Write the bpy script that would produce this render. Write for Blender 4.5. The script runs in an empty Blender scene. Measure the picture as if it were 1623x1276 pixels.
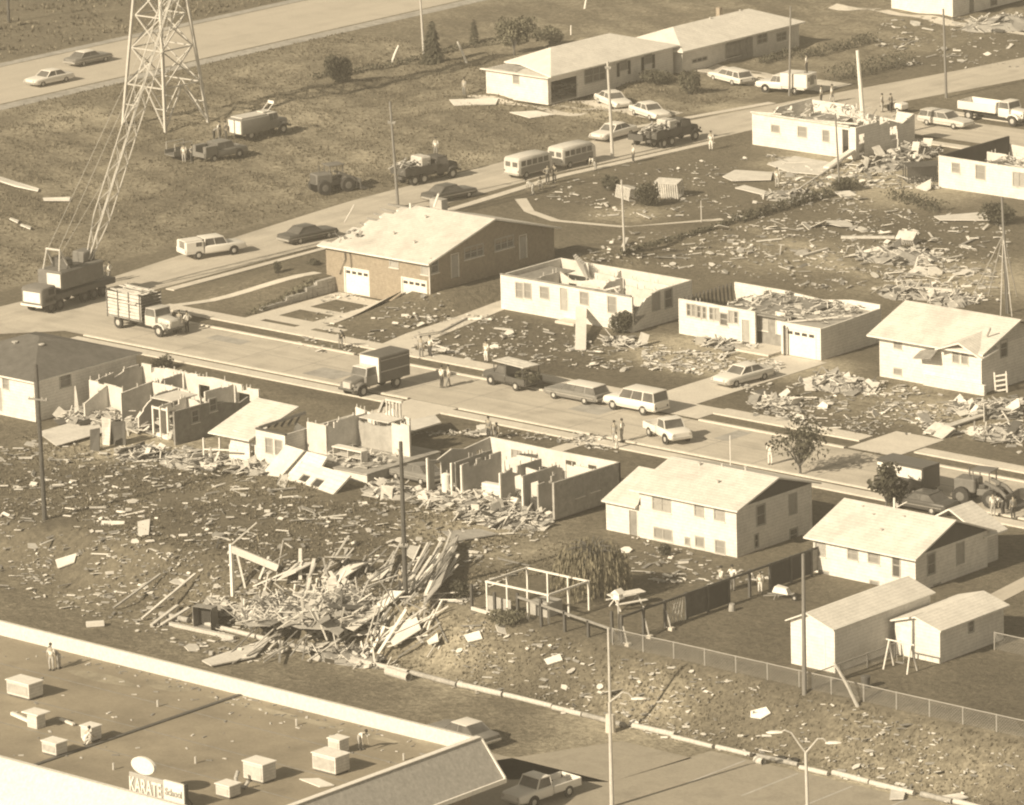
import bpy, bmesh, math, random
from math import sin, cos, tan, pi, radians, hypot, atan2, sqrt
from mathutils import Vector, Matrix, noise

random.seed(7)
SC = bpy.context.scene
COL = SC.collection

# ---------------------------------------------------------------- camera
# aerial view with a long lens; world X runs along the house rows, world Y up the cross street, z = 0 is the street
PW, PH = 1623.0, 1276.0
FPX, PITCH, YAW, ROLL, DIST = 9000.0, radians(14.3), radians(42), radians(1.6), 446.0
_r = Vector((cos(YAW), sin(YAW), 0)); _h = Vector((-sin(YAW), cos(YAW), 0))
FW = _h*cos(PITCH) + Vector((0, 0, -sin(PITCH)))
_u = _h*sin(PITCH) + Vector((0, 0, cos(PITCH)))
CR = _r*cos(ROLL) - _u*sin(ROLL)
CU = _r*sin(ROLL) + _u*cos(ROLL)
CAM = -FW*DIST
cam = bpy.data.cameras.new('camera'); camo = bpy.data.objects.new('camera', cam); COL.objects.link(camo)
m3 = Matrix((CR, CU, -FW)).transposed()
camo.matrix_world = Matrix.Translation(CAM) @ m3.to_4x4()
cam.sensor_fit = 'HORIZONTAL'; cam.sensor_width = 36.0; cam.lens = FPX/PW*36.0
cam.clip_start = 1.0; cam.clip_end = 9000.0
SC.camera = camo
SC.render.resolution_x, SC.render.resolution_y = 1024, 805

# ---------------------------------------------------------------- sky, sun, exposure
TINT = (1.0, 0.84, 0.60)              # the sepia of the old print, carried by the light itself
SUN_EL, SUN_AZ = radians(30), radians(7)
sdir = Vector((sin(SUN_AZ)*cos(SUN_EL)*-1, -cos(SUN_AZ)*cos(SUN_EL), sin(SUN_EL)))   # towards the sun
w = bpy.data.worlds.new('World'); SC.world = w; w.use_nodes = True
nt = w.node_tree; nt.nodes.clear()
sky = nt.nodes.new('ShaderNodeTexSky'); sky.sky_type = 'NISHITA'; sky.sun_disc = False
sky.sun_elevation = SUN_EL; sky.sun_rotation = atan2(sdir.x, sdir.y)
bw = nt.nodes.new('ShaderNodeRGBToBW')
mul = nt.nodes.new('ShaderNodeVectorMath'); mul.operation = 'SCALE'; mul.inputs[0].default_value = (1.0, 0.88, 0.66)
bg = nt.nodes.new('ShaderNodeBackground'); bg.inputs['Strength'].default_value = 0.075
out = nt.nodes.new('ShaderNodeOutputWorld')
nt.links.new(sky.outputs[0], bw.inputs[0]); nt.links.new(bw.outputs[0], mul.inputs['Scale'])
nt.links.new(mul.outputs[0], bg.inputs['Color']); nt.links.new(bg.outputs[0], out.inputs[0])
sl = bpy.data.lights.new('sun', 'SUN'); sl.energy = 4.4; sl.angle = radians(0.6); sl.color = TINT
so = bpy.data.objects.new('sun', sl); COL.objects.link(so)
so.rotation_euler = sdir.to_track_quat('Z', 'Y').to_euler(); so.location = (0, -60, 120)
SC.view_settings.view_transform = 'Standard'; SC.view_settings.look = 'None'
SC.view_settings.gamma = 1.0; SC.view_settings.exposure = 0.74
SC.render.engine = 'CYCLES'
SC.cycles.max_bounces = 5; SC.cycles.diffuse_bounces = 3; SC.cycles.glossy_bounces = 2
SC.cycles.filter_width = 2.1
SC.cycles.volume_bounces = 0; SC.cycles.volume_max_steps = 64

# ---------------------------------------------------------------- terrain
def sst(a, b, x):
    t = (x-a)/(b-a); t = 0 if t < 0 else 1 if t > 1 else t
    return t*t*(3-2*t)
DROP = 3.2
def H(x, y):
    z = 0.0
    if y < -8: z -= 0.75*sst(4, -8, x)*sst(-8, -15, y)
    if y < -43.5: z -= (DROP + z*1.0)*sst(-44.8, -50.6, y)
    if 9 < y < 50:
        if -50 < x < -36: z += 1.35*sst(-48.5, -43.5, x)*sst(10, 20, y)*sst(50, 40, y)*sst(-37.9, -38.3, x)
        if -39 < x <= -37.9: z = max(z, 1.35*sst(-37.9, -38.3, x)*sst(10, 20, y)*sst(50, 40, y))
        if -30 < x < -20: z += 1.3*sst(-30, -29.9, x)*sst(-22.6, -25.2, x)*sst(11, 22, y)*sst(50, 40, y)
    if -118 < x < -63:
        k = sst(-63, -67, x)*sst(-118, -112, x)
        z += k*(0.16*sin(x*0.31+y*0.17)+0.13*sin(x*0.83-y*0.47)+0.1*sin(y*1.3+x*0.5))
    if y < -44.8 and y > -51.2:
        z += 0.12*sin(x*0.7)*sin(y*0.9+x*0.2)*sst(-44.8, -46.5, y)*sst(-51.2, -49.5, y)
    return z
def ray(px, py): return (FW + CR*((px-PW/2)/FPX) - CU*((py-PH/2)/FPX))
def PZ(px, py, z=0.0):
    d = ray(px, py); return CAM + d*((z-CAM.z)/d.z)
def P(px, py, dz=0.0):                     # where the ground lies at a place read off the photograph
    z = 0.0
    for _ in range(14):
        p = PZ(px, py, z + dz); zn = H(p.x, p.y); z = 0.5*(z+zn)
    p = PZ(px, py, z + dz); p.z = H(p.x, p.y)
    return p
def PY(px, py, Y):
    d = ray(px, py); return CAM + d*((Y-CAM.y)/d.y)
def PX(px, py, X):
    d = ray(px, py); return CAM + d*((X-CAM.x)/d.x)
def PV(base, px, py):                      # a point above base, in the vertical plane through it that faces the camera
    d = ray(px, py); t = (Vector(base)-CAM).dot(_h)/d.dot(_h); return CAM + d*t

# ---------------------------------------------------------------- materials
MATS = {}
def mat(name, c, var=0.18, scale=1.2, rough=0.85, detail=5.0, bump=0.0, spec=0.25, streak=None, metal=0.0, dirt=0.0, fine=0.09):
    if name in MATS: return MATS[name]
    if not isinstance(c, (tuple, list)): c = (c, c*0.975, c*0.93)
    m = bpy.data.materials.new(name); m.use_nodes = True; t = m.node_tree; N = t.nodes; L = t.links
    b = N['Principled BSDF']; b.inputs['Roughness'].default_value = rough; b.inputs['Metallic'].default_value = metal
    b.inputs['Specular IOR Level'].default_value = spec
    g = N.new('ShaderNodeNewGeometry')
    mp = N.new('ShaderNodeMapping'); L.new(g.outputs['Position'], mp.inputs['Vector'])
    if streak: mp.inputs['Scale'].default_value = streak
    n = N.new('ShaderNodeTexNoise'); n.inputs['Scale'].default_value = scale; n.inputs['Detail'].default_value = detail
    n.inputs['Roughness'].default_value = 0.62
    L.new(mp.outputs[0], n.inputs['Vector'])
    r = N.new('ShaderNodeMapRange'); r.inputs['From Min'].default_value = 0.3; r.inputs['From Max'].default_value = 0.7
    r.inputs['To Min'].default_value = 1-var; r.inputs['To Max'].default_value = 1+var
    L.new(n.outputs['Fac'], r.inputs['Value'])
    s = N.new('ShaderNodeVectorMath'); s.operation = 'SCALE'; s.inputs[0].default_value = c
    L.new(r.outputs[0], s.inputs['Scale'])
    last = s.outputs[0]
    if fine:
        nf = N.new('ShaderNodeTexNoise'); nf.inputs['Scale'].default_value = 5.5; nf.inputs['Detail'].default_value = 3; L.new(g.outputs['Position'], nf.inputs['Vector'])
        rf = N.new('ShaderNodeMapRange'); rf.inputs['From Min'].default_value = 0.3; rf.inputs['From Max'].default_value = 0.7
        rf.inputs['To Min'].default_value = 1-fine; rf.inputs['To Max'].default_value = 1+fine; L.new(nf.outputs['Fac'], rf.inputs['Value'])
        sf = N.new('ShaderNodeVectorMath'); sf.operation = 'SCALE'; L.new(last, sf.inputs[0]); L.new(rf.outputs[0], sf.inputs['Scale']); last = sf.outputs[0]
    if dirt:
        n2 = N.new('ShaderNodeTexNoise'); n2.inputs['Scale'].default_value = 0.35; n2.inputs['Detail'].default_value = 7
        L.new(g.outputs['Position'], n2.inputs['Vector'])
        r2 = N.new('ShaderNodeMapRange'); r2.inputs['From Min'].default_value = 0.5; r2.inputs['From Max'].default_value = 0.75
        r2.inputs['To Min'].default_value = 1; r2.inputs['To Max'].default_value = 1-dirt
        L.new(n2.outputs['Fac'], r2.inputs['Value'])
        s2 = N.new('ShaderNodeVectorMath'); s2.operation = 'SCALE'; L.new(last, s2.inputs[0]); L.new(r2.outputs[0], s2.inputs['Scale'])
        last = s2.outputs[0]
    L.new(last, b.inputs['Base Color'])
    if bump:
        bp = N.new('ShaderNodeBump'); bp.inputs['Strength'].default_value = bump; bp.inputs['Distance'].default_value = 0.05
        L.new(n.outputs['Fac'], bp.inputs['Height']); L.new(bp.outputs[0], b.inputs['Normal'])
    MATS[name] = m; return m

def lined(name, c, period, axis='Z', depth=0.25, var=0.1, scale=1.5, rough=0.85, bump=0.4, dirt=0.12):
    """boards, courses or shingles: fine repeating lines across one axis"""
    m = mat(name, c, var, scale, rough, dirt=dirt); t = m.node_tree; N = t.nodes; L = t.links
    b = N['Principled BSDF']; g = next(n for n in N if n.type == 'NEW_GEOMETRY')
    sx = N.new('ShaderNodeSeparateXYZ'); L.new(g.outputs['Position'], sx.inputs[0])
    md = N.new('ShaderNodeMath'); md.operation = 'PINGPONG'; md.inputs[1].default_value = period*0.5
    L.new(sx.outputs[axis], md.inputs[0])
    mr = N.new('ShaderNodeMapRange'); mr.inputs['From Min'].default_value = 0; mr.inputs['From Max'].default_value = period*0.2
    mr.inputs['To Min'].default_value = 1-depth; mr.inputs['To Max'].default_value = 1
    L.new(md.outputs[0], mr.inputs['Value'])
    old = b.inputs['Base Color'].links[0].from_socket
    s = N.new('ShaderNodeVectorMath'); s.operation = 'SCALE'; L.new(old, s.inputs[0]); L.new(mr.outputs[0], s.inputs['Scale'])
    L.new(s.outputs[0], b.inputs['Base Color'])
    return m

M_WALL = lined('white_siding', 0.70, 0.24, 'Z', 0.16)
M_WALL2 = lined('cream_siding', 0.60, 0.2, 'Z', 0.2)
M_PLASTER = mat('interior_plaster', 0.62, 0.12, 0.9, dirt=0.2)
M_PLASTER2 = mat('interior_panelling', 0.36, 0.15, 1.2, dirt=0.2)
M_BRICK = lined('brown_brick', (0.30, 0.26, 0.21), 0.16, 'Z', 0.2, 0.2, 3.0)
M_FOUND = mat('foundation_block', 0.42, 0.15, 1.5, dirt=0.2)
M_ROOF = lined('pale_shingle', 0.62, 0.3, 'Y', 0.16, 0.12, 0.9, bump=0.2, dirt=0.2)
M_ROOFX = lined('pale_shingle_across', 0.70, 0.3, 'X', 0.16, 0.1, 0.9, bump=0.2, dirt=0.12)
M_ROOFD = mat('dark_shingle', 0.13, 0.2, 1.5, dirt=0.2)
M_TRIM = mat('white_trim', 0.72, 0.06, 1.0)
M_SASH = mat('window_sash', 0.36, 0.08, 1.0)
M_DARKTRIM = mat('dark_eave', 0.10, 0.1, 1.0)
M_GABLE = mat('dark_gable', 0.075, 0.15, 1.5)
M_GLASS = mat('window_glass', 0.12, 0.35, 0.8, rough=0.25, spec=0.5)
M_BLIND = mat('drawn_blind', 0.25, 0.12, 1.0)
M_CURTAIN = mat('lit_curtain', 0.34, 0.1, 1.0)
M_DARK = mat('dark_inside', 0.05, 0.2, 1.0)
M_DOOR = mat('tan_door', 0.36, 0.1, 1.0)
M_DOORW = mat('white_door', 0.74, 0.06, 1.0)
M_WOOD = mat('weathered_board', 0.34, 0.25, 2.0, dirt=0.2)
M_WOODP = mat('pale_board', 0.56, 0.18, 2.0)
M_WOODM = mat('brown_board', 0.24, 0.25, 2.0)
M_WOODD = mat('dark_timber', 0.09, 0.25, 2.0)
M_POLE = mat('pole_timber', 0.20, 0.2, 2.0, streak=(4, 4, 0.4))
M_POLEL = mat('pale_pole', 0.5, 0.15, 2.0, streak=(4, 4, 0.4))
M_CONC = mat('concrete', (0.60, 0.57, 0.52), 0.1, 0.7, dirt=0.12)
M_ROAD = mat('road_surface', (0.49, 0.46, 0.41), 0.14, 0.7, dirt=0.22, detail=8, streak=(1.3, 0.12, 1))
M_STREET = mat('street_surface', (0.49, 0.46, 0.41), 0.14, 0.7, dirt=0.25, detail=8, streak=(0.12, 1.3, 1))
M_HIGHWAY = mat('highway_surface', (0.47, 0.44, 0.39), 0.07, 0.3, dirt=0.12, streak=(1.5, 0.12, 1))
M_LOT = mat('lot_surface', (0.33, 0.305, 0.26), 0.22, 0.35, dirt=0.35, detail=8)
M_MARK = mat('lot_marking', 0.44, 0.12, 1.0)
M_TAR = mat('roof_felt', (0.27, 0.24, 0.19), 0.22, 0.22, dirt=0.2, detail=8)
M_SHAKE = mat('textured_mansard', 0.40, 0.16, 3.0, bump=0.3)
M_STUCCO = mat('front_mansard', 0.62, 0.12, 3.5, bump=0.3)
M_TYRE = mat('tyre_rubber', 0.045, 0.15, 2.0)
M_RIM = mat('hubcap', 0.45, 0.05, 1.0, rough=0.4)
M_CHROME = mat('chrome', 0.6, 0.05, 1.0, rough=0.3, metal=0.6)
M_CARW = mat('car_white', 0.72, 0.04, 1.0, rough=0.35, spec=0.5, fine=0)
M_CARC = mat('car_cream', 0.56, 0.05, 1.0, rough=0.35, spec=0.5)
M_CARG = mat('car_grey', 0.19, 0.06, 1.0, rough=0.35, spec=0.5)
M_CARK = mat('car_dark', 0.09, 0.1, 1.0, rough=0.3, spec=0.5)
M_OLIVE = mat('army_olive', 0.085, 0.15, 1.0)
M_YELLOW = mat('machine_paint', 0.17, 0.12, 1.5, dirt=0.2)
M_STEEL = mat('galvanised_steel', 0.5, 0.08, 2.0, rough=0.5)
M_DSTEEL = mat('dark_steel', 0.10, 0.15, 2.0, rough=0.5)
M_CANVAS = mat('canvas_load', 0.5, 0.15, 2.0)
M_SKIN = mat('skin', (0.36, 0.33, 0.28), 0.05)
M_HAIR = mat('dark_hair', 0.04, 0.1)
M_CLOTH = [mat('white_cloth', 0.74, 0.06), mat('tan_cloth', 0.4, 0.08), mat('grey_cloth', 0.22, 0.08), mat('dark_cloth', 0.07, 0.08)]
M_LEAF = mat('leaf_green', (0.13, 0.125, 0.095), 0.4, 0.8)
M_LEAFD = mat('dark_leaf', (0.08, 0.078, 0.06), 0.4, 0.8)
M_LEAFP = mat('willow_leaf', (0.17, 0.155, 0.115), 0.35, 0.9)
M_BARK = mat('bark', 0.12, 0.2, 2.0)
M_STONE = mat('stone', 0.38, 0.25, 1.2)

# ---------------------------------------------------------------- mesh builder
class MB:
    def __init__(s): s.v = []; s.f = []; s.mi = []; s.M = None
    def add(s, vs, fs, mi=0):
        o = len(s.v)
        for p in vs:
            p = Vector(p); s.v.append(tuple(s.M @ p if s.M else p))
        for f in fs: s.f.append([o+i for i in f]); s.mi.append(mi)
        return s
    def box(s, x0, y0, z0, x1, y1, z1, c=0.0, mi=0):
        if c <= 0:
            vs = [(x0,y0,z0),(x1,y0,z0),(x1,y1,z0),(x0,y1,z0),(x0,y0,z1),(x1,y0,z1),(x1,y1,z1),(x0,y1,z1)]
            return s.add(vs, [(3,2,1,0),(4,5,6,7),(0,1,5,4),(1,2,6,5),(2,3,7,6),(3,0,4,7)], mi)
        c = min(c, (x1-x0)*0.45, (y1-y0)*0.45, (z1-z0)*0.45)
        vs = []; idx = {}
        for a, X in enumerate((x0, x1)):
            for b, Y in enumerate((y0, y1)):
                for e, Z in enumerate((z0, z1)):
                    sx = c if a == 0 else -c; sy = c if b == 0 else -c; sz = c if e == 0 else -c
                    idx[a,b,e] = len(vs)
                    vs += [(X, Y+sy, Z+sz), (X+sx, Y, Z+sz), (X+sx, Y+sy, Z)]
        f = []
        I = lambda a,b,e,k: idx[a,b,e]+k
        for a in (0,1): f.append([I(a,0,0,0),I(a,1,0,0),I(a,1,1,0),I(a,0,1,0)])
        for b in (0,1): f.append([I(0,b,0,1),I(1,b,0,1),I(1,b,1,1),I(0,b,1,1)])
        for e in (0,1): f.append([I(0,0,e,2),I(1,0,e,2),I(1,1,e,2),I(0,1,e,2)])
        for b in (0,1):
            for e in (0,1): f.append([I(0,b,e,1),I(1,b,e,1),I(1,b,e,2),I(0,b,e,2)])
        for a in (0,1):
            for e in (0,1): f.append([I(a,0,e,0),I(a,1,e,0),I(a,1,e,2),I(a,0,e,2)])
        for a in (0,1):
            for b in (0,1): f.append([I(a,b,0,0),I(a,b,1,0),I(a,b,1,1),I(a,b,0,1)])
        for k in idx.values(): f.append([k, k+1, k+2])
        return s.add(vs, f, mi)
    def bar(s, p, q, a, b=None, up=(0,0,1), mi=0):
        p = Vector(p); q = Vector(q); b = b or a
        d = (q-p); L = d.length
        if L < 1e-6: return s
        d /= L; u = Vector(up)
        if abs(d.dot(u)) > 0.99: u = Vector((0,1,0))
        sd = d.cross(u).normalized(); u = sd.cross(d)
        vs = []
        for c in (p, q):
            for i, j in ((-1,-1),(1,-1),(1,1),(-1,1)): vs.append(c + sd*(i*a/2) + u*(j*b/2))
        return s.add(vs, [(0,1,2,3),(7,6,5,4),(0,4,5,1),(1,5,6,2),(2,6,7,3),(3,7,4,0)], mi)
    def tube(s, pts, rad, n=8, mi=0, cap=True):
        pts = [Vector(p) for p in pts]; k = len(pts)
        if not isinstance(rad, (list, tuple)): rad = [rad]*k
        vs = []
        for i, p in enumerate(pts):
            d = (pts[min(i+1,k-1)]-pts[max(i-1,0)]).normalized()
            u = Vector((0,0,1)) if abs(d.z) < 0.9 else Vector((1,0,0))
            a = d.cross(u).normalized(); b = d.cross(a)
            for j in range(n): vs.append(p + (a*cos(2*pi*j/n)+b*sin(2*pi*j/n))*rad[i])
        f = [(i*n+j, i*n+(j+1)%n, (i+1)*n+(j+1)%n, (i+1)*n+j) for i in range(k-1) for j in range(n)]
        if cap: f += [list(range(n))[::-1], [ (k-1)*n+j for j in range(n)]]
        return s.add(vs, f, mi)
    def loft(s, rings, mi=0, cap=True):
        n = len(rings[0]); vs = [p for r in rings for p in r]; k = len(rings)
        f = [(i*n+j, i*n+(j+1)%n, (i+1)*n+(j+1)%n, (i+1)*n+j) for i in range(k-1) for j in range(n)]
        if cap: f += [list(range(n))[::-1], [(k-1)*n+j for j in range(n)]]
        return s.add(vs, f, mi)
    def prism(s, poly, vec, mi=0):
        poly = [Vector(p) for p in poly]; v = Vector(vec); n = len(poly)
        return s.add(poly + [p+v for p in poly], [list(range(n))[::-1], list(range(n,2*n))] + [(j,(j+1)%n,n+(j+1)%n,n+j) for j in range(n)], mi)
    def ball(s, c, rx, ry=None, rz=None, nu=10, nv=7, mi=0, jit=0.0):
        ry = ry or rx; rz = rz or rx; c = Vector(c); vs = []
        for i in range(nv+1):
            th = pi*i/nv
            for j in range(nu):
                ph = 2*pi*j/nu; k = 1+random.uniform(-jit, jit)
                vs.append(c+Vector((rx*sin(th)*cos(ph), ry*sin(th)*sin(ph), rz*cos(th)))*k)
        f = [(i*nu+j, i*nu+(j+1)%nu, (i+1)*nu+(j+1)%nu, (i+1)*nu+j) for i in range(nv) for j in range(nu)]
        return s.add(vs, f, mi)
    def mesh(s, name, mats, smooth=False, recalc=True):
        me = bpy.data.meshes.new(name); me.from_pydata(s.v, [], s.f)
        if not isinstance(mats, (list, tuple)): mats = [mats]
        for m in mats: me.materials.append(m)
        me.polygons.foreach_set('material_index', s.mi)
        if recalc or smooth:
            b = bmesh.new(); b.from_mesh(me)
            if smooth: bmesh.ops.remove_doubles(b, verts=b.verts, dist=1e-5)
            bmesh.ops.recalc_face_normals(b, faces=b.faces); b.to_mesh(me); b.free()
        if smooth:
            me.polygons.foreach_set('use_smooth', [True]*len(me.polygons))
            me.set_sharp_from_angle(angle=radians(38))
        return me
    def build(s, name, mats, parent=None, loc=None, rz=0, smooth=False, recalc=True):
        o = bpy.data.objects.new(name, s.mesh(name, mats, smooth, recalc)); COL.objects.link(o)
        if parent: o.parent = parent
        if loc is not None: o.location = loc
        if rz: o.rotation_euler.z = rz
        return o
def tag(o, label=None, cat=None, group=None, kind=None):
    if label: o['label'] = label
    if cat: o['category'] = cat
    if group: o['group'] = group
    if kind: o['kind'] = kind
    return o
def thing(name, label, cat, loc=(0,0,0), rz=0, group=None):
    o = bpy.data.objects.new(name, None); COL.objects.link(o); o.location = loc; o.rotation_euler.z = rz
    o.empty_display_size = 0.5
    return tag(o, label, cat, group)
def rrect(hw, z0, z1, r=0.25, n=3):
    """rounded rectangle ring in the y-z plane"""
    r = min(r, hw*0.9, (z1-z0)*0.49); pts = []
    for cy, cz, a0 in ((hw-r, z0+r, -pi/2), (hw-r, z1-r, 0), (-hw+r, z1-r, pi/2), (-hw+r, z0+r, pi)):
        for i in range(n+1):
            a = a0 + pi/2*i/n; pts.append((cy+r*cos(a), cz+r*sin(a)))
    return pts
def xloft(secs, r=0.2):
    return [[(x, y, z) for y, z in rrect(hw, z0, z1, r)] for x, hw, z0, z1 in secs]

# ---------------------------------------------------------------- ground
TRACKS_AND_SHADOW = []
for (a, c, wd, k) in (((205,335),(335,272),1.3,-.25),((222,350),(350,288),1.3,-.25),((600,152),(740,136),1.2,-.3),((130,430),(60,480),1.5,-.2),((430,300),(520,262),1.2,-.2),((700,262),(800,230),1.4,.2),
        ((1165,354),(1262,388),1.2,.35),((1262,388),(1375,440),1.2,.35),((985,402),(890,445),1.3,.4),((985,402),(1010,470),1.2,.3),((20,300),(130,350),1.5,-.15),((300,140),(420,100),1.6,.25),((560,90),(700,60),1.6,.2),((70,822),(300,745),1.2,-.2),((390,610),(700,690),1.0,.2)):  # the dark line from the left bank pole paints its cast shadow
    TRACKS_AND_SHADOW.append((tuple(PZ(*a)[:2]), tuple(PZ(*c)[:2]), wd, k))
def ground_tone(x, y):
    """0 = watered dark lawn, 0.5 = rough pasture, 1 = dry or bare earth"""
    t = 0.36
    if x < -61.5: t = 0.56
    if x < -138: t = 0.42
    if y < -26 and x < 30: t = 0.24 + 0.1*sst(-44, -50, y)
    if y < -45: t = 0.24 if x > 32 else 0.25
    if y < -50.4: t = 0.5
    if 26 < y < 76 and -20 < x < 40: t = 0.27
    if 55 < y < 80 and -50 < x < -28: t = 0.30
    if 8 < y < 23 and x > -22: t = 0.22
    if -17 < y < -6: t = 0.24
    if -45 < y < -27 and x > 46: t = 0.27
    for cx, cy, r, k in ((3,21,5,.6),(9,22,3,.5),(-3,22,3,.4),(-16,-24,6,.5),(68,-63,12,.3),(20,-28,5,.55),(26,-30,6,.4),(-20,-28,5,.4),(2,-29,5,.4),(6,20,5,.7),(-1,19,4,.5),(13,21,4,.6),(24,17,6,.45),(33,17,6,.5),
                         (-30,80,6,.6),(-28,85,5,.6),(-38,84,5,.5),(-20,79,6,.5),(-15,53,7,.4),(0,52,8,.45),(10,58,8,.4),(-37,57,4,.4),(78,-52,7,.35),(55,-51,5,.4),
                         (32,-47,6,.35),(40,-49,4,.3),(-58,100,4,.6),(-66,68,3,.3),(-70,92,4,.5),(-76,60,6,.2),(-95,70,8,.25),(-110,60,5,.3)):
        d = hypot(x-cx, (y-cy)); 
        if d < r*1.6: t += k*(1-sst(r*0.4, r*1.6, d))
    for (ax,ay),(bx,by),wd,k in TRACKS_AND_SHADOW:
        if min(ax,bx)-3 < x < max(ax,bx)+3 and min(ay,by)-3 < y < max(ay,by)+3:
            dx, dy = bx-ax, by-ay; u = max(0, min(1, ((x-ax)*dx+(y-ay)*dy)/(dx*dx+dy*dy))); d = hypot(x-ax-u*dx, y-ay-u*dy)
            if d < wd: t += k*(1-d/wd)
    t += 0.20*noise.noise((x*0.12, y*0.12, 3.1)) + 0.10*noise.noise((x*0.45, y*0.45, 7.7))
    return max(0, min(1, t))
def axis(lo, hi, st, far):
    a = [lo + st*i for i in range(int((hi-lo)/st)+1)]
    return [lo-f for f in far[::-1]] + a + [hi+f for f in far]
def make_ground():
    xs = axis(-165, 110, 1.0, [10, 40, 150, 600, 2500]); ys = axis(-110, 190, 1.0, [10, 40, 150, 600, 2500])
    # finer steps where the retaining wall and bank drop
    xs = sorted(set(xs + [-38.25, -38.12, -37.9, -29.95, -30.05])); ys = sorted(set(ys + [-45.5, -46.5, -47.5, -48.5, -49.5]))
    nx, ny = len(xs), len(ys)
    v = [(x, y, H(x, y)) for y in ys for x in xs]
    f = [(j*nx+i, j*nx+i+1, (j+1)*nx+i+1, (j+1)*nx+i) for j in range(ny-1) for i in range(nx-1)]
    me = bpy.data.meshes.new('ground'); me.from_pydata(v, [], f)
    at = me.attributes.new('tone', 'FLOAT', 'POINT'); at.data.foreach_set('value', [ground_tone(p[0], p[1]) for p in v])
    me.polygons.foreach_set('use_smooth', [True]*len(f))
    m = bpy.data.materials.new('ground_cover'); m.use_nodes = True; t = m.node_tree; N = t.nodes; L = t.links
    b = N['Principled BSDF']; b.inputs['Roughness'].default_value = 0.95; b.inputs['Specular IOR Level'].default_value = 0.1
    a = N.new('ShaderNodeAttribute'); a.attribute_name = 'tone'
    g = N.new('ShaderNodeNewGeometry')
    n1 = N.new('ShaderNodeTexNoise'); n1.inputs['Scale'].default_value = 1.1; n1.inputs['Detail'].default_value = 8; n1.inputs['Roughness'].default_value = 0.7
    n2 = N.new('ShaderNodeTexNoise'); n2.inputs['Scale'].default_value = 0.16; n2.inputs['Detail'].default_value = 4
    n3 = N.new('ShaderNodeTexNoise'); n3.inputs['Scale'].default_value = 4.5; n3.inputs['Detail'].default_value = 5; n3.inputs['Roughness'].default_value = 0.75
    for n in (n1, n2, n3): L.new(g.outputs['Position'], n.inputs['Vector'])
    ad = N.new('ShaderNodeMath'); ad.operation = 'MULTIPLY_ADD'; ad.inputs[1].default_value = 0.75; L.new(n1.outputs['Fac'], ad.inputs[0])
    sb = N.new('ShaderNodeMath'); sb.operation = 'MULTIPLY_ADD'; sb.inputs[1].default_value = 0.4; L.new(n2.outputs['Fac'], sb.inputs[0]); L.new(a.outputs['Fac'], sb.inputs[2])
    L.new(sb.outputs[0], ad.inputs[2])
    cr = N.new('ShaderNodeValToRGB'); e = cr.color_ramp.elements
    e[0].position = 0.42; e[0].color = (0.098, 0.089, 0.071, 1)
    e[1].position = 1.75/1.0 if False else 1.0; e[1].color = (0.42, 0.385, 0.31, 1)
    q = cr.color_ramp.elements.new(0.72); q.color = (0.185, 0.168, 0.133, 1)
    mr = N.new('ShaderNodeMapRange'); mr.inputs['From Min'].default_value = 0.0; mr.inputs['From Max'].default_value = 1.85
    a3 = N.new('ShaderNodeMath'); a3.operation = 'MULTIPLY_ADD'; a3.inputs[1].default_value = 0.5; L.new(n3.outputs['Fac'], a3.inputs[0]); L.new(ad.outputs[0], a3.inputs[2]); L.new(a3.outputs[0], mr.inputs['Value']); L.new(mr.outputs[0], cr.inputs['Fac'])
    def band(n, lo, hi):
        q = N.new('ShaderNodeMapRange'); q.inputs['From Min'].default_value = .32; q.inputs['From Max'].default_value = .68; q.inputs['To Min'].default_value = lo; q.inputs['To Max'].default_value = hi; L.new(n.outputs['Fac'], q.inputs['Value']); return q
    n4 = N.new('ShaderNodeTexNoise'); n4.inputs['Scale'].default_value = 2.2; n4.inputs['Detail'].default_value = 4; L.new(g.outputs['Position'], n4.inputs['Vector'])
    last = cr.outputs['Color']
    for q in (band(n3, .78, 1.2), band(n4, .85, 1.15)):
        sc = N.new('ShaderNodeVectorMath'); sc.operation = 'SCALE'; L.new(last, sc.inputs[0]); L.new(q.outputs[0], sc.inputs['Scale']); last = sc.outputs[0]
    L.new(last, b.inputs['Base Color'])
    bp = N.new('ShaderNodeBump'); bp.inputs['Strength'].default_value = 0.8; bp.inputs['Distance'].default_value = 0.25
    a4 = N.new('ShaderNodeMath'); a4.operation = 'MULTIPLY_ADD'; a4.inputs[1].default_value = 0.5; L.new(n3.outputs['Fac'], a4.inputs[0]); L.new(n1.outputs['Fac'], a4.inputs[2]); L.new(a4.outputs[0], bp.inputs['Height']); L.new(bp.outputs[0], b.inputs['Normal'])
    me.materials.append(m)
    o = bpy.data.objects.new('ground', me); COL.objects.link(o); tag(o, kind='structure'); return o
make_ground()

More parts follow.
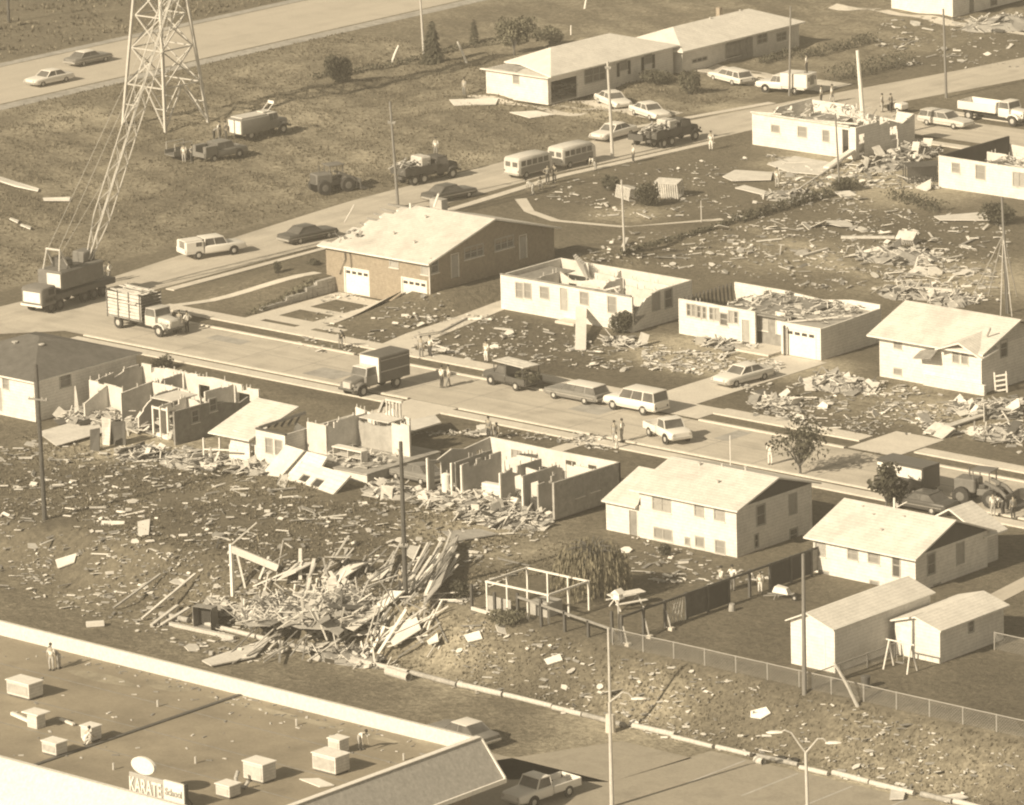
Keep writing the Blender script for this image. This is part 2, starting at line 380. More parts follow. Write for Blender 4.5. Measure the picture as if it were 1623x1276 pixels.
def sheet(name, rects, m, dz=0.02, step=1.5, thick=0.0):
    """paving: rectangles (x0,y0,x1,y1) or quads [(x,y)*4] laid over the terrain, joined in one surface"""
    b = MB()
    for r in rects:
        if len(r) == 4 and not isinstance(r[0], tuple): r = [(r[0],r[1]),(r[2],r[1]),(r[2],r[3]),(r[0],r[3])]
        p = [Vector((q[0], q[1], 0)) for q in r]
        nu = max(1, int(max((p[1]-p[0]).length, (p[2]-p[3]).length)/step)); nv = max(1, int(max((p[3]-p[0]).length, (p[2]-p[1]).length)/step))
        nu = min(nu, 200); nv = min(nv, 200); vs = []
        for j in range(nv+1):
            for i in range(nu+1):
                q = p[0].lerp(p[1], i/nu).lerp(p[3].lerp(p[2], i/nu), j/nv)
                vs.append((q.x, q.y, H(q.x, q.y)+dz))
        fs = [(j*(nu+1)+i, j*(nu+1)+i+1, (j+1)*(nu+1)+i+1, (j+1)*(nu+1)+i) for j in range(nv) for i in range(nu)]
        b.add(vs, fs)
        if thick:
            rim = [i for i in range(nu+1)] + [j*(nu+1)+nu for j in range(1, nv+1)] + [nv*(nu+1)+i for i in range(nu-1, -1, -1)] + [j*(nu+1) for j in range(nv-1, 0, -1)]
            lo = [(vs[i][0], vs[i][1], vs[i][2]-thick) for i in rim]; k = len(rim)
            b.add([vs[i] for i in rim]+lo, [(i, (i+1)%k, k+(i+1)%k, k+i) for i in range(k)])
    o = b.build(name, m, recalc=False); tag(o, kind='structure'); return o
# the two streets, the side street beyond, the highway across the field
xr = [(-200,-45),(-60,-45),(-30,-56),(-2.6,-55.7),(10,-56),(32.5,-59.5),(47.5,-61.8),(60,-61.6),(85,-60.6),(105,-57.5),(127,-52.8),(200,-49)]
road = []
def road_l(y):   # west edge
    pts = [(-60,-60),(-2.6,-57.5),(10,-57.2),(32,-60),(47,-61.7),(75,-61.6),(86,-60.6),(106,-57.2),(127,-53.2),(200,-42)]
    for (a,xa),(c,xc) in zip(pts, pts[1:]):
        if y <= c: return xa+(xc-xa)*(y-a)/(c-a)
    return pts[-1][1]
def road_r(y):
    pts = [(-60,-52),(6,-51),(33,-51.2),(51,-53.6),(67,-54.1),(76,-52.9),(93,-51.5),(110,-48.3),(127,-45),(200,-34)]
    for (a,xa),(c,xc) in zip(pts, pts[1:]):
        if y <= c: return xa+(xc-xa)*(y-a)/(c-a)
    return pts[-1][1]
yy = list(range(-48, 201, 4))
sheet('road', [[(road_l(a),a),(road_r(a),a),(road_r(c),c),(road_l(c),c)] for a, c in zip(yy, yy[1:])], M_ROAD, 0.02)
sheet('street', [(-52.5,-3.8,140,4.1), [(-52.5,4.1),(-46.5,4.1),(-50,7.5),(-52.5,9.5)], [(-52.5,-9.5),(-50,-7.5),(-46.5,-3.8),(-52.5,-3.8)]], M_STREET, 0.026)
sheet('street_joint', [(-40+6.1*k,-3.7,-39.93+6.1*k,4.0) for k in range(21)] + [(-46,.1,90,.17)], mat('road_joint', .27, .2), 0.032, 2)
sheet('road_patch', [(-20,-2.9,-16.5,-.4),(5,.9,8.2,3.2),(38,-3.0,43,-1.0),(20,.6,21.4,3.6),(-35,1.2,-31,2.6)], mat('road_patch', .36, .2, dirt=.3), 0.036, 2)
sheet('cross_street', [[(-50.5,99),(-45,100),(-45,107.5),(-49.5,109)], (-45,100,90,107.5)], M_STREET, 0.026)
sheet('highway', [[(-122.2,-120),(-122.2,260),(-136.5,260),(-136.5,-120)]], M_HIGHWAY, 0.03, 4)
sheet('highway_shoulder', [(-121.9,-120,-119.9,260),(-138.2,-120,-136.8,260)], mat('gravel_shoulder', 0.36, 0.3, 1.4, dirt=0.3), 0.016, 3)
# pavements stand a kerb higher than the street
sheet('pavement', [(-46,6.4,-31.2,8.1),(-31.2,6.4,8,8.1),(15.2,6.4,29.6,8.1),(35,6.2,120,7.6)], M_CONC, 0.12, 1.5, 0.15)
sheet('pavement', [(-44,-5.95,-7.2,-4.75),(-2.2,-5.95,11.5,-4.75),(13.5,-5.95,120,-4.75)], M_CONC, 0.12, 1.5, 0.15)
sheet('pavement', [[(-50.4,12),(-49.4,12),(-49.6,33),(-50.2,33)], [(-51.7,48),(-50.7,48),(-52.2,66),(-53.2,66)], [(-53.2,66),(-52.2,66),(-50.4,86),(-51.4,86)],[(-62.6,84),(-61.8,84),(-57.6,104),(-58.6,104)]], M_CONC, 0.1, 1.5, 0.13)
sheet('pavement', [(-48,97,60,98.2),(-44,109.5,60,110.6)], M_CONC, 0.1, 2, 0.13)
sheet('kerb', [(-46.3,4.12,-20.9,4.4),(-17.6,4.12,10,4.4),(15.6,4.12,29.9,4.4),(34.7,4.12,120,4.4),(-44,-4.1,-7.4,-3.82),(-2.0,-4.1,11.6,-3.82),(13.3,-4.1,120,-3.82)], M_CONC, 0.13, 2, 0.16)
def strip_x(n=0): pass
# drives and garden paths
sheet('driveway', [[(-20.8,4.4),(-17.7,4.4),(-19.3,12),(-22.4,12)], [(-22.4,12),(-19.3,12),(-22.0,26),(-23.4,26)]], M_CONC, 0.034)
sheet('driveway', [(7.6,4.5,12.2,24.4),(12.2,4.5,15.2,8.0)], M_CONC, 0.034)
sheet('driveway', [(-7.2,-15.5,-2.2,-3.9)], M_CONC, 0.034)
sheet('driveway', [(30,4.5,34.6,10.5)], M_CONC, 0.034)
sheet('driveway', [(11.8,-14,13.2,-4)], M_CONC, 0.034)
sheet('driveway', [(-76,91.4,-62.4,95.6),(-75,111.2,-57.5,116)], M_CONC, 0.03)
sheet('garden_path', [(-37.4,8.1,-35.6,19.8),(-31.6,8.1,-29.8,19.8),(-35.6,17.6,-31.6,19.4),(-35.6,9.0,-31.6,10.6),(-35.6,13.2,-31.6,14.4),(-29.8,9,-27.2,10.2)], M_CONC, 0.034)
sheet('garden_path', [[(-46,8.1),(-45,8.1),(-39.4,20),(-40.4,20)]], M_CONC, 0.034)
sheet('garden_path', [(-85.5,88.9,-70,90.2),[(-86.5,150),(-86.5,148.4),(-52,146),(-52,148)]], M_CONC, 0.03)
sheet('garden_path', [[(-49.8,56.4),(-49.0,57.2),(-44.9,53.6),(-45.4,52.8)],[(-45.4,52.8),(-45.0,53.6),(-40.4,52.0),(-40.8,51.2)],[(-40.8,51.2),(-40.4,52.0),(-33.6,53.6),(-34,52.8)],[(-34,52.8),(-33.6,53.6),(-29,60.8),(-28.2,60.4)]], M_CONC, 0.03)
sheet('driveway', [[(62.6,-22),(64.2,-22),(63.2,-15),(61.6,-15)],[(61.6,-15),(63.2,-15),(63.2,-6),(61.6,-6)]], M_ROAD, 0.03)
sheet('driveway', [[(-71,151),(-62,148),(-52,146.5),(-52,155)]], M_CONC, 0.03)
# the shop's car park at the foot of the bank
sheet('car_park', [[(50,-68),(62,-60.5),(63,-53.5),(57,-53.5)],[(62,-60.5),(130,-60.5),(130,-51.6),(63,-51.6)],(50,-140,130,-60.5)], M_LOT, 0.02, 3)
sheet('alley', [[(-40,-68),(58,-68),(57,-63.5),(-40,-63.5)]], mat('worn_alley', 0.40, 0.25, 0.5, dirt=0.25), 0.014, 3)
sheet('parking_marking', [[(66+4.4*k,-57.6),(66.16+4.4*k,-57.6),(66.16+4.4*k,-51.9),(66+4.4*k,-51.9)] for k in range(12)], M_MARK, 0.026)

# ---------------------------------------------------------------- walls, windows, roofs
RAG = random.Random(55)
def frameM(x0, y0, x1, y1):
    d = Vector((x1-x0, y1-y0, 0)); L = d.length; d /= L; n = Vector((-d.y, d.x, 0))
    M = Matrix(((d.x, n.x, 0, x0), (d.y, n.y, 0, y0), (0, 0, 1, 0), (0, 0, 0, 1))); return M, L
def topf(top):
    if not isinstance(top, (list, tuple)): return (lambda u: top), []
    def f(u):
        if u <= top[0][0]: return top[0][1]
        for (a, za), (b, zb) in zip(top, top[1:]):
            if u <= b: return za + (zb-za)*((u-a)/(b-a) if b > a else 1)
        return top[-1][1]
    return f, [p[0] for p in top]
def wall(parent, x0, y0, x1, y1, top, ops=(), t=0.16, m=None, z0=0.0, name='wall', m2=None, trim=None, ragged=False):
    """a wall from one corner to the next, inside on the left, with real openings and any top line"""
    M, L = frameM(x0, y0, x1, y1); f, kn = topf(top); b = MB(); b.M = M
    if name == 'partition' or ragged:      # torn edge
        q = []; x = 0.0
        while x < L:
            e = min(L, x+RAG.uniform(.3,1.4)); dz_ = RAG.choice((0,0,.02,.08,.15)) if RAG.random() < .85 else RAG.uniform(.3,.7)
            q += [(x+1e-3, f(x)-dz_*RAG.random()), (e, f(e)-dz_)]; x = e
        f, kn = topf(q)
    us = sorted(set([0, L] + [round(min(max(k,0),L),4) for k in kn] + [round(min(max(c,0),L),4) for o in ops for c in o[:2]]))
    zs = sorted(set([z0] + [c for o in ops for c in o[2:4]]))
    nr = len(zs); sol = {}
    for i in range(len(us)-1):
        um = (us[i]+us[i+1])/2
        for j in range(nr):
            za = zs[j]; zb = zs[j+1] if j+1 < nr else 99
            s = za < f(um)-0.01
            zm = (za+zb)/2 if zb < 90 else za+0.01
            for o in ops:
                if o[0] < um < o[1] and o[2] < zm < o[3]: s = False
            sol[i, j] = s
    zt = lambda i, j, u: min(zs[j+1], f(u)) if j+1 < nr else f(u)
    for (i, j), s in sol.items():
        if not s: continue
        a, c = us[i], us[i+1]; za = zs[j]; z1 = max(zt(i, j, a+1e-4), za); z2 = max(zt(i, j, c-1e-4), za)
        q = [(a,0,za),(c,0,za),(c,0,z2),(a,0,z1),(a,t,za),(c,t,za),(c,t,z2),(a,t,z1)]
        b.add(q, [(0,1,2,3)]); b.add(q, [(5,4,7,6)], 1 if m2 else 0)
        for (di, fc) in ((-1,(4,0,3,7)), (1,(1,5,6,2))):
            n = sol.get((i+di, j), False)
            if not n: b.add(q, [fc])
            else:
                ta = z1 if di < 0 else z2; tb = zt(i+di, j, (a-1e-4) if di < 0 else (c+1e-4))
                if tb < ta-0.02: b.add(q, [fc])
        if not sol.get((i, j+1), False): b.add(q, [(3,2,6,7)])
        if not sol.get((i, j-1), False): b.add(q, [(0,4,5,1)])
    if name == 'partition' or ragged:      # splintered stubs of framing along the torn edge
        x = 0.1
        while x < L-0.1:
            if RAG.random() < .38: b.box(x, .03, f(x)-.15, x+.05, t-.03, f(x)+RAG.uniform(.04,.38))
            x += .4
    o = b.build(name, [m or M_WALL] + ([m2] if m2 else []), parent)
    return o, M
def window(parent, M, u0, u1, z0, z1, kind='glass', t=0.16, fm=None):
    fm = fm or M_TRIM
    if kind == 'hole': return None
    if kind == 'garage':
        b = MB(); b.M = M; b.box(u0, 0.05, z0, u1, 0.1, z1)
        for k in range(1, 4): zz = z0+(z1-z0)*k/4; b.box(u0, 0.03, zz-0.025, u1, 0.049, zz+0.025)
        o = b.build('garage_door', M_DOORW, parent)
        for k in range(4):
            g = MB(); g.M = M; c = u0+(u1-u0)*(k+0.5)/4; ww = (u1-u0)*0.075
            g.box(c-ww*1.15, 0.02, z0+(z1-z0)*0.80, c+ww*1.15, 0.047, z0+(z1-z0)*0.91); g.build('door_light', M_DARK, o)
        f = MB(); f.M = M
        for a, c in ((u0-0.12, u0), (u1, u1+0.12)): f.box(a, -0.03, z0, c, 0.08, z1+0.12)
        f.box(u0, -0.032, z1, u1, 0.08, z1+0.12); f.build('door_frame', M_TRIM, parent); return o
    if kind in ('door', 'darkdoor', 'whitedoor'):
        b = MB(); b.M = M; b.box(u0+0.06, 0.05, z0, u1-0.06, 0.1, z1-0.06)
        for zz in (0.16, 0.52): b.box(u0+0.18, 0.03, z0+(z1-z0)*zz, u1-0.18, 0.049, z0+(z1-z0)*(zz+0.28))
        o = b.build('door', {'door':M_DOOR,'darkdoor':M_WOODM,'whitedoor':M_DOORW}[kind], parent)
        h = MB(); h.M = M; h.ball((u1-0.16, 0.02, z0+1.0), 0.04, nu=6, nv=4); h.build('handle', M_CHROME, o)
        g = MB(); g.M = M; g.box(u0, -0.03, z0, u0+0.06, 0.1, z1); g.box(u1-0.06, -0.03, z0, u1, 0.1, z1); g.box(u0+0.06, -0.03, z1-0.06, u1-0.06, 0.1, z1)
        g.build('door_frame', fm, parent); return o
    b = MB(); b.M = M; fw = 0.07
    b.box(u0-0.04, -0.03, z0-0.04, u0+fw, 0.09, z1+0.04); b.box(u1-fw, -0.03, z0-0.04, u1+0.04, 0.09, z1+0.04)
    b.box(u0+fw, -0.03, z0-0.04, u1-fw, 0.09, z0+fw); b.box(u0+fw, -0.03, z1-fw, u1-fw, 0.09, z1+0.04)
    ncol = max(1, int(round((u1-u0)/0.9)))
    for k in range(1, ncol): c = u0+(u1-u0)*k/ncol; b.box(c-0.045, -0.02, z0+fw, c+0.045, 0.085, z1-fw)
    if z1-z0 > 0.8:
        for k in range(ncol):
            a = u0+(u1-u0)*k/ncol+0.045; c = u0+(u1-u0)*(k+1)/ncol-0.045; zz = (z0+z1)/2; b.box(max(a,u0+fw), -0.015, zz-0.03, min(c,u1-fw), 0.08, zz+0.03)
    o = b.build('window', M_SASH if fm is M_TRIM else fm, parent)
    sl_ = MB(); sl_.M = M; sl_.box(u0-0.1, -0.09, z0-0.1, u1+0.1, -0.002, z0-0.043); sl_.build('sill', M_TRIM, o)
    if kind != 'open':
        pm = {'glass':M_GLASS,'blind':M_BLIND,'curtain':M_CURTAIN,'dark':M_DARK}[kind]
        p = MB(); p.M = M; p.box(u0+fw-0.01, 0.03, z0+fw-0.01, u1-fw+0.01, 0.045, z1-fw+0.01); p.build('pane', pm, o)
    return o
class House:
    """a house seen from its sunlit long or gable side (front, at y = Y0) and its shaded right side (x = X1)"""
    def __init__(s, name, label, X0, X1, Y0, Y1, base, group=None, cat='house'):
        s.X0, s.X1, s.Y0, s.Y1, s.b = X0, X1, Y0, Y1, base; s.W = X1-X0; s.D = Y1-Y0
        s.t = thing(name, label, cat, (X0, Y0, base), 0, group)
    def opsF(s, L, Y=None):
        r = []
        for px, py, w_, h_, *k in L:
            p = PY(px, py, s.Y0 if Y is None else Y); u = p.x-s.X0; z = p.z-s.b; r.append((u-w_/2, u+w_/2, max(z-h_/2, 0.02), max(z+h_/2, 0.3), k[0] if k else 'glass'))
        return r
    def opsR(s, L, X=None):
        r = []
        for px, py, w_, h_, *k in L:
            p = PX(px, py, s.X1 if X is None else X); u = p.y-s.Y0; z = p.z-s.b; r.append((u-w_/2, u+w_/2, max(z-h_/2, 0.02), max(z+h_/2, 0.3), k[0] if k else 'glass'))
        return r
    def wall(s, x0, y0, x1, y1, top, ops=(), **kw):
        o, M = wall(s.t, x0, y0, x1, y1, top, [tuple(q[:4]) for q in ops], **kw)
        for q in ops: window(s.t, M, q[0], q[1], q[2], q[3], q[4] if len(q) > 4 else 'glass')
        return o
    def shell(s, h, F=(), R=(), B=(), L=(), tF=None, tR=None, tB=None, tL=None, th=0.18, **kw):
        W, D = s.W, s.D
        s.wall(0, 0, W, 0, tF or h, F, t=th, **kw); s.wall(W, th, W, D-th, tR or h, [(a-th,b-th,c,d,k) for a,b,c,d,k in R], t=th, **kw)
        s.wall(W, D, 0, D, tB or h, B, t=th, **kw); s.wall(0, D-th, 0, th, tL or h, L, t=th, **kw)
    def gable_x(s, x0, x1, y0, y1, ze, zr, o=0.45, ox=0.35, th=0.14, m=None, name='roof', ym=None):
        """gabled roof with its ridge along x; y0, y1 are the wall lines, ze the wall top"""
        ym = (y0+y1)/2 if ym is None else ym
        k0 = (zr-ze)/(ym-y0); k1 = (zr-ze)/(y1-ym)
        A = [(y0-o, ze-k0*o+th), (ym, zr+th), (y1+o, ze-k1*o+th)]; B_ = [(y1+o, ze-k1*o+0.02), (ym, zr+0.02), (y0-o, ze-k0*o+0.02)]
        pr = A+B_; b = MB(); n = 6
        vs = [(x0-ox, y, z) for y, z in pr] + [(x1+ox, y, z) for y, z in pr]
        b.add(vs, [(0,1,7,6),(1,2,8,7)], 0)
        b.add(vs, [(2,3,9,8),(3,4,10,9),(4,5,11,10),(5,0,6,11),(5,4,1,0),(4,3,2,1),(6,7,10,11),(7,8,9,10)], 1)
        return b.build(name, [m or M_ROOF, M_TRIM], s.t)
    def gable_y(s, x0, x1, y0, y1, ze, zr, o=0.35, oy=0.4, th=0.12, m=None, xm=None, name='roof'):
        xm = (x0+x1)/2 if xm is None else xm
        k0 = (zr-ze)/(xm-x0); k1 = (zr-ze)/(x1-xm)
        pr = [(x0-o, ze-k0*o+th), (xm, zr+th), (x1+o, ze-k1*o+th), (x1+o, ze-k1*o+0.02), (xm, zr+0.02), (x0-o, ze-k0*o+0.02)]
        vs = [(x, y0-oy, z) for x, z in pr] + [(x, y1+oy, z) for x, z in pr]; b = MB()
        b.add(vs, [(0,1,7,6),(1,2,8,7)], 0)
        b.add(vs, [(2,3,9,8),(3,4,10,9),(4,5,11,10),(5,0,6,11),(5,4,1,0),(4,3,2,1),(6,7,10,11),(7,8,9,10)], 1)
        return b.build(name, [m or M_ROOFX, M_TRIM], s.t)
    def hip(s, x0, x1, y0, y1, ze, zr, r0, r1, axis='y', o=0.5, th=0.14, m=None):
        """hipped roof; r0, r1 are the ends of the ridge along the axis"""
        if axis == 'y': xm = (x0+x1)/2; R0, R1 = (xm, r0, zr), (xm, r1, zr)
        else: ym = (y0+y1)/2; R0, R1 = (r0, ym, zr), (r1, ym, zr)
        c = [(x0-o,y0-o,ze),(x1+o,y0-o,ze),(x1+o,y1+o,ze),(x0-o,y1+o,ze)]
        vs = [(x,y,z+th) for x,y,z in c] + c + [(R0[0],R0[1],R0[2]+th),(R1[0],R1[1],R1[2]+th)]
        if axis == 'y': top = [(0,1,8),(1,2,9,8),(2,3,9),(3,0,8,9)]
        else: top = [(0,1,9,8),(1,2,9),(2,3,8,9),(3,0,8)]
        b = MB(); b.add(vs, top, 0); b.add(vs, [(0,4,5,1),(1,5,6,2),(2,6,7,3),(3,7,4,0),(7,6,5,4)], 1)
        return b.build('roof', [m or M_ROOFX, M_TRIM], s.t)
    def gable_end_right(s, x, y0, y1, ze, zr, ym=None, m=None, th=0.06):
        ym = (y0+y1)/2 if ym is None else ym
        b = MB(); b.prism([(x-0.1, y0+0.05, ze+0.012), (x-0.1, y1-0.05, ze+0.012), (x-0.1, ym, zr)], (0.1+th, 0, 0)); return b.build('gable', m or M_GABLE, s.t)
    def part(s, name, b, m, smooth=False): return b.build(name, m, s.t, smooth=smooth)
    def slab(s, name, x0, y0, z0, x1, y1, z1, m, c=0.0):
        b = MB(); b.box(x0,y0,z0,x1,y1,z1,c); return b.build(name, m, s.t)
def vents(hs, spots, zf):
    for x, y in spots:
        b = MB(); z = zf(x, y); b.tube([(x,y,z-0.2),(x,y,z+0.25)], 0.09, 7); b.tube([(x,y,z+0.25),(x,y,z+0.3)], 0.13, 7); b.build('roof_vent', M_STEEL, hs.t)

def rubble(seed, parent, name, n, xr, yr, z, smax=0.9, m=None, zj=0.35, hump=0.0):
    """broken boards and plaster lying on a floor: nobody could count it"""
    rg = random.Random(seed); b = MB()
    for _ in range(n):
        x = rg.uniform(*xr); y = rg.uniform(*yr); k = rg.random()
        hz = hump*(1-((x-(xr[0]+xr[1])/2)/((xr[1]-xr[0])/2))**2)
        zz = z + rg.uniform(0, zj) + hz*rg.random()
        if k < 0.5: L = rg.uniform(0.3, smax*2.2); w_, t_ = rg.uniform(0.06, 0.16), 0.04
        else: L = rg.uniform(0.2, smax); w_, t_ = rg.uniform(0.15, smax*0.7), 0.03
        b.M = Matrix.Translation((x, y, zz)) @ Matrix.Rotation(rg.uniform(0, pi), 4, 'Z') @ Matrix.Rotation(rg.gauss(0, 0.3), 4, 'Y') @ Matrix.Rotation(rg.gauss(0, 0.3), 4, 'X')
        if k > .94: b.M = b.M @ Matrix.Rotation(1.2, 4, 'Y')
        b.box(-L/2, -w_/2, -t_/2, L/2, w_/2, t_/2, mi=rg.choice((0,0,0,1,1,2)))
    o = b.build(name, m or [M_WOODP, M_PLASTER, M_WOODM], parent, recalc=False); o['kind'] = 'stuff'; return o

# ---------------------------------------------------------------- houses
# H1: pale hipped house at the far road, corner of the roof torn open
h = House('bungalow', 'long white bungalow with a torn roof corner and open garage full of belongings', -84.2, -76, 91, 110.2, 0)
h.shell(2.8, h.opsF([(818,125.5,0.8,0.9,'blind')]), h.opsR([(894.6,142,4.0,2.2,'hole'),(933,120,1.3,1.5),(950,116,1.9,1.5),(988,101,1.2,1.3,'blind'),(1027,91,1.2,1.3,'blind')]), m=M_WALL)
for py_, w0 in ((988,0.85),(1027,0.85)):
    y = PX(py_, 100, h.X1).y-h.Y0
    for sgn in (-1,1):
        b = MB(); b.box(h.W+0.003, y+sgn*w0-0.2, 1.1, h.W+0.05, y+sgn*w0+0.2, 2.5, 0.01); h.part('shutter', b, M_DARK)
b = MB(); ze, zr = 2.82, 4.55; xm = h.W/2; o = .5; D = h.D; W = h.W
c = [(-o+2.9,2.4),(W+o,-0.1),(W+o,D+o),(-o,D+o),(-o,3.3)]
vs = [(x,y,ze+.1+(0.25 if i in (0,) else 0)) for i,(x,y) in enumerate(c)] + [(x,y,ze-.04+(0.25 if i==0 else 0)) for i,(x,y) in enumerate(c)] + [(xm,5.2,zr),(xm,D-5,zr)]
b.add(vs, [(0,1,10),(1,2,11,10),(2,3,11),(3,4,10,11),(4,0,10)], 0); b.add(vs, [(i,5+i,5+(i+1)%5,(i+1)%5) for i in range(5)]+[(9,8,7,6,5)], 1); b.build('roof', [M_ROOFX, M_TRIM], h.t)
h.slab('ceiling', 0.2, 0.2, 2.62, W-0.2, 5, 2.72, M_PLASTER)
b = MB()
for k in range(7): b.box(0.2+0.0, 0.5+k*0.42, 2.725, 3.6-k*0.15, 0.58+k*0.42, 2.86)
h.part('joist', b, M_WOODM); b = MB()
for q in ((0.9,1.2,2.2,2.6),(2.4,0.6,3.2,1.5)): b.box(q[0],q[1],2.724,q[2],q[3],2.75)
h.part('roof_deck', b, M_WOODM)
h.slab('eave_board', -0.45, -0.4, 2.72, W+0.4, -0.005, 2.82, M_TRIM)
h.slab('floor', 0.2, 0.2, 0.02, W-0.2, D-0.2, 0.08, M_CONC)
rubble(4, h.t, 'belongings', 70, (W-2.6,W-0.5), (0.9,5.0), 0.1, 0.8, [M_CURTAIN, M_CLOTH[1], M_CLOTH[3]], 1.3)
# H2
h = House('bungalow', 'long pale bungalow with an undamaged light roof behind the hedged lawn', -83, -75.2, 110.7, 129.5, -0.35)
h.shell(2.6, (), h.opsR([(1109,94.5,2.4,0.4,'dark'),(1161,79,2.4,1.4,'curtain'),(1187,72.5,0.95,2.0,'darkdoor'),(1208,61,1.6,1.0),(1238.6,58,1.6,0.9)]), m=M_WALL2)
b = MB(); b.box(h.W+0.003, 7.0, 0.3, h.W+0.03, 11.2, 2.4); h.part('panelling', b, M_WOODM)
h.hip(0, h.W, 0, h.D, 2.62, 4.15, 3.2, h.D-3.4, 'y')
vents(h, [(h.W*.52, 9), (h.W*.5, 14)], lambda x, y: 4.1)
b = MB(); b.box(h.W*.35, 11.5, 3.9, h.W*.35+.5, 12, 4.9, .02); h.part('chimney', b, M_BRICK)
# H3
h = House('bungalow', 'white bungalow in the far corner beside a pale drive', -79.4, -71.2, 150.4, 163, 0)
h.shell(2.9, (), h.opsR([(1540,8,1.0,2.0,'darkdoor'),(1575,0,1.2,1.2)]), m=M_WALL)
h.hip(0, h.W, 0, h.D, 2.92, 4.4, 4, 9, 'y')
# H4: roofless white house by the side street
h = House('roofless_house', 'roofless white house beside the leaning white pole, rear wall lit and side torn open', -47.2, -34.7, 87.6, 96.6, 0, 'roofless houses')
h.shell(3.05, h.opsF([(1229,204,1.0,0.7,'blind'),(1271.5,209,1.1,1.0,'blind'),(1309,215.6,0.8,1.1,'blind'),(1340,226,0.75,2.5,'hole')]),
        [(0.5,1.5,0.05,2.3,'hole'),(5.2,6.4,0.9,2.2,'hole')], tR=[(0,3.05),(3,3.05),(3.4,2.7),(5,2.9),(7,2.2),(8.7,2.9)], tB=[(0,2.9),(2,2.9),(2.2,2.0),(7,2.4),(7.2,2.9),(12.5,2.9)], tL=[(0,3.0),(5,3.0),(6,2.3),(8.7,3.0)], m=M_WALL)
h.wall(4.4, 0.4, 4.4, 5, 2.9, t=0.12, m=M_PLASTER, name='partition'); h.wall(4.6, 5.2, 10, 5.2, [(0,2.9),(3,2.9),(3.2,2.2),(5.4,2.8)], t=0.12, m=M_PLASTER, name='partition')
h.wall(8.2, 0.4, 8.2, 5, [(0,2.8),(2,2.8),(4.6,1.6)], t=0.12, m=M_PLASTER, name='partition')
h.slab('ceiling', 4.6, 0.22, 2.66, 8.1, 5.0, 2.72, M_WOODM)
b = MB(); b.bar((0.1,-0.06,3.13),(11.8,-0.06,3.1),0.2,0.16); b.bar((0,-.2,3.2),(3.4,0.3,3.28),.12); b.bar((6.3,.1,3.1),(12.3,.6,3.3),.16); h.part('wall_plate', b, M_WOODP)
h.slab('floor', 0.2,0.2,0.02,h.W-0.2,h.D-0.2,0.1,M_WOODM)
rubble(14, h.t, 'rubble', 90, (0.6,12), (0.6,8.4), 2.7, 0.8, None, 0.35)
# H5: roofless house at the picture's right edge
h = House('roofless_house', 'roofless pale house with bare dark wall studs behind the broken hedge', -21, -5, 82.4, 93.2, 0, 'roofless houses')
h.shell(2.95, h.opsF([(1515,266,0.9,0.9,'blind'),(1554,273,1.1,1.3,'blind'),(1609.5,284,0.6,1.3,'curtain'),(1619,285,0.6,1.3,'curtain')]), tF=[(0,2.95),(8,2.9),(16,3.0)], tB=[(0,2.9),(9,2.9),(9.1,1.8),(16,2.2)], tL=[(0,0.3),(10.5,0.3)], m=M_WALL)
b = MB()
for k in range(27): b.box(0.02, 0.3+k*0.39, 0.3, 0.1, 0.38+k*0.39, 2.86)
b.box(0.02, 0.2, 2.862, 0.12, 10.6, 2.96); h.part('stud', b, M_WOODD)
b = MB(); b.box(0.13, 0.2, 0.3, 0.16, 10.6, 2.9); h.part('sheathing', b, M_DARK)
h.wall(2.5, 4, 7.5, 4, [(0,2.9),(4.2,2.9),(5,2.4)], [(0.9,1.6,0.05,2.1,'hole')], t=0.12, m=M_PLASTER, name='partition'); h.wall(6, 7.4, 12, 7.4, [(0,2.2),(2,3.1),(6,3.1)], t=0.12, m=M_PLASTER, name='partition')
h.slab('ceiling', 4.5, 0.22, 2.5, 15.7, 3.9, 2.58, M_WOODM); rubble(15, h.t, 'rubble', 120, (4.8,15), (0.5,3.8), 2.6, 0.9, None, 0.3)
h.slab('floor', 0.2,0.2,0.02,h.W-0.2,h.D-0.2,0.1,M_WOODM)
# H6: brick house with two garage doors
h = House('brick_house', 'brown brick house with two white garage doors and a broad pale torn roof', -38.9, -27, 20, 36, 0)
FO = h.opsF([(566,453,2.7,2.2,'garage'),(657,467,2.7,2.2,'garage'),(624.5,415.5,1.0,0.9,'curtain'),(673,424,0.8,1.2,'curtain')])
FO = [(a,b_,0.03 if k=='garage' else c,2.2 if k=='garage' else d,k) for a,b_,c,d,k in FO]
RO = h.opsR([(689,420.6,0.9,1.3,'glass'),(721,421,1.0,2.1,'door'),(751,398.6,2.4,1.0),(799,385,2.4,1.0),(829,391,1.0,2.1,'door')])
h.shell(3.95, FO, RO, m=M_BRICK, m2=M_PLASTER)
h.wall(h.W+0.003, 0, h.W+0.003, 16, [(0,3.955),(8,6.1),(16,3.955)], (), t=0.16, m=M_BRICK, z0=3.953, name='gable')
b = MB(); kk = (6.15-3.95)/8; zf = lambda y: 3.97 + kk*min(y, 16-y)
def rface(x0, x1, y0, y1, m_i=0): b.add([(x0,y0,zf(y0)+.14),(x1,y0,zf(y0)+.14),(x1,y1,zf(y1)+.14),(x0,y1,zf(y1)+.14),(x0,y0,zf(y0)),(x1,y0,zf(y0)),(x1,y1,zf(y1)),(x0,y1,zf(y1))], [(0,1,2,3)], 0) and b.add([(x0,y0,zf(y0)+.14),(x1,y0,zf(y0)+.14),(x1,y1,zf(y1)+.14),(x0,y1,zf(y1)+.14),(x0,y0,zf(y0)),(x1,y0,zf(y0)),(x1,y1,zf(y1)),(x0,y1,zf(y1))], [(0,4,5,1),(1,5,6,2),(2,6,7,3),(3,7,4,0),(7,6,5,4)], 1)
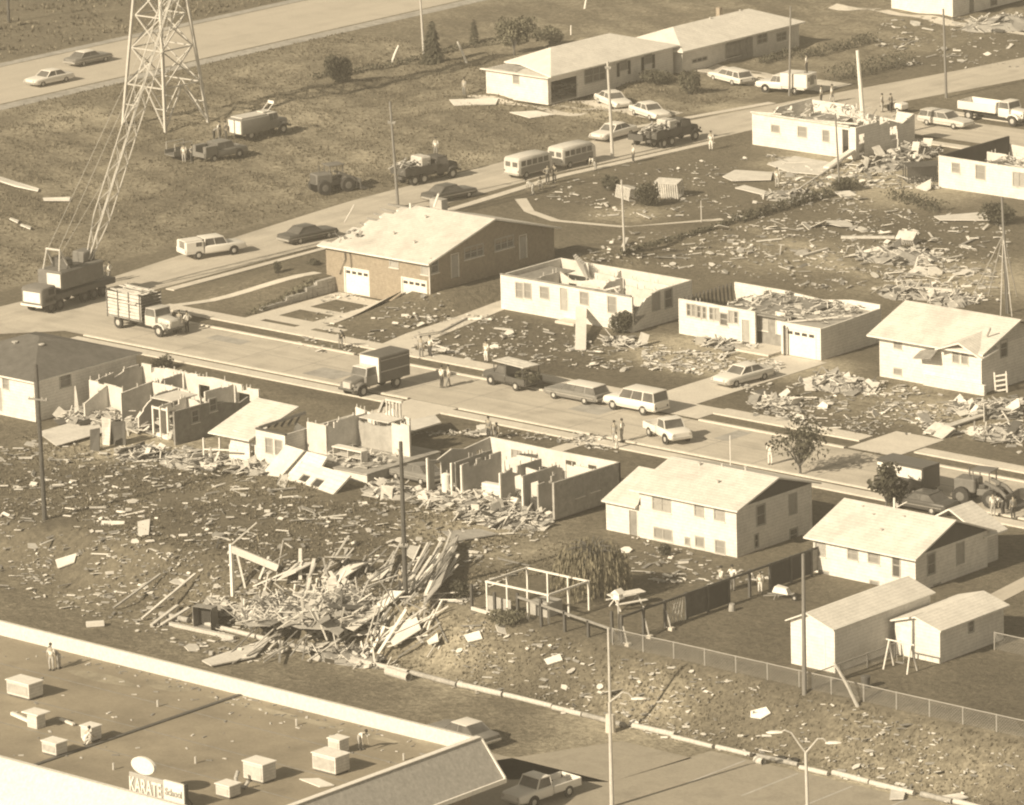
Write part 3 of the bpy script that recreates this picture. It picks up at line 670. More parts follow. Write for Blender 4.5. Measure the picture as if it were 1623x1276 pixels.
front = [(0.55,1.2),(0.75,2.3),(0.35,3.1),(1.2,3.9),(0.9,4.6),(1.7,5.4),(1.3,6.1),(2.3,6.8),(2.0,7.4),(2.9,8.0)]
y = -0.55
for xl, yn in [(-0.5,0.2)] + front: rface(xl+0.0, h.W+0.5, y, yn); y = yn
for xl, ya, yb in ((4.2,8,9.4),(5.2,9.4,11.5),(3.2,11.5,16.5)): rface(xl, h.W+0.5, ya, yb)
h.part('roof', b, [M_ROOF, M_TRIM])
b = MB()
for k in range(9):
    y = 0.6+k*0.9; b.bar((0.1,y,zf(y)-0.05),(1.9+0.2*k,y,zf(y)-0.05),0.06,0.16)
for k in range(6): b.bar((0.5+k*.45,7.9,6.05),(0.3+k*.45,13,4.7+.1*k),0.06,0.16)
h.part('rafter', b, M_WOODM)
b = MB(); b.box(0.25,0.25,3.6,4.5,15.7,3.68); h.part('ceiling', b, M_PLASTER2)
rubble(16, h.t, 'torn_shingles', 60, (-0.2,2.4), (0.4,9), 4.1, 0.7, [M_WOODM, M_ROOF, M_DARKTRIM], 0.9)
for (px1,py1,px2,py2,r_) in ((650,322,651,348,.09),(546,352,562,340,.05),(695,307,688,328,.1)):
    a = PY(px2,py2,h.Y0+7.5); c = PY(px1,py1,h.Y0+7.5); b = MB(); L0 = Vector((h.X0,h.Y0,0)); a.z = max(a.z, 5.6); b.tube([a-L0, c-L0], r_, 7); h.part('vent_pipe', b, M_TRIM)
b = MB(); L0 = Vector((h.X0,h.Y0,0)); a = PY(640,322,29.5)-L0; b.box(a.x+3.2, 9.3, 5.3, a.x+4.6, 10.1, 6.75, .02); h.part('chimney', b, M_STONE)
b = MB(); u = PY(552,400,20).x-h.X0; b.tube([(u-.35,-.12,4.0),(u-.25,-.12,3.0),(u-1.0,-.12,1.6)],.05,6); b.tube([(u-.1,-.1,4.0),(u+.35,-.12,3.4),(u+.4,-.12,2.3)],.035,6); h.part('hanging_cable', b, M_DARKTRIM)
b = MB(); b.box(h.W+0.01,-0.02,1.2,h.W+0.09,0.06,3.9); h.part('downpipe', b, M_TRIM)
vents(h, [(5.2,3),(8.3,2.2),(5.9,6.3)], lambda x, y: zf(y)+.1)
# H7
h = House('roofless_house', 'roofless white house with a dark round bush at its split front corner', -21.9, -7.4, 23.3, 31.0, 0, 'roofless houses')
FO = h.opsF([(823,460,0.8,1.3,'blind'),(836.5,461,0.8,1.3,'blind'),(863,464,1.0,1.0,'blind'),(894,474,0.95,2.0,'door'),(926,473,0.95,1.1,'blind'),(970,483,0.95,1.4,'blind')])
h.shell(2.95, FO, h.opsR([(1039.6,478,1.0,1.5,'curtain'),(1059.5,473,1.0,1.6,'glass')]), tF=[(0,2.95),(14.5,2.95)], tR=[(0,0.4),(0.3,0.6),(1.6,2.5),(3.2,2.9),(7.7,2.95)], tB=[(0,2.95),(14.5,2.95)], tL=[(0,2.95),(7.7,2.95)], m=M_WALL, m2=M_PLASTER)  # first pane on the right is pale to paint daylight showing through
for a in [(3.2,0.2,3.2,3.8,2.9),(3.2,3.9,8.8,3.9,[(0,2.9),(1.6,2.2),(4.2,2.8),(5.6,2.8)]),(8.9,2.4,8.9,5.4,[(0,2.0),(1,2.9),(3,2.9)]),(5.6,5.6,14.2,5.6,2.8),(10.9,0.2,10.9,3.2,[(0,2.9),(2,2.4),(3,2.7)]),(10.9,3.3,14.2,3.3,2.85),(6.9,5.8,6.9,7.5,[(0,2.8),(1,2.2),(1.7,2.9)]),(10.4,5.8,10.4,7.5,[(0,2.7),(1.7,2.2)])]:
    h.wall(*a, [(1.0,1.85,0.05,2.05,'hole')] if a[0] in (3.2,5.6) and a[1] > 3.5 else (), t=0.11, m=M_PLASTER, name='partition')
b = MB(); b.box(0.0,-0.06,2.96,14.4,0.12,3.08); h.part('wall_plate', b, M_WOODM)
b = MB()
for k in range(6): b.bar((3.4+k*.16,7.0-.1*k,2.0),(3.1+k*.2,6.0,3.9-.12*k),.09,.3)
h.part('broken_chimney', b, M_WOODP)
h.slab('ceiling', 0.3,0.3,2.5,3.1,6,2.58,M_WOODM); b = MB(); rg = random.Random(71)
for k in range(9): y0_ = rg.uniform(.5,6); x0_ = rg.uniform(3.5,12); b.bar((x0_,y0_,rg.uniform(2.2,2.9)),(x0_+rg.uniform(1,2.2),y0_+rg.uniform(-.6,.6),rg.uniform(1.2,2.9)),.07,.14)
h.part('joist', b, M_WOODP)
h.slab('floor', 0.2,0.2,0.05,h.W-0.2,h.D-0.2,0.15,M_WOODM); rubble(17, h.t, 'rubble', 130, (0.8,13.8), (0.8,7), 0.2, 0.9, None, 1.2)
h.slab('step', 7.1, -1.3, 0.0, 9.2, -0.02, 0.22, M_CONC, .03)
# H8
h = House('roofless_house', 'roofless white house with an attached garage and its floor strewn with rubble', -4.0, 11.3, 24.7, 32.6, 0, 'roofless houses')
o = 0.5; 
FO = [(u-.22,u+.22,z-.52,z+.52,k) for (u,z,k) in [(PY(px,py,25.2).x+4.0, PY(px,py,25.2).z, k) for px,py,k in ((1091.7,491,'glass'),(1100,492,'blind'),(1108,494,'glass'),(1116.6,495.5,'glass'),(1127.7,497,'glass'),(1136,498,'curtain'),(1158,502,'curtain'),(1166.7,503,'glass'))]]
u = PY(1147.4,500,25.2).x+4.0; FO.append((u-.42,u+.42,1.35,2.4,'glass'))
u = PY(1182,510,25.2).x+4.0; FO.append((u-.45,u+.45,0.1,2.2,'door'))
h.wall(0, 0.5, 8.1, 0.5, 2.95, sorted(FO), t=0.18, m=M_WALL)
FO = [(a-8.1,b_-8.1,c,d,k) for a,b_,c,d,k in h.opsF([(1209,510,1.1,1.35,'curtain'),(1237,513,1.0,1.9,'whitedoor')], 26.0)]
h.wall(8.1, 1.3, 11.2, 1.3, 2.8, FO, t=0.16, m=M_WOODM)
h.wall(11.2, 0, 15.3, 0, 2.55, [(0.55,3.5,0.03,2.2,'garage')], t=0.18, m=M_WALL)
h.wall(15.3, 0.18, 15.3, 7.7, [(0,2.6),(3,2.65),(7.5,2.8)], t=0.18, m=M_WALL)
h.wall(15.3, 7.9, 0, 7.9, [(0,3.1),(3,3.1),(6,2.7),(10,2.95),(15.3,2.95)], t=0.18, m=M_WALL)
h.wall(0, 7.7, 0, 0.7, [(0,1.2),(7,1.2)], t=0.18, m=M_WALL); h.wall(11.2, 5, 11.2, 0.2, 2.5, t=0.14, m=M_PLASTER, name='partition')
b = MB()
for k in range(14): b.bar((0.05,0.9+k*.5,1.2),(0.05-.25,0.9+k*.5+.1,2.9),.1,.16)
h.part('stud', b, M_WOODD)
for a in [(3.9,2.2,3.9,7.6,2.9),(0.4,2.1,3.8,2.1,2.5),(7.6,4.4,7.6,7.6,2.9),(4.1,4.2,11.0,4.2,[(0,2.7),(3,2.4),(7,2.8)])]: h.wall(*a, t=0.11, m=M_PLASTER, name='partition')
h.slab('ceiling', 4.1,0.75,2.62,11.1,7.6,2.7,M_WOODM); h.slab('ceiling', 11.3,0.5,2.45,15.0,7.6,2.52,M_PLASTER2)
rubble(18, h.t, 'rubble', 150, (4.2,14.8), (1.2,7.4), 2.7, 0.7, None, 0.25)
h.slab('floor', 0.2,0.7,0.03,15.1,7.7,0.12,M_CONC)
b = MB(); b.box(11.2,-.04,2.552,15.34,.1,2.66); b.bar((11.4,.2,2.6),(15.2,4.2,2.9),.14,.1); h.part('wall_plate', b, M_TRIM)
b = MB()
for px,py,qy in ((1244,517,568),): u0=PY(px,py,24.4); b.box(u0.x+4-.08,-.45,0,u0.x+4+.08,-.3,2.5)
h.part('porch_post', b, M_WOODD)
h.slab('porch', 7.6,-1.6,0.03,11.15,1.28,0.2,M_CONC,.02)
# H9
h = House('split_level_house', 'pale split-level house with a wide light roof, an awning flap and ruined ground around', 18.3, 28.4, 23.4, 32.0, 0)
h.shell(3.55, h.opsF([(1423,543,0.8,1.0,'blind'),(1515,563,0.65,1.2,'blind'),(1529,565.5,0.65,1.2,'blind'),(1423,589,0.8,0.5,'blind')]), h.opsR([(1591,552,0.9,1.4,'glass')]), m=M_WALL)
h.gable_x(0, h.W, 0, h.D, 3.57, 5.15, 0.75, 0.7); h.wall(h.W+.003, 0, h.W+.003, h.D, [(0,3.56),(h.D/2,5.05),(h.D,3.56)], t=.14, m=M_WALL2, z0=3.555, name='gable')
b = MB(); u = PY(1477,547,23.3).x-h.X0; b.add([(u-1.2,-0.02,2.7),(u+.8,-0.02,3.3),(u+.8,-1.3,2.6),(u-1.2,-1.0,2.3),(u-1.2,-0.02,2.62),(u+.8,-0.02,3.22),(u+.8,-1.3,2.52),(u-1.2,-1.0,2.22)],[(0,1,2,3),(7,6,5,4),(0,4,5,1),(1,5,6,2),(2,6,7,3),(3,7,4,0)]); h.part('awning', b, M_WOODM)
h.slab('foundation', 4.6,-0.35,0,h.W+.5,-0.003,0.85,M_WALL,.03)
b = MB(); vs=[(6.3,-1.0,3.35),(8.6,-1.0,4.15),(10.9,-1.0,3.15),(6.3,1.5,3.6),(8.6,2.2,4.5),(10.9,1.2,3.5)]; b.add(vs+[(x,y,z-.12) for x,y,z in vs],[(0,1,4,3),(1,2,5,4)],0); b.add(vs+[(x,y,z-.12) for x,y,z in vs],[(6,7,1,0),(7,8,2,1),(8,11,5,2),(6,9,10,7),(7,10,11,8)],1); h.part('porch_roof', b, [M_ROOF,M_TRIM])
b = MB(); b.bar((9.6,1.4,4.35),(10.1,1.2,5.1),.12); h.part('loose_board', b, M_WOOD)
# H10: dark-roofed house at the left edge
h = House('bungalow', 'white bungalow with a dark hipped roof at the left end of the row', -40, -28.4, -24.5, -13.2, -0.72)
h.shell(3.2, h.opsF([(9,608,0.7,0.9,'blind'),(-2,632,0.9,2.0,'door')]), h.opsR([(103.5,601.5,1.2,1.2,'glass')]), m=M_WALL)
h.hip(0, h.W, 0, h.D, 3.22, 5.0, 5.2, 6.4, 'x', 0.35, m=M_ROOFD)
b = MB()
for px,py in ((24,549),(66,553)):
    p = PZ(px,py,3.7)-Vector((h.X0,h.Y0,h.b)); b = MB(); b.tube([(p.x,p.y,p.z-.6),(p.x,p.y,p.z+.35)],.12,7); b.tube([(p.x,p.y,p.z+.35),(p.x,p.y,p.z+.42)],.26,8); h.part('roof_vent', b, M_STEEL)
# H11: left ruin
h = House('ruined_house', 'ruined house beside the dark roofed bungalow, walls ragged and its front rooms gone', -27.3, -14.3, -23.2, -13.6, -0.75, 'ruined houses')
W, D = h.W, h.D
h.wall(W, 0.1, W, D, [(0,2.7),(4,2.65),(5.6,2.3),(7.2,1.9),(8.2,2.2),(9.4,0.9)], h.opsR([(308,660,0.8,1.0,'glass'),(336,642,0.8,1.0,'glass')]), t=.16, m=M_WOODM, m2=M_PLASTER)
h.wall(W, D, 0, D, [(0,2.6),(3.8,2.7),(4,2.75),(13,2.8)], [(1.0,2.3,0.9,2.0,'hole'),(2.7,4.0,0.5,2.0,'hole'),(5.4,6.6,.9,2.0,'hole')], ragged=True, t=.16, m=M_WALL, m2=M_PLASTER)
h.wall(0, D, 0, 3.6, [(0,2.8),(3,2.75),(5.9,2.4)], (), t=.14, m=M_WALL2, m2=M_PLASTER2, ragged=True)
for a in [(0.2,3.4,4.6,3.4,[(0,2.7),(4.4,2.6)]),(4.7,9.2,4.7,2.4,[(0,2.7),(3,2.75),(6.8,2.5)]),(4.9,5.8,10.2,5.8,[(0,2.7),(2.4,2.7),(5.3,2.4)]),(7.8,5.6,7.8,1.2,[(0,2.75),(2.5,2.75),(4.4,1.4)]),(10.4,9.2,10.4,6.0,2.7),(10.6,4.0,12.7,4.0,2.6),(10.5,3.8,10.5,0.9,[(0,2.75),(2.9,2.6)]),(2.2,3.3,2.2,.8,[(0,2.6),(2.5,1.6)])]:
    h.wall(*a, [(1.0,1.9,0.05,2.0,'hole')] if a[0] in (10.5,) else (), t=.13, m=M_PLASTER, m2=M_PLASTER2 if a[0] in (7.8,4.7) else None, name='partition')
h.slab('ceiling', 8.0,2.6,2.52,10.3,5.4,2.6,M_PLASTER)
b = MB(); b.box(9.6,1.0,0,9.75,1.12,2.5); b.box(9.76,1.0,0,11.2,1.12,.4); b.box(11.2,1.0,0,11.35,1.12,2.6); b.box(9.76,1.0,2.3,11.2,1.12,2.45); h.part('door_frame', b, M_TRIM)
h.slab('floor', 0.1,1.4,-0.25,W-.17,D-.17,0.02,M_WOODM); h.slab('foundation', 0.6,0.2,-0.9,W-.18,1.38,-0.1,M_FOUND)
rubble(21, h.t, 'rubble', 260, (0.3,12.4), (0.0,7.4), 0.05, 1.0, None, 0.9)
def loose_panel(name, label, cat, pts, m, th=0.06, group=None, extra=None):
    """a flat broken piece lying or leaning where it fell; pts are world corners in order"""
    pts = [Vector(p) for p in pts]; c = sum(pts, Vector())/len(pts); n = (pts[1]-pts[0]).cross(pts[2]-pts[0]).normalized()
    if n.z < 0: n = -n
    b = MB(); b.prism([p-c-n*th/2 for p in pts], n*th); o = b.build(name, m, None, c); tag(o, label, cat, group); return o
# H12: house left standing under half a roof
h = House('ruined_house', 'broken house with half its pale roof left, bare floor deck and fallen front walls', -8.2, 7.5, -24.6, -16.4, -0.35, 'ruined houses')
W, D = h.W, h.D
h.wall(1.0, 0.2, 4.1, 0.2, [(0,0.9),(0.5,2.3),(3.1,2.2)], [(2.2,2.75,0.2,1.9,'hole')], t=.16, m=M_WALL); h.wall(4.12, 0, 7.2, 0, 2.75, h.opsF([(449,677,0.75,1.15,'blind'),(461.5,680,0.75,1.15,'blind')]) and [(1.0,1.75,1.1,2.3,'blind'),(2.0,2.75,1.1,2.3,'blind')], t=.18, m=M_WALL)
h.wall(7.2, 0.2, 7.2, 7.8, [(0,2.8),(4,2.8),(7.6,2.8)], t=.16, m=M_WALL2, m2=M_PLASTER)
b = MB(); b.add([(-.5,-.5,1.95),(3.9,-.55,2.0),(4.6,4.3,3.75),(.2,4.3,3.8),(-.5,-.5,1.85),(3.9,-.55,1.9),(4.6,4.3,3.65),(.2,4.3,3.7)],[(0,1,2,3)],0); b.add([(-.5,-.5,1.95),(3.9,-.55,2.0),(4.6,4.3,3.75),(.2,4.3,3.8),(-.5,-.5,1.85),(3.9,-.55,1.9),(4.6,4.3,3.65),(.2,4.3,3.7)],[(7,6,5,4),(0,4,5,1),(1,5,6,2),(2,6,7,3),(3,7,4,0)],1); h.part('roof', b, [M_ROOF, M_TRIM])
b = MB()
for k in range(6): b.bar((4.2+k*.28,0.5+k*.45,2.75),(4.35+k*.28,0.9+k*.5,3.0+k*.13),.1,.14)
b.bar((4.1,.1,2.85),(7.3,.05,2.83),.2,.12); b.bar((4.3,.2,2.9),(6.2,3.4,3.7),.14,.2); h.part('rafter', b, M_WOODD)
b = MB()
for x in (-.1,1.2,2.4): b.bar((x,.3,-.3),(x+.05,.3,1.9),.12)
b.bar((-1.1,-.4,.5),(2.6,-.5,1.0),.1); b.bar((-1.1,-.4,-.3),(-1.1,-.4,1.4),.12); h.part('post', b, M_TRIM)
h.slab('floor', 8.0,-0.2,1.02,W+.1,D-.2,1.14,M_WOOD)
h.wall(7.9, -0.1, W, -0.1, 1.0, t=.2, m=M_WALL, z0=-.3, name='foundation'); h.wall(W, 0.12, W, D-.2, 1.0, [(3.4,4.2,.3,.8,'dark')], t=.2, m=M_FOUND, z0=-.3, name='foundation')
for a in [(7.4,2.2,9.4,2.2,[(0,3.4),(2,3.4)],M_PLASTER),(9.4,2.4,9.4,6.8,[(0,3.5),(4.4,3.6)],M_PLASTER),(9.6,5.6,13.2,5.6,[(0,3.2),(2.2,2.9),(3.6,3.3)],M_PLASTER2),(13.2,5.4,15.0,5.4,[(0,3.8),(1.8,3.7)],M_PLASTER),(7.4,7.6,13,7.6,[(0,3.5),(3.4,3.0),(3.6,3.9),(5.6,3.7)],M_WALL)]:
    h.wall(*a[:5], (), t=.13, m=a[5], z0=1.14, name='partition')
h.slab('ceiling', 9.5,5.75,3.3,12.6,7.5,3.36,M_PLASTER)
b = MB()
for k in range(5): b.bar((11.0+k*.35,7.3,3.4),(11.0+k*.35,7.3,4.6),.08,.12)
b.bar((10.9,7.3,4.62),(12.6,7.3,4.62),.14); h.part('stud', b, M_WOODP)
rubble(22, h.t, 'rubble', 90, (8.2,15), (0.2,5.2), 1.16, 0.8, None, 0.25); rubble(23, h.t, 'rubble', 60, (0.3,7), (-.8,2.8), -.2, 0.8, None, 0.4)
def furniture(name, label, cat, loc, rz, boxes, group=None):
    t = thing(name, label, cat, loc, rz, group)
    for nm, bx, m in boxes:
        b = MB()
        for q in bx: b.box(*q, 0.02)
        b.build(nm, m, t)
    return t
q = Vector((h.X0, h.Y0, h.b))
furniture('kitchen_counter', 'pale kitchen counter with open shelves left standing on the bare floor deck', 'counter', q+Vector((10.6,1.6,1.14)), 0,
  [('top',[(-.05,-.05,.9,3.0,.75,1.0)],M_TRIM),('side_panel',[(0,0,0,.08,.7,.9)],M_WOODP),('side_panel',[(2.86,0,0,2.94,.7,.9)],M_WOODP),('side_panel',[(1.5,0,0,1.58,.7,.9)],M_WOODP),('shelf',[(.09,.02,.35,1.49,.68,.4),(1.6,.02,.35,2.85,.68,.4)],M_WOODP),('back_panel',[(.09,.62,0.02,2.85,.69,.34),(.09,.62,.42,2.85,.69,.88)],M_WOODM)])
# H13: ruin with its near wall gone
h = House('ruined_house', 'ruined house next to the willow with its near wall gone and rooms laid open', 13.2, 26.0, -24.6, -17.2, 0.25, 'ruined houses')
W, D = h.W, h.D
h.wall(W, 0.0, W, D, [(0,2.75),(7.4,2.7)], h.opsR([(919,772,0.9,1.4,'curtain'),(943,763,0.9,1.4,'curtain')]), t=.18, m=M_WOOD, m2=M_PLASTER)
h.wall(W, D, 0, D, [(0,2.7),(6,2.65),(12.8,2.7)], [(2.2,3.0,0.1,2.1,'hole'),(4.2,5.2,0.1,2.1,'hole'),(9.6,10.6,1.0,2.1,'curtain')], t=.16, m=M_WALL, m2=M_PLASTER)
h.wall(0, D, 0, 0.4, [(0,2.7),(3,2.4),(4.4,2.7),(6,2.2),(7.6,2.5)], [(1.0,1.7,.05,2.0,'hole'),(5.6,6.4,0.3,2.0,'hole')], t=.14, m=M_WALL2, m2=M_PLASTER2)
for a in [(2.6,4.6,2.6,0.5,[(0,2.7),(4.1,2.6)],M_PLASTER2),(3.6,0.4,3.6,4.6,[(0,2.7),(4.2,2.7)],M_PLASTER2),(3.7,4.8,7.2,4.8,[(0,2.0),(1,2.6),(3.5,2.6)],M_PLASTER),(7.4,0.4,7.4,4.8,[(0,2.4),(1,2.7),(4.4,2.7)],M_PLASTER2),(7.6,2.8,9.4,2.8,[(0,2.6),(1.8,2.5)],M_PLASTER),(9.6,0.2,9.6,4.6,[(0,2.7),(4.4,2.7)],M_PLASTER2),(9.8,4.8,12.6,4.8,2.7,M_PLASTER),(11.0,0.3,11.0,2.4,[(0,2.6),(2,2.7)],M_PLASTER2),(4.8,5.0,4.8,7.6,[(0,2.7),(2.6,2.1)],M_PLASTER2)]:
    h.wall(*a[:5], [(0.9,1.8,.4,2.0,'hole')] if a[0] in (9.6,) else ([(1.4,2.2,.05,2.0,'hole')] if a[0] == 7.4 else ()), t=.13, m=a[5], name='partition')
b = MB()
for x in (.1,2.5,3.5,7.3,9.5): b.box(x,0.15,-.02,x+.14,.32,2.6)
h.part('stud', b, M_TRIM)
h.slab('floor', 0.1,0.05,-.15,W-.19,D-.17,0.02,M_WOODM)
h.wall(0, -0.05, W-3.2, -0.05, [(0,-.2),(W-3.2,-.2)], t=.2, m=M_FOUND, z0=-1.6, name='foundation'); h.wall(W, -3.6, W, -0.02, [(0,-.6),(3.5,-.12)], [(.6,1.5,-1.2,-.5,'dark'),(2.3,3.0,-.95,-.4,'dark')], t=.2, m=M_WALL2, z0=-1.6, name='foundation')
rubble(24, h.t, 'rubble', 330, (0.4,12.2), (-2.6,2.6), -0.25, 1.0, None, 0.7, 0.3)
q = Vector((h.X0, h.Y0, h.b))
furniture('chest_of_drawers', 'white chest of drawers standing in the opened room of the ruined house', 'furniture', q+Vector((4.6,1.2,.05)), .1, [('carcass',[(0,.03,0,1.7,.6,1.15)],M_TRIM),('drawer',[(.05,0,.1,1.65,.029,.4),(.05,0,.45,1.65,.029,.75),(.05,0,.8,1.65,.029,1.1)],M_WALL)])
furniture('cabinet', 'dark cabinet tipped beside the doorway of the ruined house', 'furniture', q+Vector((9.9,.6,.05)), -.15, [('carcass',[(0,.03,0,.9,.6,1.0)],M_WOODD),('door',[(.03,0,.05,.43,.029,.95),(.47,0,.05,.87,.029,.95)],M_DARK)])
furniture('armchair', 'dark armchair overturned inside the opened middle room', 'chair', q+Vector((6.5,1.4,.05)), .5, [('seat',[(0,0,.1,.8,.8,.45)],M_CARK),('backrest',[(0,.62,.46,.8,.82,1.0)],M_CARK),('arm',[(-.15,0,.1,-.01,.8,.65),(.81,0,.1,.95,.8,.65)],M_CLOTH[2])])
for i,(x,y,l) in enumerate(((1.4,.9,'round white water tank standing in the left room of the ruined house'),(8.0,1.0,'pale round tank lying on the middle floor of the ruined house'))):
    t = thing('water_heater', l, 'water heater', q+Vector((x,y,.05))); b = MB()
    if i == 0: b.tube([(0,0,0),(0,0,.05),(0,0,1.35),(0,0,1.45)],[.3,.36,.36,.2],12)
    else: b.tube([(-.5,0,.33),(-.45,0,.33),(.45,0,.33),(.5,0,.33)],[.2,.32,.32,.2],12)
    b.build('tank', M_TRIM, t, smooth=True); b = MB(); b.tube([(.1,0,1.4),(.1,0,1.7)] if i==0 else [(.5,0,.33),(.75,0,.33)],.04,6); b.build('pipe', M_STEEL, t)
# H14: white split-level house
h = House('split_level_house', 'large white split-level house with a light gabled roof and a lower side wing', 30.2, 42.5, -23.9, -15.4, -0.25)
W, D = h.W, h.D
fo = h.opsF([(1048.6,797.5,1.7,1.15,'curtain'),(1108,808,.85,1.0,'curtain'),(1140,814,.95,1.0,'curtain'),(1051,846.5,1.7,.8,'blind'),(1109,859,.8,.75,'blind'),(1141.4,867,.9,.95,'blind'),(1089.6,858,.45,.55,'blind')])
h.wall(3.3, 0, W, 0, 3.85, [(a-3.3,b_-3.3,c,d,k) for a,b_,c,d,k in fo], t=.18, m=M_WALL); h.wall(0, 0.15, 3.28, 0.15, 2.6, [(2.15,3.0,.12,2.15,'darkdoor')], t=.18, m=M_WALL)
h.wall(W, .18, W, D-.18, 3.85, [(a-.18,b_-.18,c,d,k) for a,b_,c,d,k in h.opsR([(1206,816,1.0,1.5,'glass'),(1256.5,798.7,.9,1.5,'curtain'),(1199,857,.45,1.0,'dark'),(1258,849,.9,1.1,'glass')])], t=.18, m=M_WALL)
h.wall(W, D, 3.3, D, 3.85, t=.18, m=M_WALL); h.wall(3.3, D-.18, 3.3, .2, 3.85, t=.18, m=M_WALL); h.wall(3.28, 7.6, 0, 7.6, 2.6, t=.18, m=M_WALL); h.wall(0, 7.4, 0, .34, 2.6, t=.18, m=M_WALL)
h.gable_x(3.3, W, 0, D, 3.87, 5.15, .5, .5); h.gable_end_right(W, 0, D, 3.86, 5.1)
h.gable_x(0, 3.2, .15, 7.6, 2.62, 4.05, .5, .0)
vents(h, [(5.8,3.8),(7.6,4.2),(9.6,4.4),(8.8,2.2)], lambda x, y: 3.95+y*.3)
b = MB(); b.tube([(7.2,5.6,5.0),(7.2,5.6,7.2)],.04,6); h.part('aerial_mast', b, M_TRIM)
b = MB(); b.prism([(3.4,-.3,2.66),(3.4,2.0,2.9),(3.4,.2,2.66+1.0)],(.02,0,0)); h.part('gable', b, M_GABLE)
# H15: second white house
h = House('split_level_house', 'white split-level house with a light roof and porch, directly behind the two small sheds', 49.1, 58.1, -23.5, -15.3, -0.6)
W, D = h.W, h.D
h.shell(3.25, h.opsF([(1300,869,.9,1.1,'curtain'),(1351.7,877,.9,.9,'blind'),(1385,883,1.0,.9,'blind'),(1420.7,896,.7,1.7,'glass'),(1305.5,909,.9,.35,'blind'),(1386,925,.8,.4,'blind')]), h.opsR([(1476,893.7,.9,1.5,'glass'),(1522,877,.9,1.5,'curtain'),(1536,921,.9,1.0,'curtain'),(1485,934,.8,.8,'glass')]), m=M_WALL)
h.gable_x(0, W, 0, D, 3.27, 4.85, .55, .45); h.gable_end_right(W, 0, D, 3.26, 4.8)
vents(h, [(3,3.0),(5.4,3.4),(1.6,3.6),(4.8,1.6)], lambda x, y: 3.3+y*.35)
b = MB(); b.tube([(4.0,4.1,4.8),(4.0,4.1,5.7)],.08,7); b.bar((4.1,4.2,5.0),(4.9,4.4,5.5),.05); h.part('aerial_mast', b, M_TRIM)
h.gable_y(3.6, W-.2, 7.9, 10.2, 2.9, 4.3, .35, .2, .14, name='porch_roof', xm=6.0); h.wall(W-.5, 8.6, W-.5, 10.1, 2.85, t=.16, m=M_WALL2); h.wall(W-.67, 10.1, 3.7, 10.1, 2.85, t=.16, m=M_WALL2)
# sheds
h = House('shed', 'long pale shed with an off-centre gable and a shaded blank side, nearest the back fence', 61.6, 65.3, -41.5, -31.2, H(63,-40), None, 'shed')
W, D = h.W, h.D; h.shell(3.05, tF=[(0,3.0),(1.6,3.75),(3.7,3.1)], tB=[(0,3.1),(2.1,3.75),(3.7,3.0)], m=M_WALL)
h.gable_y(0, W, 0, D, 3.04, 3.74, .2, .35, .1, xm=1.6)
b = MB(); b.box(.9,-.03,.02,1.0,-.003,2.4); b.box(2.8,-.03,.02,2.9,-.003,2.4); b.box(1.0,-.03,2.3,2.8,-.003,2.4); h.part('door_frame', b, M_TRIM)
h = House('shed', 'short white shed with one small side window, right of the long shed', 65.8, 69.55, -35.7, -28.7, H(67,-34), None, 'shed')
W, D = h.W, h.D; h.shell(2.3, (), h.opsR([(1539,992,.6,.9,'glass')]), tF=[(0,2.3),(W/2,2.85),(W,2.3)], tB=[(0,2.3),(W/2,2.85),(W,2.3)], m=M_WALL)
h.gable_y(0, W, 0, D, 2.32, 2.86, .3, .3, .14)
b = MB(); b.box(.5,-.02,.05,1.5,-.003,2.0,.005); h.part('door', b, M_DOORW)
# ---------------------------------------------------------------- the shop in the foreground
ZR, ZP = 1.05, 2.0
t = thing('shop', 'flat-roofed shop with pale parapets and a textured mansard along its edges', 'shop', (60, -70.6, -DROP))
L = lambda x, y, z: Vector((x-60, y+70.6, z+DROP))
def sb(name, x0, y0, z0, x1, y1, z1, m, c=0.0):
    b = MB(); p = L(x0,y0,z0); q = L(x1,y1,z1); b.box(p.x,p.y,p.z,q.x,q.y,q.z,c); return b.build(name, m, t)
sb('roof', -60, -91.2, ZR-.4, 59.75, -70.9, ZR, M_TAR)
sb('parapet', -60, -70.88, ZR-.4, 59.7, -70.55, ZP, M_STUCCO, .03)
sb('parapet', 59.72, -91.2, ZR-.4, 60.05, -70.55, ZP, M_SHAKE, .03)
sb('parapet', -60, -91.6, ZR-.4, 60.05, -91.22, ZP, M_STUCCO, .03)
sb('coping', 59.68, -91.6, ZP+.003, 60.1, -70.5, ZP+.06, M_TRIM)
sb('wall', -60, -90.9, -DROP, 59.5, -71.0, ZR-.42, M_BRICK)
b = MB()
pr = [(60.06,ZP-.05),(61.9,-.35),(61.9,-.55),(60.06,-.55)]
ys = (-91.6,-70.55)
vs = [L(x,-70.5,z) for x,z in pr] + [L(x,-93.6 if i in (1,2) else -91.62,z) for i,(x,z) in enumerate(pr)]
b.add(vs, [(0,1,5,4),(2,3,7,6),(3,2,1,0),(4,5,6,7)]); b.build('mansard', M_SHAKE, t)
b = MB(); vs = [L(-60,-91.62,ZP-.05),L(60.05,-91.62,ZP-.05),L(61.88,-93.6,-.35),L(-60,-93.6,-.35),L(-60,-91.62,-.55),L(60.05,-91.62,-.55),L(61.88,-93.6,-.55),L(-60,-93.6,-.55)]
b.add(vs, [(3,2,1,0),(4,5,6,7),(2,3,7,6),(1,2,6,5),(0,4,7,3)]); b.build('mansard', M_STUCCO, t)
b = MB(); p = L(61.91,-93.6,-.6); q = L(62.06,-70.4,-.32); b.box(p.x,p.y,p.z,q.x,q.y,q.z); p = L(60.06,-70.49,-.6); q = L(62.06,-70.38,-.32); b.box(p.x,p.y,p.z,q.x-.16,q.y,q.z); b.build('trim', M_TRIM, t)
b = MB(); 
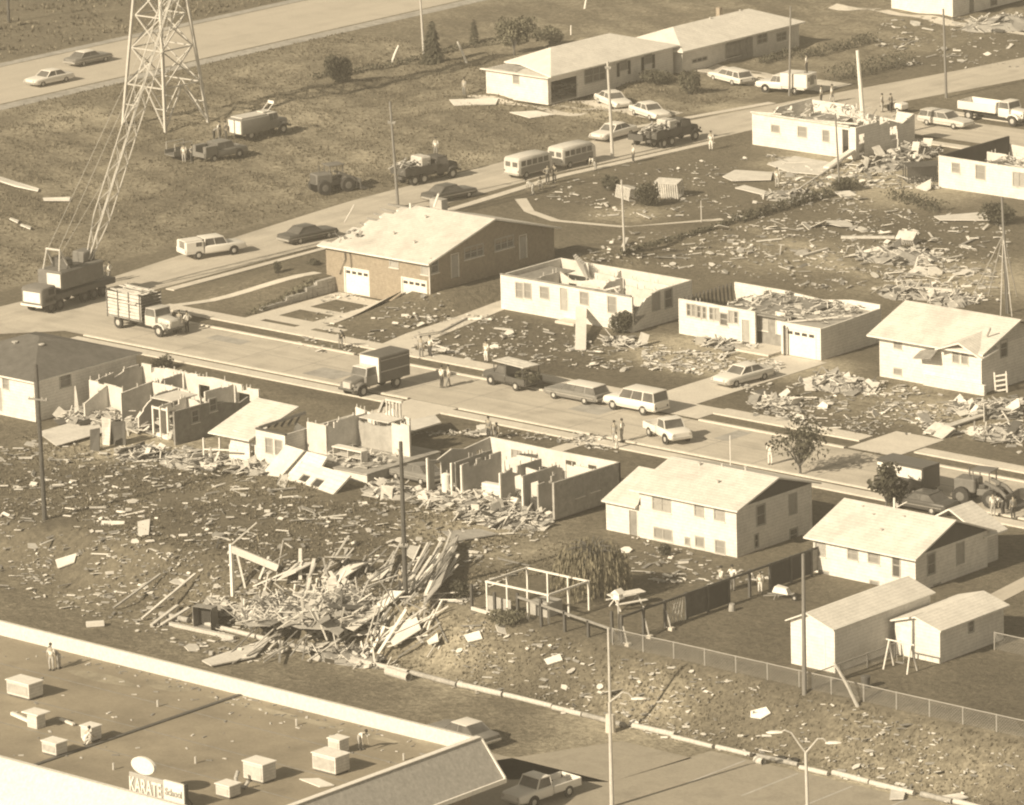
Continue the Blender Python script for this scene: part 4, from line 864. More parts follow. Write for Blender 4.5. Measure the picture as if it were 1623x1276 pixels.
for a, c in (((60.0,-70.45,ZP),(61.95,-70.42,-.3)),): b.bar(L(*a), L(*c), .12)
b.build('hip_board', M_TRIM, t)
for px in (1033-70,): pass
p0 = PZ(45,1216,ZR); p1 = PZ(380,1103,ZR)
b = MB(); xm = (p0.x+p1.x)/2; b.box(L(xm-.16,-91.2,0).x, L(0,-91.1,0).y, ZR+DROP+.003, L(xm+.16,0,0).x, L(0,-70.95,0).y, ZR+DROP+.09, .03); b.build('expansion_joint', M_DARKTRIM, t)
def on_roof(px, py): return PZ(px, py, ZR+.003)
def patch(seed, c, rx, ry):
    rg = random.Random(seed); return [(c.x+rx*cos(a)*rg.uniform(.7,1.1), c.y+ry*sin(a)*rg.uniform(.7,1.1)) for a in [2*pi*k/14 for k in range(14)]]
b = MB()
for i,(px,py,rx,ry) in enumerate(((165,1075,3.2,.8),(265,1088,2.2,.9),(430,1128,6,.5),(560,1160,5,.5),(700,1183,3,.6))):
    c = on_roof(px,py); q = patch(i,c,rx,ry); b.add([L(x,y,ZR+.004+i*.0015) for x,y in q],[list(range(14))])
b.build('worn_patch', mat('worn_roof_felt', (.33,.30,.24), .3, .6, dirt=.35), t, recalc=False)
b = MB(); rg = random.Random(61)
for _ in range(240):
    px_, py_ = rg.uniform(0,720), 0; p = on_roof(rg.uniform(0,740), rg.uniform(1040,1230)); x, y = p.x, p.y
    if not (-5 < x < 59.3 and -90.8 < y < -71.2): continue
    if rg.random() < .6: y = -71.2-rg.random()**2*3
    q = L(x,y,ZR+.03); s = rg.uniform(.04,.16); b.M = Matrix.Translation(q) @ Matrix.Rotation(rg.uniform(0,pi),4,'Z'); b.box(-s*rg.uniform(.8,2.5),-s*.5,-.02,s,s*.5,.02,mi=rg.choice((0,1,1)))
o = b.build('roof_litter', [M_WOODP, M_WOODM], t, recalc=False); o['kind'] = 'stuff'
for px_,py_ in ((250,1120),(470,1150),(180,1220),(640,1205),(600,1240),(310,1210)):
    p = on_roof(px_,py_); q = L(p.x,p.y,ZR); b = MB(); b.tube([q,q+Vector((0,0,.45))],.07,7); b.build('vent_pipe', M_STEEL, t)
for yy_ in (-75.5,-80,-84.5): b = MB(); a = L(-20,yy_,ZR+.004); c = L(59.6,yy_+.09,ZR+.012); b.box(a.x,a.y,a.z,c.x,c.y,c.z); b.build('felt_seam', M_WOODM, t)
# roof-top units
def ac_unit(px, py, label, sx, sy, sz, kind=0):
    p = on_roof(px, py); u = thing('rooftop_unit', label, 'rooftop unit', p, 0, 'rooftop units')
    b = MB(); b.box(-sx/2,-sy/2,.12,sx/2,sy/2,sz,.03); b.build('housing', M_WALL2, u)
    b = MB(); b.box(-sx/2-.06,-sy/2-.06,sz+.002,sx/2+.06,sy/2+.06,sz+.08,.02); b.build('lid', M_TRIM, u)
    b = MB(); b.box(-sx/2+.1,-sy/2+.1,0,sx/2-.1,sy/2-.1,.118); b.build('curb', M_DARKTRIM, u)
    b = MB(); b.box(-sx/2+.12,-sy/2-.03,.28,sx/2-.12,-sy/2-.004,sz-.15); b.build('grille', M_SHAKE if kind else M_STEEL, u)
    return u
ac_unit(40,1103,'wide rooftop unit with a pale frame, near the left edge of the roof',2.1,1.3,1.05,1)
ac_unit(87,1195,'low rooftop unit left of the dark roof joint, close to the front parapet',1.3,1.0,.85,1)
ac_unit(145,1173,'small square rooftop unit beside the dark roof joint',1.0,.9,.95)
ac_unit(362,1262,'lowest small rooftop unit in the picture, beside the bigger white unit',1.2,1.0,.8)
ac_unit(412,1236,'white rooftop unit with a curved hose in front',1.7,1.2,1.2)
ac_unit(525,1222,'large pale-framed rooftop unit with a smaller unit directly behind',2.0,1.3,1.15,1)
ac_unit(537,1193,'small box unit set just behind the large pale-framed unit',1.0,.9,.95)
p = on_roof(388,1246); b = MB(); b.tube([p+Vector((-.5,0,.9)),p+Vector((-.55,-.2,.5)),p+Vector((-.2,-.5,.1)),p+Vector((.4,-.4,.12)),p+Vector((.55,-.2,.5))],.13,8); tag(b.build('hose', M_CURTAIN, smooth=True),'thick pale hose curling in front of the white rooftop unit','hose')
p = on_roof(58,1152); u = thing('roof_ventilator', 'pale flat-capped roof ventilator with duct arms lying beside', 'ventilator', p)
b = MB(); b.box(-.45,-.4,0,.45,.4,.9,.03); b.build('shaft', M_WALL2, u); b = MB(); b.box(-.75,-.6,.95,.75,.6,1.05,.03); b.build('cap', M_TRIM, u); b = MB(); b.bar((-2.6,.3,.35),(-.5,-.1,.3),.2); b.build('duct', M_TRIM, u)
p = on_roof(96,1142); b = MB(); b.bar((0,0,.12),(1.6,-.35,.12),.22,.12); tag(b.build('duct_piece', M_TRIM, None, p),'loose pale duct piece right of the flat-capped ventilator','duct')
p = on_roof(502,1240); loose_panel('roof_panel','pale loose panel lying in front of the large pale-framed rooftop unit','panel',[p+Vector(q) for q in ((-1.2,-.3,.06),(.9,-.7,.06),(1.4,.1,.06),(-.3,.5,.06))],M_TRIM)
# the rooftop sign
p = on_roof(206,1262); p.z = ZR+.003
p = Vector((p.x, -90.0, ZR+.003)); xa = PY(205,1240,-90).x; xb = PY(292,1250,-90).x
u = thing('rooftop_sign', 'white rooftop sign with raised letters and an oval board on top', 'sign', (xa, -90, ZR)); Ws = xb-xa
b = MB(); b.box(0,0,.25,Ws*.62,.16,1.55,.02); b.build('letter_board', mat('sign_board', .36, .08), u)
b = MB(); b.box(Ws*.625,-.02,.25,Ws,.18,1.6,.02); b.build('small_board', M_TRIM, u)
b = MB(); b.box(Ws+.002,-.05,.1,Ws+.1,.24,1.65); b.build('side_post', M_DARKTRIM, u)
b = MB(); n = 20; b.prism([(Ws*.26+1.0*cos(2*pi*k/n), -.02, 2.15+.55*sin(2*pi*k/n)) for k in range(n)], (0,.22,0)); b.build('oval_board', M_TRIM, u)
b = MB()
for x in (.2,Ws*.5,Ws*.9): b.bar((x,.1,0),(x,.1,.3),.1); b.bar((x,.14,1.2),(x,1.1,.02),.07)
b.build('brace', M_DSTEEL, u)
def text(body, size, loc, m, name, parent, ext=.04, width=None):
    cu = bpy.data.curves.new('lettering', 'FONT'); cu.body = body; cu.size = size; cu.extrude = ext; cu.offset = size*.02
    o = bpy.data.objects.new('tmp', cu); COL.objects.link(o); dg = bpy.context.evaluated_depsgraph_get()
    me = bpy.data.meshes.new_from_object(o.evaluated_get(dg)); bpy.data.objects.remove(o)
    xs = [v.co.x for v in me.vertices]; w_ = max(xs)-min(xs); k = (width/w_) if width else 1
    me.transform(Matrix.Translation(loc) @ Matrix.Rotation(pi/2, 4, 'X') @ Matrix.Diagonal((k,1,1,1)) @ Matrix.Translation((-min(xs),0,0)))
    me.materials.clear(); me.materials.append(m); q = bpy.data.objects.new(name, me); COL.objects.link(q); q.parent = parent; return q
text('KARATE', 1.3, (.06,-.05,.38), M_TRIM, 'lettering', u, .015, Ws*.58)
text('School', .62, (Ws*.66,-.05,.72), M_DOOR, 'lettering', u, .03, Ws*.3)

def leaf_cards(b, rg, n, centre, rad, size, zmin=-1e9, shape='ball', flat=0.0):
    for _ in range(n):
        while True:
            q = Vector((rg.uniform(-1,1), rg.uniform(-1,1), rg.uniform(-1,1)))
            if q.length <= 1: break
        if q.length > 0: q *= (q.length**-.35)
        if q.length > 1: q.normalize()
        p = Vector(centre) + Vector((q.x*rad[0], q.y*rad[1], q.z*rad[2]))
        if p.z < zmin: continue
        s = size*rg.uniform(.6,1.4); a = Vector((rg.gauss(0,1), rg.gauss(0,1), rg.gauss(0,.7))).normalized(); c = a.orthogonal().normalized()
        c = (Matrix.Rotation(rg.uniform(0,2*pi),3,a) @ c); d = a.cross(c)
        b.add([p-c*s, p+d*s*.55, p+c*s, p-d*s*.55], [(0,1,2,3)])
# ---------------------------------------------------------------- vehicles (each looks along its own +x)
def wheel(parent, x, y, r, w_=.2, rim=M_RIM, name='wheel'):
    b = MB(); s = 1 if y > 0 else -1
    b.tube([(x,y-w_/2,r),(x,y-w_/2+.03,r),(x,y+w_/2-.03,r),(x,y+w_/2,r)],[r*.9,r,r,r*.9],14); o = b.build(name, M_TYRE, parent)
    c = MB(); c.tube([(x,y+s*w_/2,r),(x,y+s*(w_/2+.02),r)],[r*.5,r*.42],10); c.build('hubcap', rim, o); return o
def lamp_pair(t, x, y, z, r=.08, m=M_CHROME, name='headlight', d=1):
    for s in (-1,1):
        b = MB(); b.tube([(x,s*y,z),(x+.04*d,s*y,z)], r, 8); b.build(name, m, t)
def bumper(t, x, hw, z, m=M_CHROME):
    b = MB(); b.box(x-.06,-hw,z-.09,x+.06,hw,z+.09,.04); b.build('bumper', m, t)
def greenhouse(t, x0, x1, tx0, tx1, zb, zt, hb, ht, paint, roofm, pillars):
    b = MB(); b.loft([[(x0,-hb,zb),(x1,-hb,zb),(x1,hb,zb),(x0,hb,zb)],[(tx0,-ht,zt),(tx1,-ht,zt),(tx1,ht,zt),(tx0,ht,zt)]]); b.build('window', M_GLASS, t)
    b = MB(); r = .1; b.loft([[(tx0-.04,-ht-.03,zt-.02),(tx1+.06,-ht-.03,zt-.02),(tx1+.06,ht+.03,zt-.02),(tx0-.04,ht+.03,zt-.02)],[(tx0-.04,-ht-.03,zt+.03),(tx1+.05,-ht-.03,zt+.03),(tx1+.05,ht+.03,zt+.03),(tx0-.04,ht+.03,zt+.03)],[(tx0+.12,-ht+.12,zt+.075),(tx1-.12,-ht+.12,zt+.075),(tx1-.12,ht-.12,zt+.075),(tx0+.12,ht-.12,zt+.075)]]); b.build('roof', roofm, t, smooth=True)
    for s in (-1,1):
        for k in pillars:      # fraction along the side
            b = MB(); a = x0+(x1-x0)*k; c = tx0+(tx1-tx0)*k; b.bar((a,s*(hb+.004),zb-.02),(c,s*(ht+.004),zt),.09,.03); b.build('window_pillar', paint, t)
def car(label, px, py, head, kind='sedan', paint=M_CARW, roofm=None, cat='car', name=None, group=None, pos=None, tilt=None, L=5.3, W=1.95, dz=0):
    p = pos or P(px, py); t = thing(name or {'sedan':'sedan','wagon':'station_wagon','suburban':'carryall_wagon'}[kind], label, cat, (p.x,p.y,p.z+.03+dz), radians(head), group)
    hl = L/2; hw = W/2; roofm = roofm or paint
    if kind == 'suburban':
        secs = [(-hl,hw*.9,.5,1.1),(-hl+.12,hw*.97,.36,1.16),(-.4,hw,.34,1.18),(.9,hw,.34,1.16),(hl-.25,hw*.93,.36,1.06),(hl,hw*.85,.45,.95)]; r = .2
        gh = (-hl+.08,1.0,-hl+.2,.55,1.14,1.85,hw*.9,hw*.82); pl = (0,.33,.66,1)
    else:
        secs = [(-hl,hw*.86,.42,.82),(-hl+.12,hw*.95,.3,.9),(-1.2,hw,.27,.93),(.7,hw,.27,.92),(hl-.5,hw*.97,.28,.84),(hl-.1,hw*.93,.32,.78),(hl,hw*.86,.4,.7)]; r = .14
        gh = (-1.75,1.0,-1.05,.35,.9,1.38,hw*.86,hw*.7) if kind == 'sedan' else (-hl+.15,1.0,-hl+.45,.4,.9,1.42,hw*.88,hw*.74); pl = (0,.52,1) if kind == 'sedan' else (0,.3,.65,1)
    b = MB(); b.loft(xloft(secs, r)); b.build('body', paint, t, smooth=True)
    greenhouse(t, *gh, paint, roofm, pl)
    wr = .33 if kind != 'suburban' else .4
    for x in (-hl*.56, hl*.6):
        for s in (-1,1): wheel(t, x, s*(hw-.1), wr)
    for s in (-1,1):
        b = MB(); y = s*(hw+.004); b.box(-hl*.9,y-.012,.56,hl*.88,y+.012,.61); b.build('side_trim', M_CHROME, t)
    bumper(t, hl+.03, hw*.92, .5); bumper(t, -hl-.03, hw*.92, .5)
    lamp_pair(t, hl-.02, hw*.66, .68 if kind != 'suburban' else .85, .1); lamp_pair(t, -hl+.02, hw*.7, .68, .09, M_CARK, 'tail_light', -1)
    if tilt: t.rotation_euler.x, t.rotation_euler.y = tilt
    return t
def pickup(label, px, py, head, paint=M_CARW, kind='plain', group=None, L=5.3, W=1.95, pos=None, cat='pickup truck', name='pickup_truck'):
    p = pos or P(px, py); t = thing(name, label, cat, (p.x,p.y,p.z+.03), radians(head), group); hl = L/2; hw = W/2
    xc = -.2 if kind in ('plain','canopy') else -1.1       # rear of the cab
    b = MB(); b.loft(xloft([(xc,hw*.97,.42,1.1),(xc+.1,hw,.4,1.14),(1.0,hw,.4,1.12),(hl-.2,hw*.95,.42,1.04),(hl,hw*.88,.5,.95)], .16)); b.build('body', paint, t, smooth=True)
    greenhouse(t, xc+.05, 1.15, xc+.12, .8, 1.1, 1.72, hw*.88, hw*.78, paint, paint, (0,1) if kind == 'plain' else (0,.48,1))
    b = MB(); x0 = -hl; x1 = xc-.06; h0, h1 = .55, 1.05
    b.box(x0,-hw,h0,x1,hw,h0+.08); b.box(x0,-hw,h0+.081,x1,-hw+.1,h1,.03); b.box(x0,hw-.1,h0+.081,x1,hw,h1,.03); b.box(x1-.08,-hw+.101,h0+.081,x1,hw-.101,h1); b.build('bed', paint, t)
    b = MB(); b.box(x0-.06,-hw+.1,h0+.02,x0-.005,hw-.1,h1,.02); b.build('tailgate', paint, t)
    if kind in ('utility','crew'):
        for s in (-1,1):
            b = MB(); ya, yb = (hw-.42,hw+.02) if s > 0 else (-hw-.02,-hw+.42); b.box(x0+.05,ya,.75,x1-.05,yb,1.62,.04); o = b.build('tool_box', paint, t)
            if kind == 'crew':
                g = MB(); yo = hw+.021 if s > 0 else -hw-.041; g.box(x0+1.0,yo,1.2,x0+1.55,yo+.02,1.55); g.build('side_window', M_GLASS, o)
        if kind == 'crew':
            b = MB(); b.box(x0+.02,-hw+.3,1.625,x1,hw-.3,1.72,.03); b.build('cover', paint, t)
    if kind == 'canopy':
        b = MB(); b.box(x0-.35,-hw-.08,.72,x1+.15,hw+.08,2.1,.05); o = b.build('camper_box', paint, t); g = MB(); g.box(x0-.38,-.4,1.0,x0-.352,.4,1.9); g.build('rear_door', M_CARG, o)
        for y in (-.75,.55): g = MB(); g.box(x0-.38,y,1.4,x0-.352,y+.2,1.8); g.build('rear_window', M_GLASS, o)
    for x in (-hl*.58, hl*.58):
        for s in (-1,1): wheel(t, x, s*(hw-.08), .39)
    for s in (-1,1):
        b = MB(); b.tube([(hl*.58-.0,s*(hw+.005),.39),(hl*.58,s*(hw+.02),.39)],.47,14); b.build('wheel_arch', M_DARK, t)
    bumper(t, hl+.04, hw*.9, .55); lamp_pair(t, hl-.02, hw*.7, .82, .1); lamp_pair(t, -hl+.0, hw*.85, .8, .07, M_CARK, 'tail_light', -1); return t
def van(label, px, py, head, paint=M_CARC, side=M_CARG, group=None):
    p = P(px, py); t = thing('passenger_van', label, 'van', (p.x,p.y,p.z+.03), radians(head), group); hl, hw = 2.3, 1.0
    b = MB(); b.loft(xloft([(-hl,hw*.93,.42,1.95),(-hl+.15,hw,.34,2.06),(0,hw,.34,2.12),(hl-.6,hw,.34,2.06),(hl-.1,hw*.96,.38,1.7),(hl,hw*.92,.45,1.2)], .22)); b.build('body', paint, t, smooth=True)
    for s in (-1,1):
        for k in range(5):
            g = MB(); x = -hl+.3+k*.76; y = s*(hw+.008); g.box(x,y-.012,1.25,x+.62,y+.012,1.75,.01); g.build('side_window', M_GLASS, t)
        b = MB(); y = s*(hw+.006); b.box(-hl+.25,y-.012,.5,hl-.5,y+.012,1.15); b.build('side_panel', side, t)
    for y in (-.78,.12): g = MB(); g.box(-hl-.03,y,1.2,-hl-.005,y+.62,1.65,.01); g.build('rear_window', M_GLASS, t)
    g = MB(); g.prism([(hl-.06,-.8,1.25),(hl-.06,.8,1.25),(hl-.36,.75,1.85),(hl-.36,-.75,1.85)],(.05,0,.02)); g.build('windscreen', M_GLASS, t)
    for x in (-1.35,1.35):
        for s in (-1,1): wheel(t, x, s*(hw-.08), .37)
    bumper(t, hl+.05, .9, .5); bumper(t, -hl-.05, .95, .5); lamp_pair(t, hl-.0, .7, .85, .1); lamp_pair(t, -hl+.0, .85, .8, .07, M_CARK, 'tail_light', -1); return t
def truck(label, px, py, head, paint, bed, bedm=None, L=7.0, W=2.2, group=None, name='truck', cat='truck', cabover=False, six=True, tone2=None):
    """bonneted lorry: cab, bonnet, mudguards, frame and one of several bodies"""
    p = P(px, py); t = thing(name, label, cat, (p.x,p.y,p.z+.03), radians(head), group); hl = L/2; hw = W/2; R_ = .5; bedm = bedm or paint
    xb = hl-1.35; xc = xb-1.35
    b = MB(); b.box(-hl+.1,-.45,.6,hl-.1,.45,.85); b.build('frame', M_DSTEEL, t)
    b = MB(); b.loft(xloft([(xb-.1,hw*.62,.75,1.55),(xb+.4,hw*.6,.7,1.52),(hl-.1,hw*.52,.68,1.42),(hl,hw*.48,.72,1.3)], .16)); b.build('bonnet', paint, t, smooth=True)
    for s in (-1,1):
        b = MB(); b.loft([[(x, s*(hw-.22)+dy, z+dz_) for dy,dz_ in ((-.24,-.06),(.24,-.06),(.2,.06),(-.2,.06))] for x,z in ((xb-.25,.75),(xb+.05,1.05),(xb+.45,1.15),(xb+.9,1.05),(xb+1.15,.75))]); b.build('mudguard', paint, t, smooth=True)
    b = MB(); b.loft(xloft([(xc,hw*.82,.75,1.6),(xc+.08,hw*.86,.72,1.62),(xb-.02,hw*.86,.72,1.62),(xb,hw*.8,.75,1.6)], .12)); b.build('cab', paint, t, smooth=True)
    greenhouse(t, xc+.03, xb-.02, xc+.1, xb-.2, 1.6, 2.2, hw*.82, hw*.74, paint, tone2 or paint, (0,.5,1) if bed == 'panel' else (0,1))
    ax = [hl-.95, -hl+1.2] + ([-hl+2.3] if six else [])
    for x in ax:
        for s in (-1,1): wheel(t, x, s*(hw-.2), R_, .26)
    bumper(t, hl+.1, hw*.85, .7, M_DSTEEL); lamp_pair(t, hl-.03, hw*.72, 1.1, .11)
    g = MB(); g.box(hl-.01,-.4,.8,hl+.03,.4,1.3); g.build('radiator_grille', M_STEEL, t)
    x0, x1 = -hl, xc-.12
    if bed == 'stake':
        b = MB(); b.box(x0,-hw-.08,1.0,x1,hw+.08,1.12); b.build('bed', M_WOODM, t)
        for s in (-1,1):
            b = MB(); y = s*(hw+.04)
            for k in range(7): zz = 1.16+k*.29; b.box(x0+.02,y-.02,zz,x1-.02,y+.02,zz+.24 - (.06 if k % 3 == 1 else 0))
            b.build('side_boards', bedm, t)
            b = MB()
            for k in range(4): xx = x0+.15+(x1-x0-.3)*k/3; b.box(xx-.05,y+s*.05-.025,.9,xx+.05,y+s*.05+.025,3.35)
            b.build('stake', M_WOODD, t)
        b = MB()
        for k in range(8): b.box(x1-.06,-hw,1.16+k*.27,x1-.02,hw,1.16+k*.27+.2)
        b.build('headboard', M_WOODD, t)
        b = MB(); rg = random.Random(5)
        for k in range(40): y = rg.uniform(-hw+.1,hw-.1); z = rg.uniform(2.2,3.5); b.bar((x0+rg.uniform(.1,.8),y,z),(x1-rg.uniform(.1,.8),y+rg.uniform(-.3,.3),z+rg.uniform(-.2,.3)),rg.uniform(.1,.3),.06)
        b.box(x0+.1,-hw+.05,1.13,x1-.1,hw-.05,2.3,.05); b.build('load', M_WOODP, t)
    elif bed == 'box':
        b = MB(); b.box(x0-.2,-hw-.1,.85,x1+.2,hw+.1,2.95,.08); o = b.build('box_body', bedm, t)
        b = MB(); b.box(x0-.25,-hw+.1,.95,x0-.205,hw-.1,2.8); b.build('rear_door', M_CARG, o); b = MB()
        for s in (-1,1): y=s*(hw+.115); b.box(x0,y-.012,1.7,x1,y+.012,1.76); b.box(x0,y-.012,2.6,x1,y+.012,2.64)
        b.build('side_rail', M_STEEL, o); b = MB(); b.box(x1+.2,-hw-.06,.9,x1+.26,hw+.06,2.9,.02); b.build('front_face', M_TRIM, o)
    elif bed == 'panel':
        b = MB(); b.loft(xloft([(x0,hw*.97,.7,2.1),(x0+.1,hw,.66,2.16),(x1+.1,hw,.66,2.16),(x1+.14,hw*.97,.7,2.1)], .12)); b.build('panel_body', bedm, t, smooth=True)
        b = MB(); b.box(x0+.2,-hw+.25,2.17,x1,hw-.25,2.3,.04); b.build('roof_deck', M_CARC, t)
        b = MB(); b.box(x1-.2,-.5,2.305,x1+.9,.5,2.42,.03); b.build('roof_rack', M_CARC, t)
        b = MB(); b.bar((x1+.5,-.4,2.4),(x1+1.3,-.4,3.1),.07); b.bar((x1+.5,.4,2.4),(x1+1.3,.4,3.1),.07); b.bar((x1+1.3,-.45,3.1),(x1+1.3,.45,3.1),.12,.3); b.build('ladder_rest', M_TRIM, t)
        b = MB()
        for s in (-1,1): b.box(x0-.03,s*.52-.42,.75,x0-.002,s*.52+.42,2.0,.01)
        b.build('rear_door', M_TRIM, t)
    elif bed in ('flat', 'army', 'dump'):
        b = MB(); b.box(x0,-hw-.05,1.05,x1,hw+.05,1.18,.02)
        hh = {'flat':1.18,'army':1.75,'dump':1.85}[bed]
        o = b.build('bed', bedm, t)
        if bed != 'flat':
            b = MB()
            for s in (-1,1): y = s*hw; b.box(x0,y-.05,1.182,x1,y+.05,hh,.02)
            b.box(x1-.06,-hw+.06,1.182,x1,hw-.06,hh+.25,.02); b.box(x0,-hw+.06,1.182,x0+.06,hw-.06,hh,.02); b.build('side_boards', bedm, t)
        if bed == 'army':
            b = MB(); b.box(x1-1.7,-hw*.8,1.4,x1-.5,hw*.75,2.5,.12); b.build('load', M_CANVAS, t)
            b = MB(); rg = random.Random(13)
            for k in range(60): q = Vector((rg.uniform(x0+.1,x1-.4),rg.uniform(-.95,.95),rg.uniform(1.5,2.15))); e = Vector((rg.gauss(0,.35),rg.gauss(0,.3),rg.gauss(0,.15))); b.bar(q-e,q+e,rg.uniform(.08,.35),.06,mi=rg.choice((0,1,1,2)))
            b.build('wreckage', [M_CANVAS,M_WOODM,M_WOODD], t)
            b = MB(); rg = random.Random(3)
            for k in range(12): b.bar((x0+rg.uniform(-.6,.4),rg.uniform(-.9,.9),1.5+rg.random()*.5),(x0+rg.uniform(.8,1.5),rg.uniform(-.9,.9),1.6+rg.random()*.6),.12,.08)
            b.build('timber', M_WOODP, t)
    return t

car('white sedan driving on the highway, the nearer of the two cars there', 78, 133, -93, 'sedan', M_CARW, group='cars on the highway')
car('dark sedan with a light roof on the highway, ahead of the white sedan', 140, 101, 88, 'sedan', M_CARG, M_CARW, group='cars on the highway')
truck('grey panel truck with a pale roof deck parked in the rough field', 412, 216, 84, M_CARG, 'panel', M_CARG, 6.2, 2.2, six=False, tone2=M_CARC, name='panel_truck')
pickup('grey utility pickup with an open tailgate parked beside the panel truck', 350, 252, 84, M_CARG, 'utility')
car('dark tail-finned sedan parked on the road before the brick house', 488, 381, 82, 'sedan', M_CARK, L=5.6)
pickup('white crew-cab utility truck on the road with its toolboxes closed', 336, 405, 70, M_CARW, 'crew', L=5.9)
van('pale passenger van at the rear of the two vans on the road', 838, 278, 88, group='vans parked on the road')
van('pale passenger van at the front of the two vans on the road', 907, 262, 88, group='vans parked on the road')
car('pale sedan on the road behind the front van', 972, 219, -88, 'sedan', M_CARW)
car('white sedan on the driveway against the long white bungalow', 972, 168, -25, 'sedan', M_CARW)
car('white sedan parked nose out at the foot of the bungalow driveway', 1030, 186, -20, 'sedan', M_CARW)
car('white station wagon on the drive of the undamaged bungalow', 1158, 131, 165, 'wagon', M_CARW, L=5.6)
pickup('white pickup with a square box body on its bed', 1243, 146, 190, M_CARW, 'canopy', L=5.6)
car('dark sedan hidden partly behind the brick house roof', 712, 316, 82, 'sedan', M_CARK)
car('pale station wagon parked by the kerb of the side street', 1499, 200, -2, 'wagon', M_CARC, L=5.7)
truck('white flatbed truck with stake sides on the side street', 1578, 193, 0, M_CARW, 'dump', M_CARW, 7.4, 2.3, six=False, name='flatbed_truck')
truck('dark army truck towing a trailer on the road behind the pole', 1064, 228, 88, M_OLIVE, 'army', M_OLIVE, 6.6, 2.2, name='army_truck')
truck('dark army truck loaded with a canvas bundle at the edge of the field', 676, 287, 80, M_OLIVE, 'army', M_OLIVE, 6.6, 2.2, name='army_truck')
truck('stake truck with high board sides loaded with lumber at the street corner', 232, 524, -3, M_CARC, 'stake', M_WOODP, 7.2, 2.2, six=False, name='stake_truck')
truck('grey box truck parked beyond the broken house with half a roof', 592, 620, -92, M_CARG, 'box', mat('van_grey', .12, .1), 5.9, 2.0, six=False, name='box_truck', tone2=M_CARW)
t = pickup('dark pickup with a rack of planks overhead and brush in its bed', 812, 612, 172, M_CARK, 'plain', L=5.2)
b = MB()
for x in (-2.3,-.3,1.2):
    for s in (-.85,.85): b.bar((x,s,1.0),(x,s,1.95),.06)
b.build('rack', M_DSTEEL, t); b = MB()
for k in range(6): b.box(-2.4,-.85+k*.29,1.955+.01*(k%2),1.4,-.85+k*.29+.24,2.02+.01*(k%2))
b.build('planks', M_WOODP, t); b = MB(); rg = random.Random(4); leaf_cards(b, rg, 500, (-2.0,0,1.1), (1.3,.95,.5), .13, .5); b.build('brush_load', M_LEAFD, t, recalc=False)
car('dark station wagon with a white roof parked against the kerb', 915, 634, 180, 'wagon', M_CARG, M_CARW, L=5.5)
car('white carryall wagon parked behind the dark station wagon', 1008, 651, 180, 'suburban', M_CARW)
pickup('white pickup on the street beside a small crowd', 1059, 696, -22, M_CARW, 'plain', L=4.6)
car('pale hardtop sedan on the driveway of the house with the attached garage', 1177, 606, -96, 'sedan', M_CARW, L=5.4)
pickup('white pickup in the car park beside the shop corner', 858, 1268, -95, M_CARW, 'plain', pos=P(858, 1268))
car('dark car standing in the street before the white split-level house with sheds', 1462, 808, 182, 'sedan', M_CARK)
car('dark car with a light roof beside the back corner of the shop', 735, 1175, 175, 'sedan', M_CARG, M_CARW)
car('crushed dark car jammed between the two ruined houses', 664, 764, 170, 'sedan', M_CARG, None, tilt=(.05,.06))
car('smashed pale car lying under wreckage behind the broken house', 640, 772, 100, 'wagon', M_CARC, M_WOODM, tilt=(-.06,-.04)) if False else None
# lorry body with a white upper side, beyond the second white house
p = P(1440, 782); t = thing('covered_trailer', 'dark covered trailer with a white upper side panel in the street', 'trailer', p, radians(-2))
b = MB(); b.box(-2.2,-1.0,.7,2.2,1.0,2.4,.06); b.build('box_body', M_CARK, t); b = MB(); b.box(-2.1,-1.025,1.5,2.1,-1.004,2.3); b.build('side_panel', M_TRIM, t)
b = MB(); b.box(-2.25,-.95,2.41,2.25,.95,2.52,.03); b.build('roof', M_CARK, t)
for x in (-1.5,1.4):
    for s in (-1,1): wheel(t, x, s*.95, .45, .25)
b = MB(); b.bar((2.2,0,.75),(3.2,0,.7),.12); b.build('drawbar', M_DSTEEL, t)
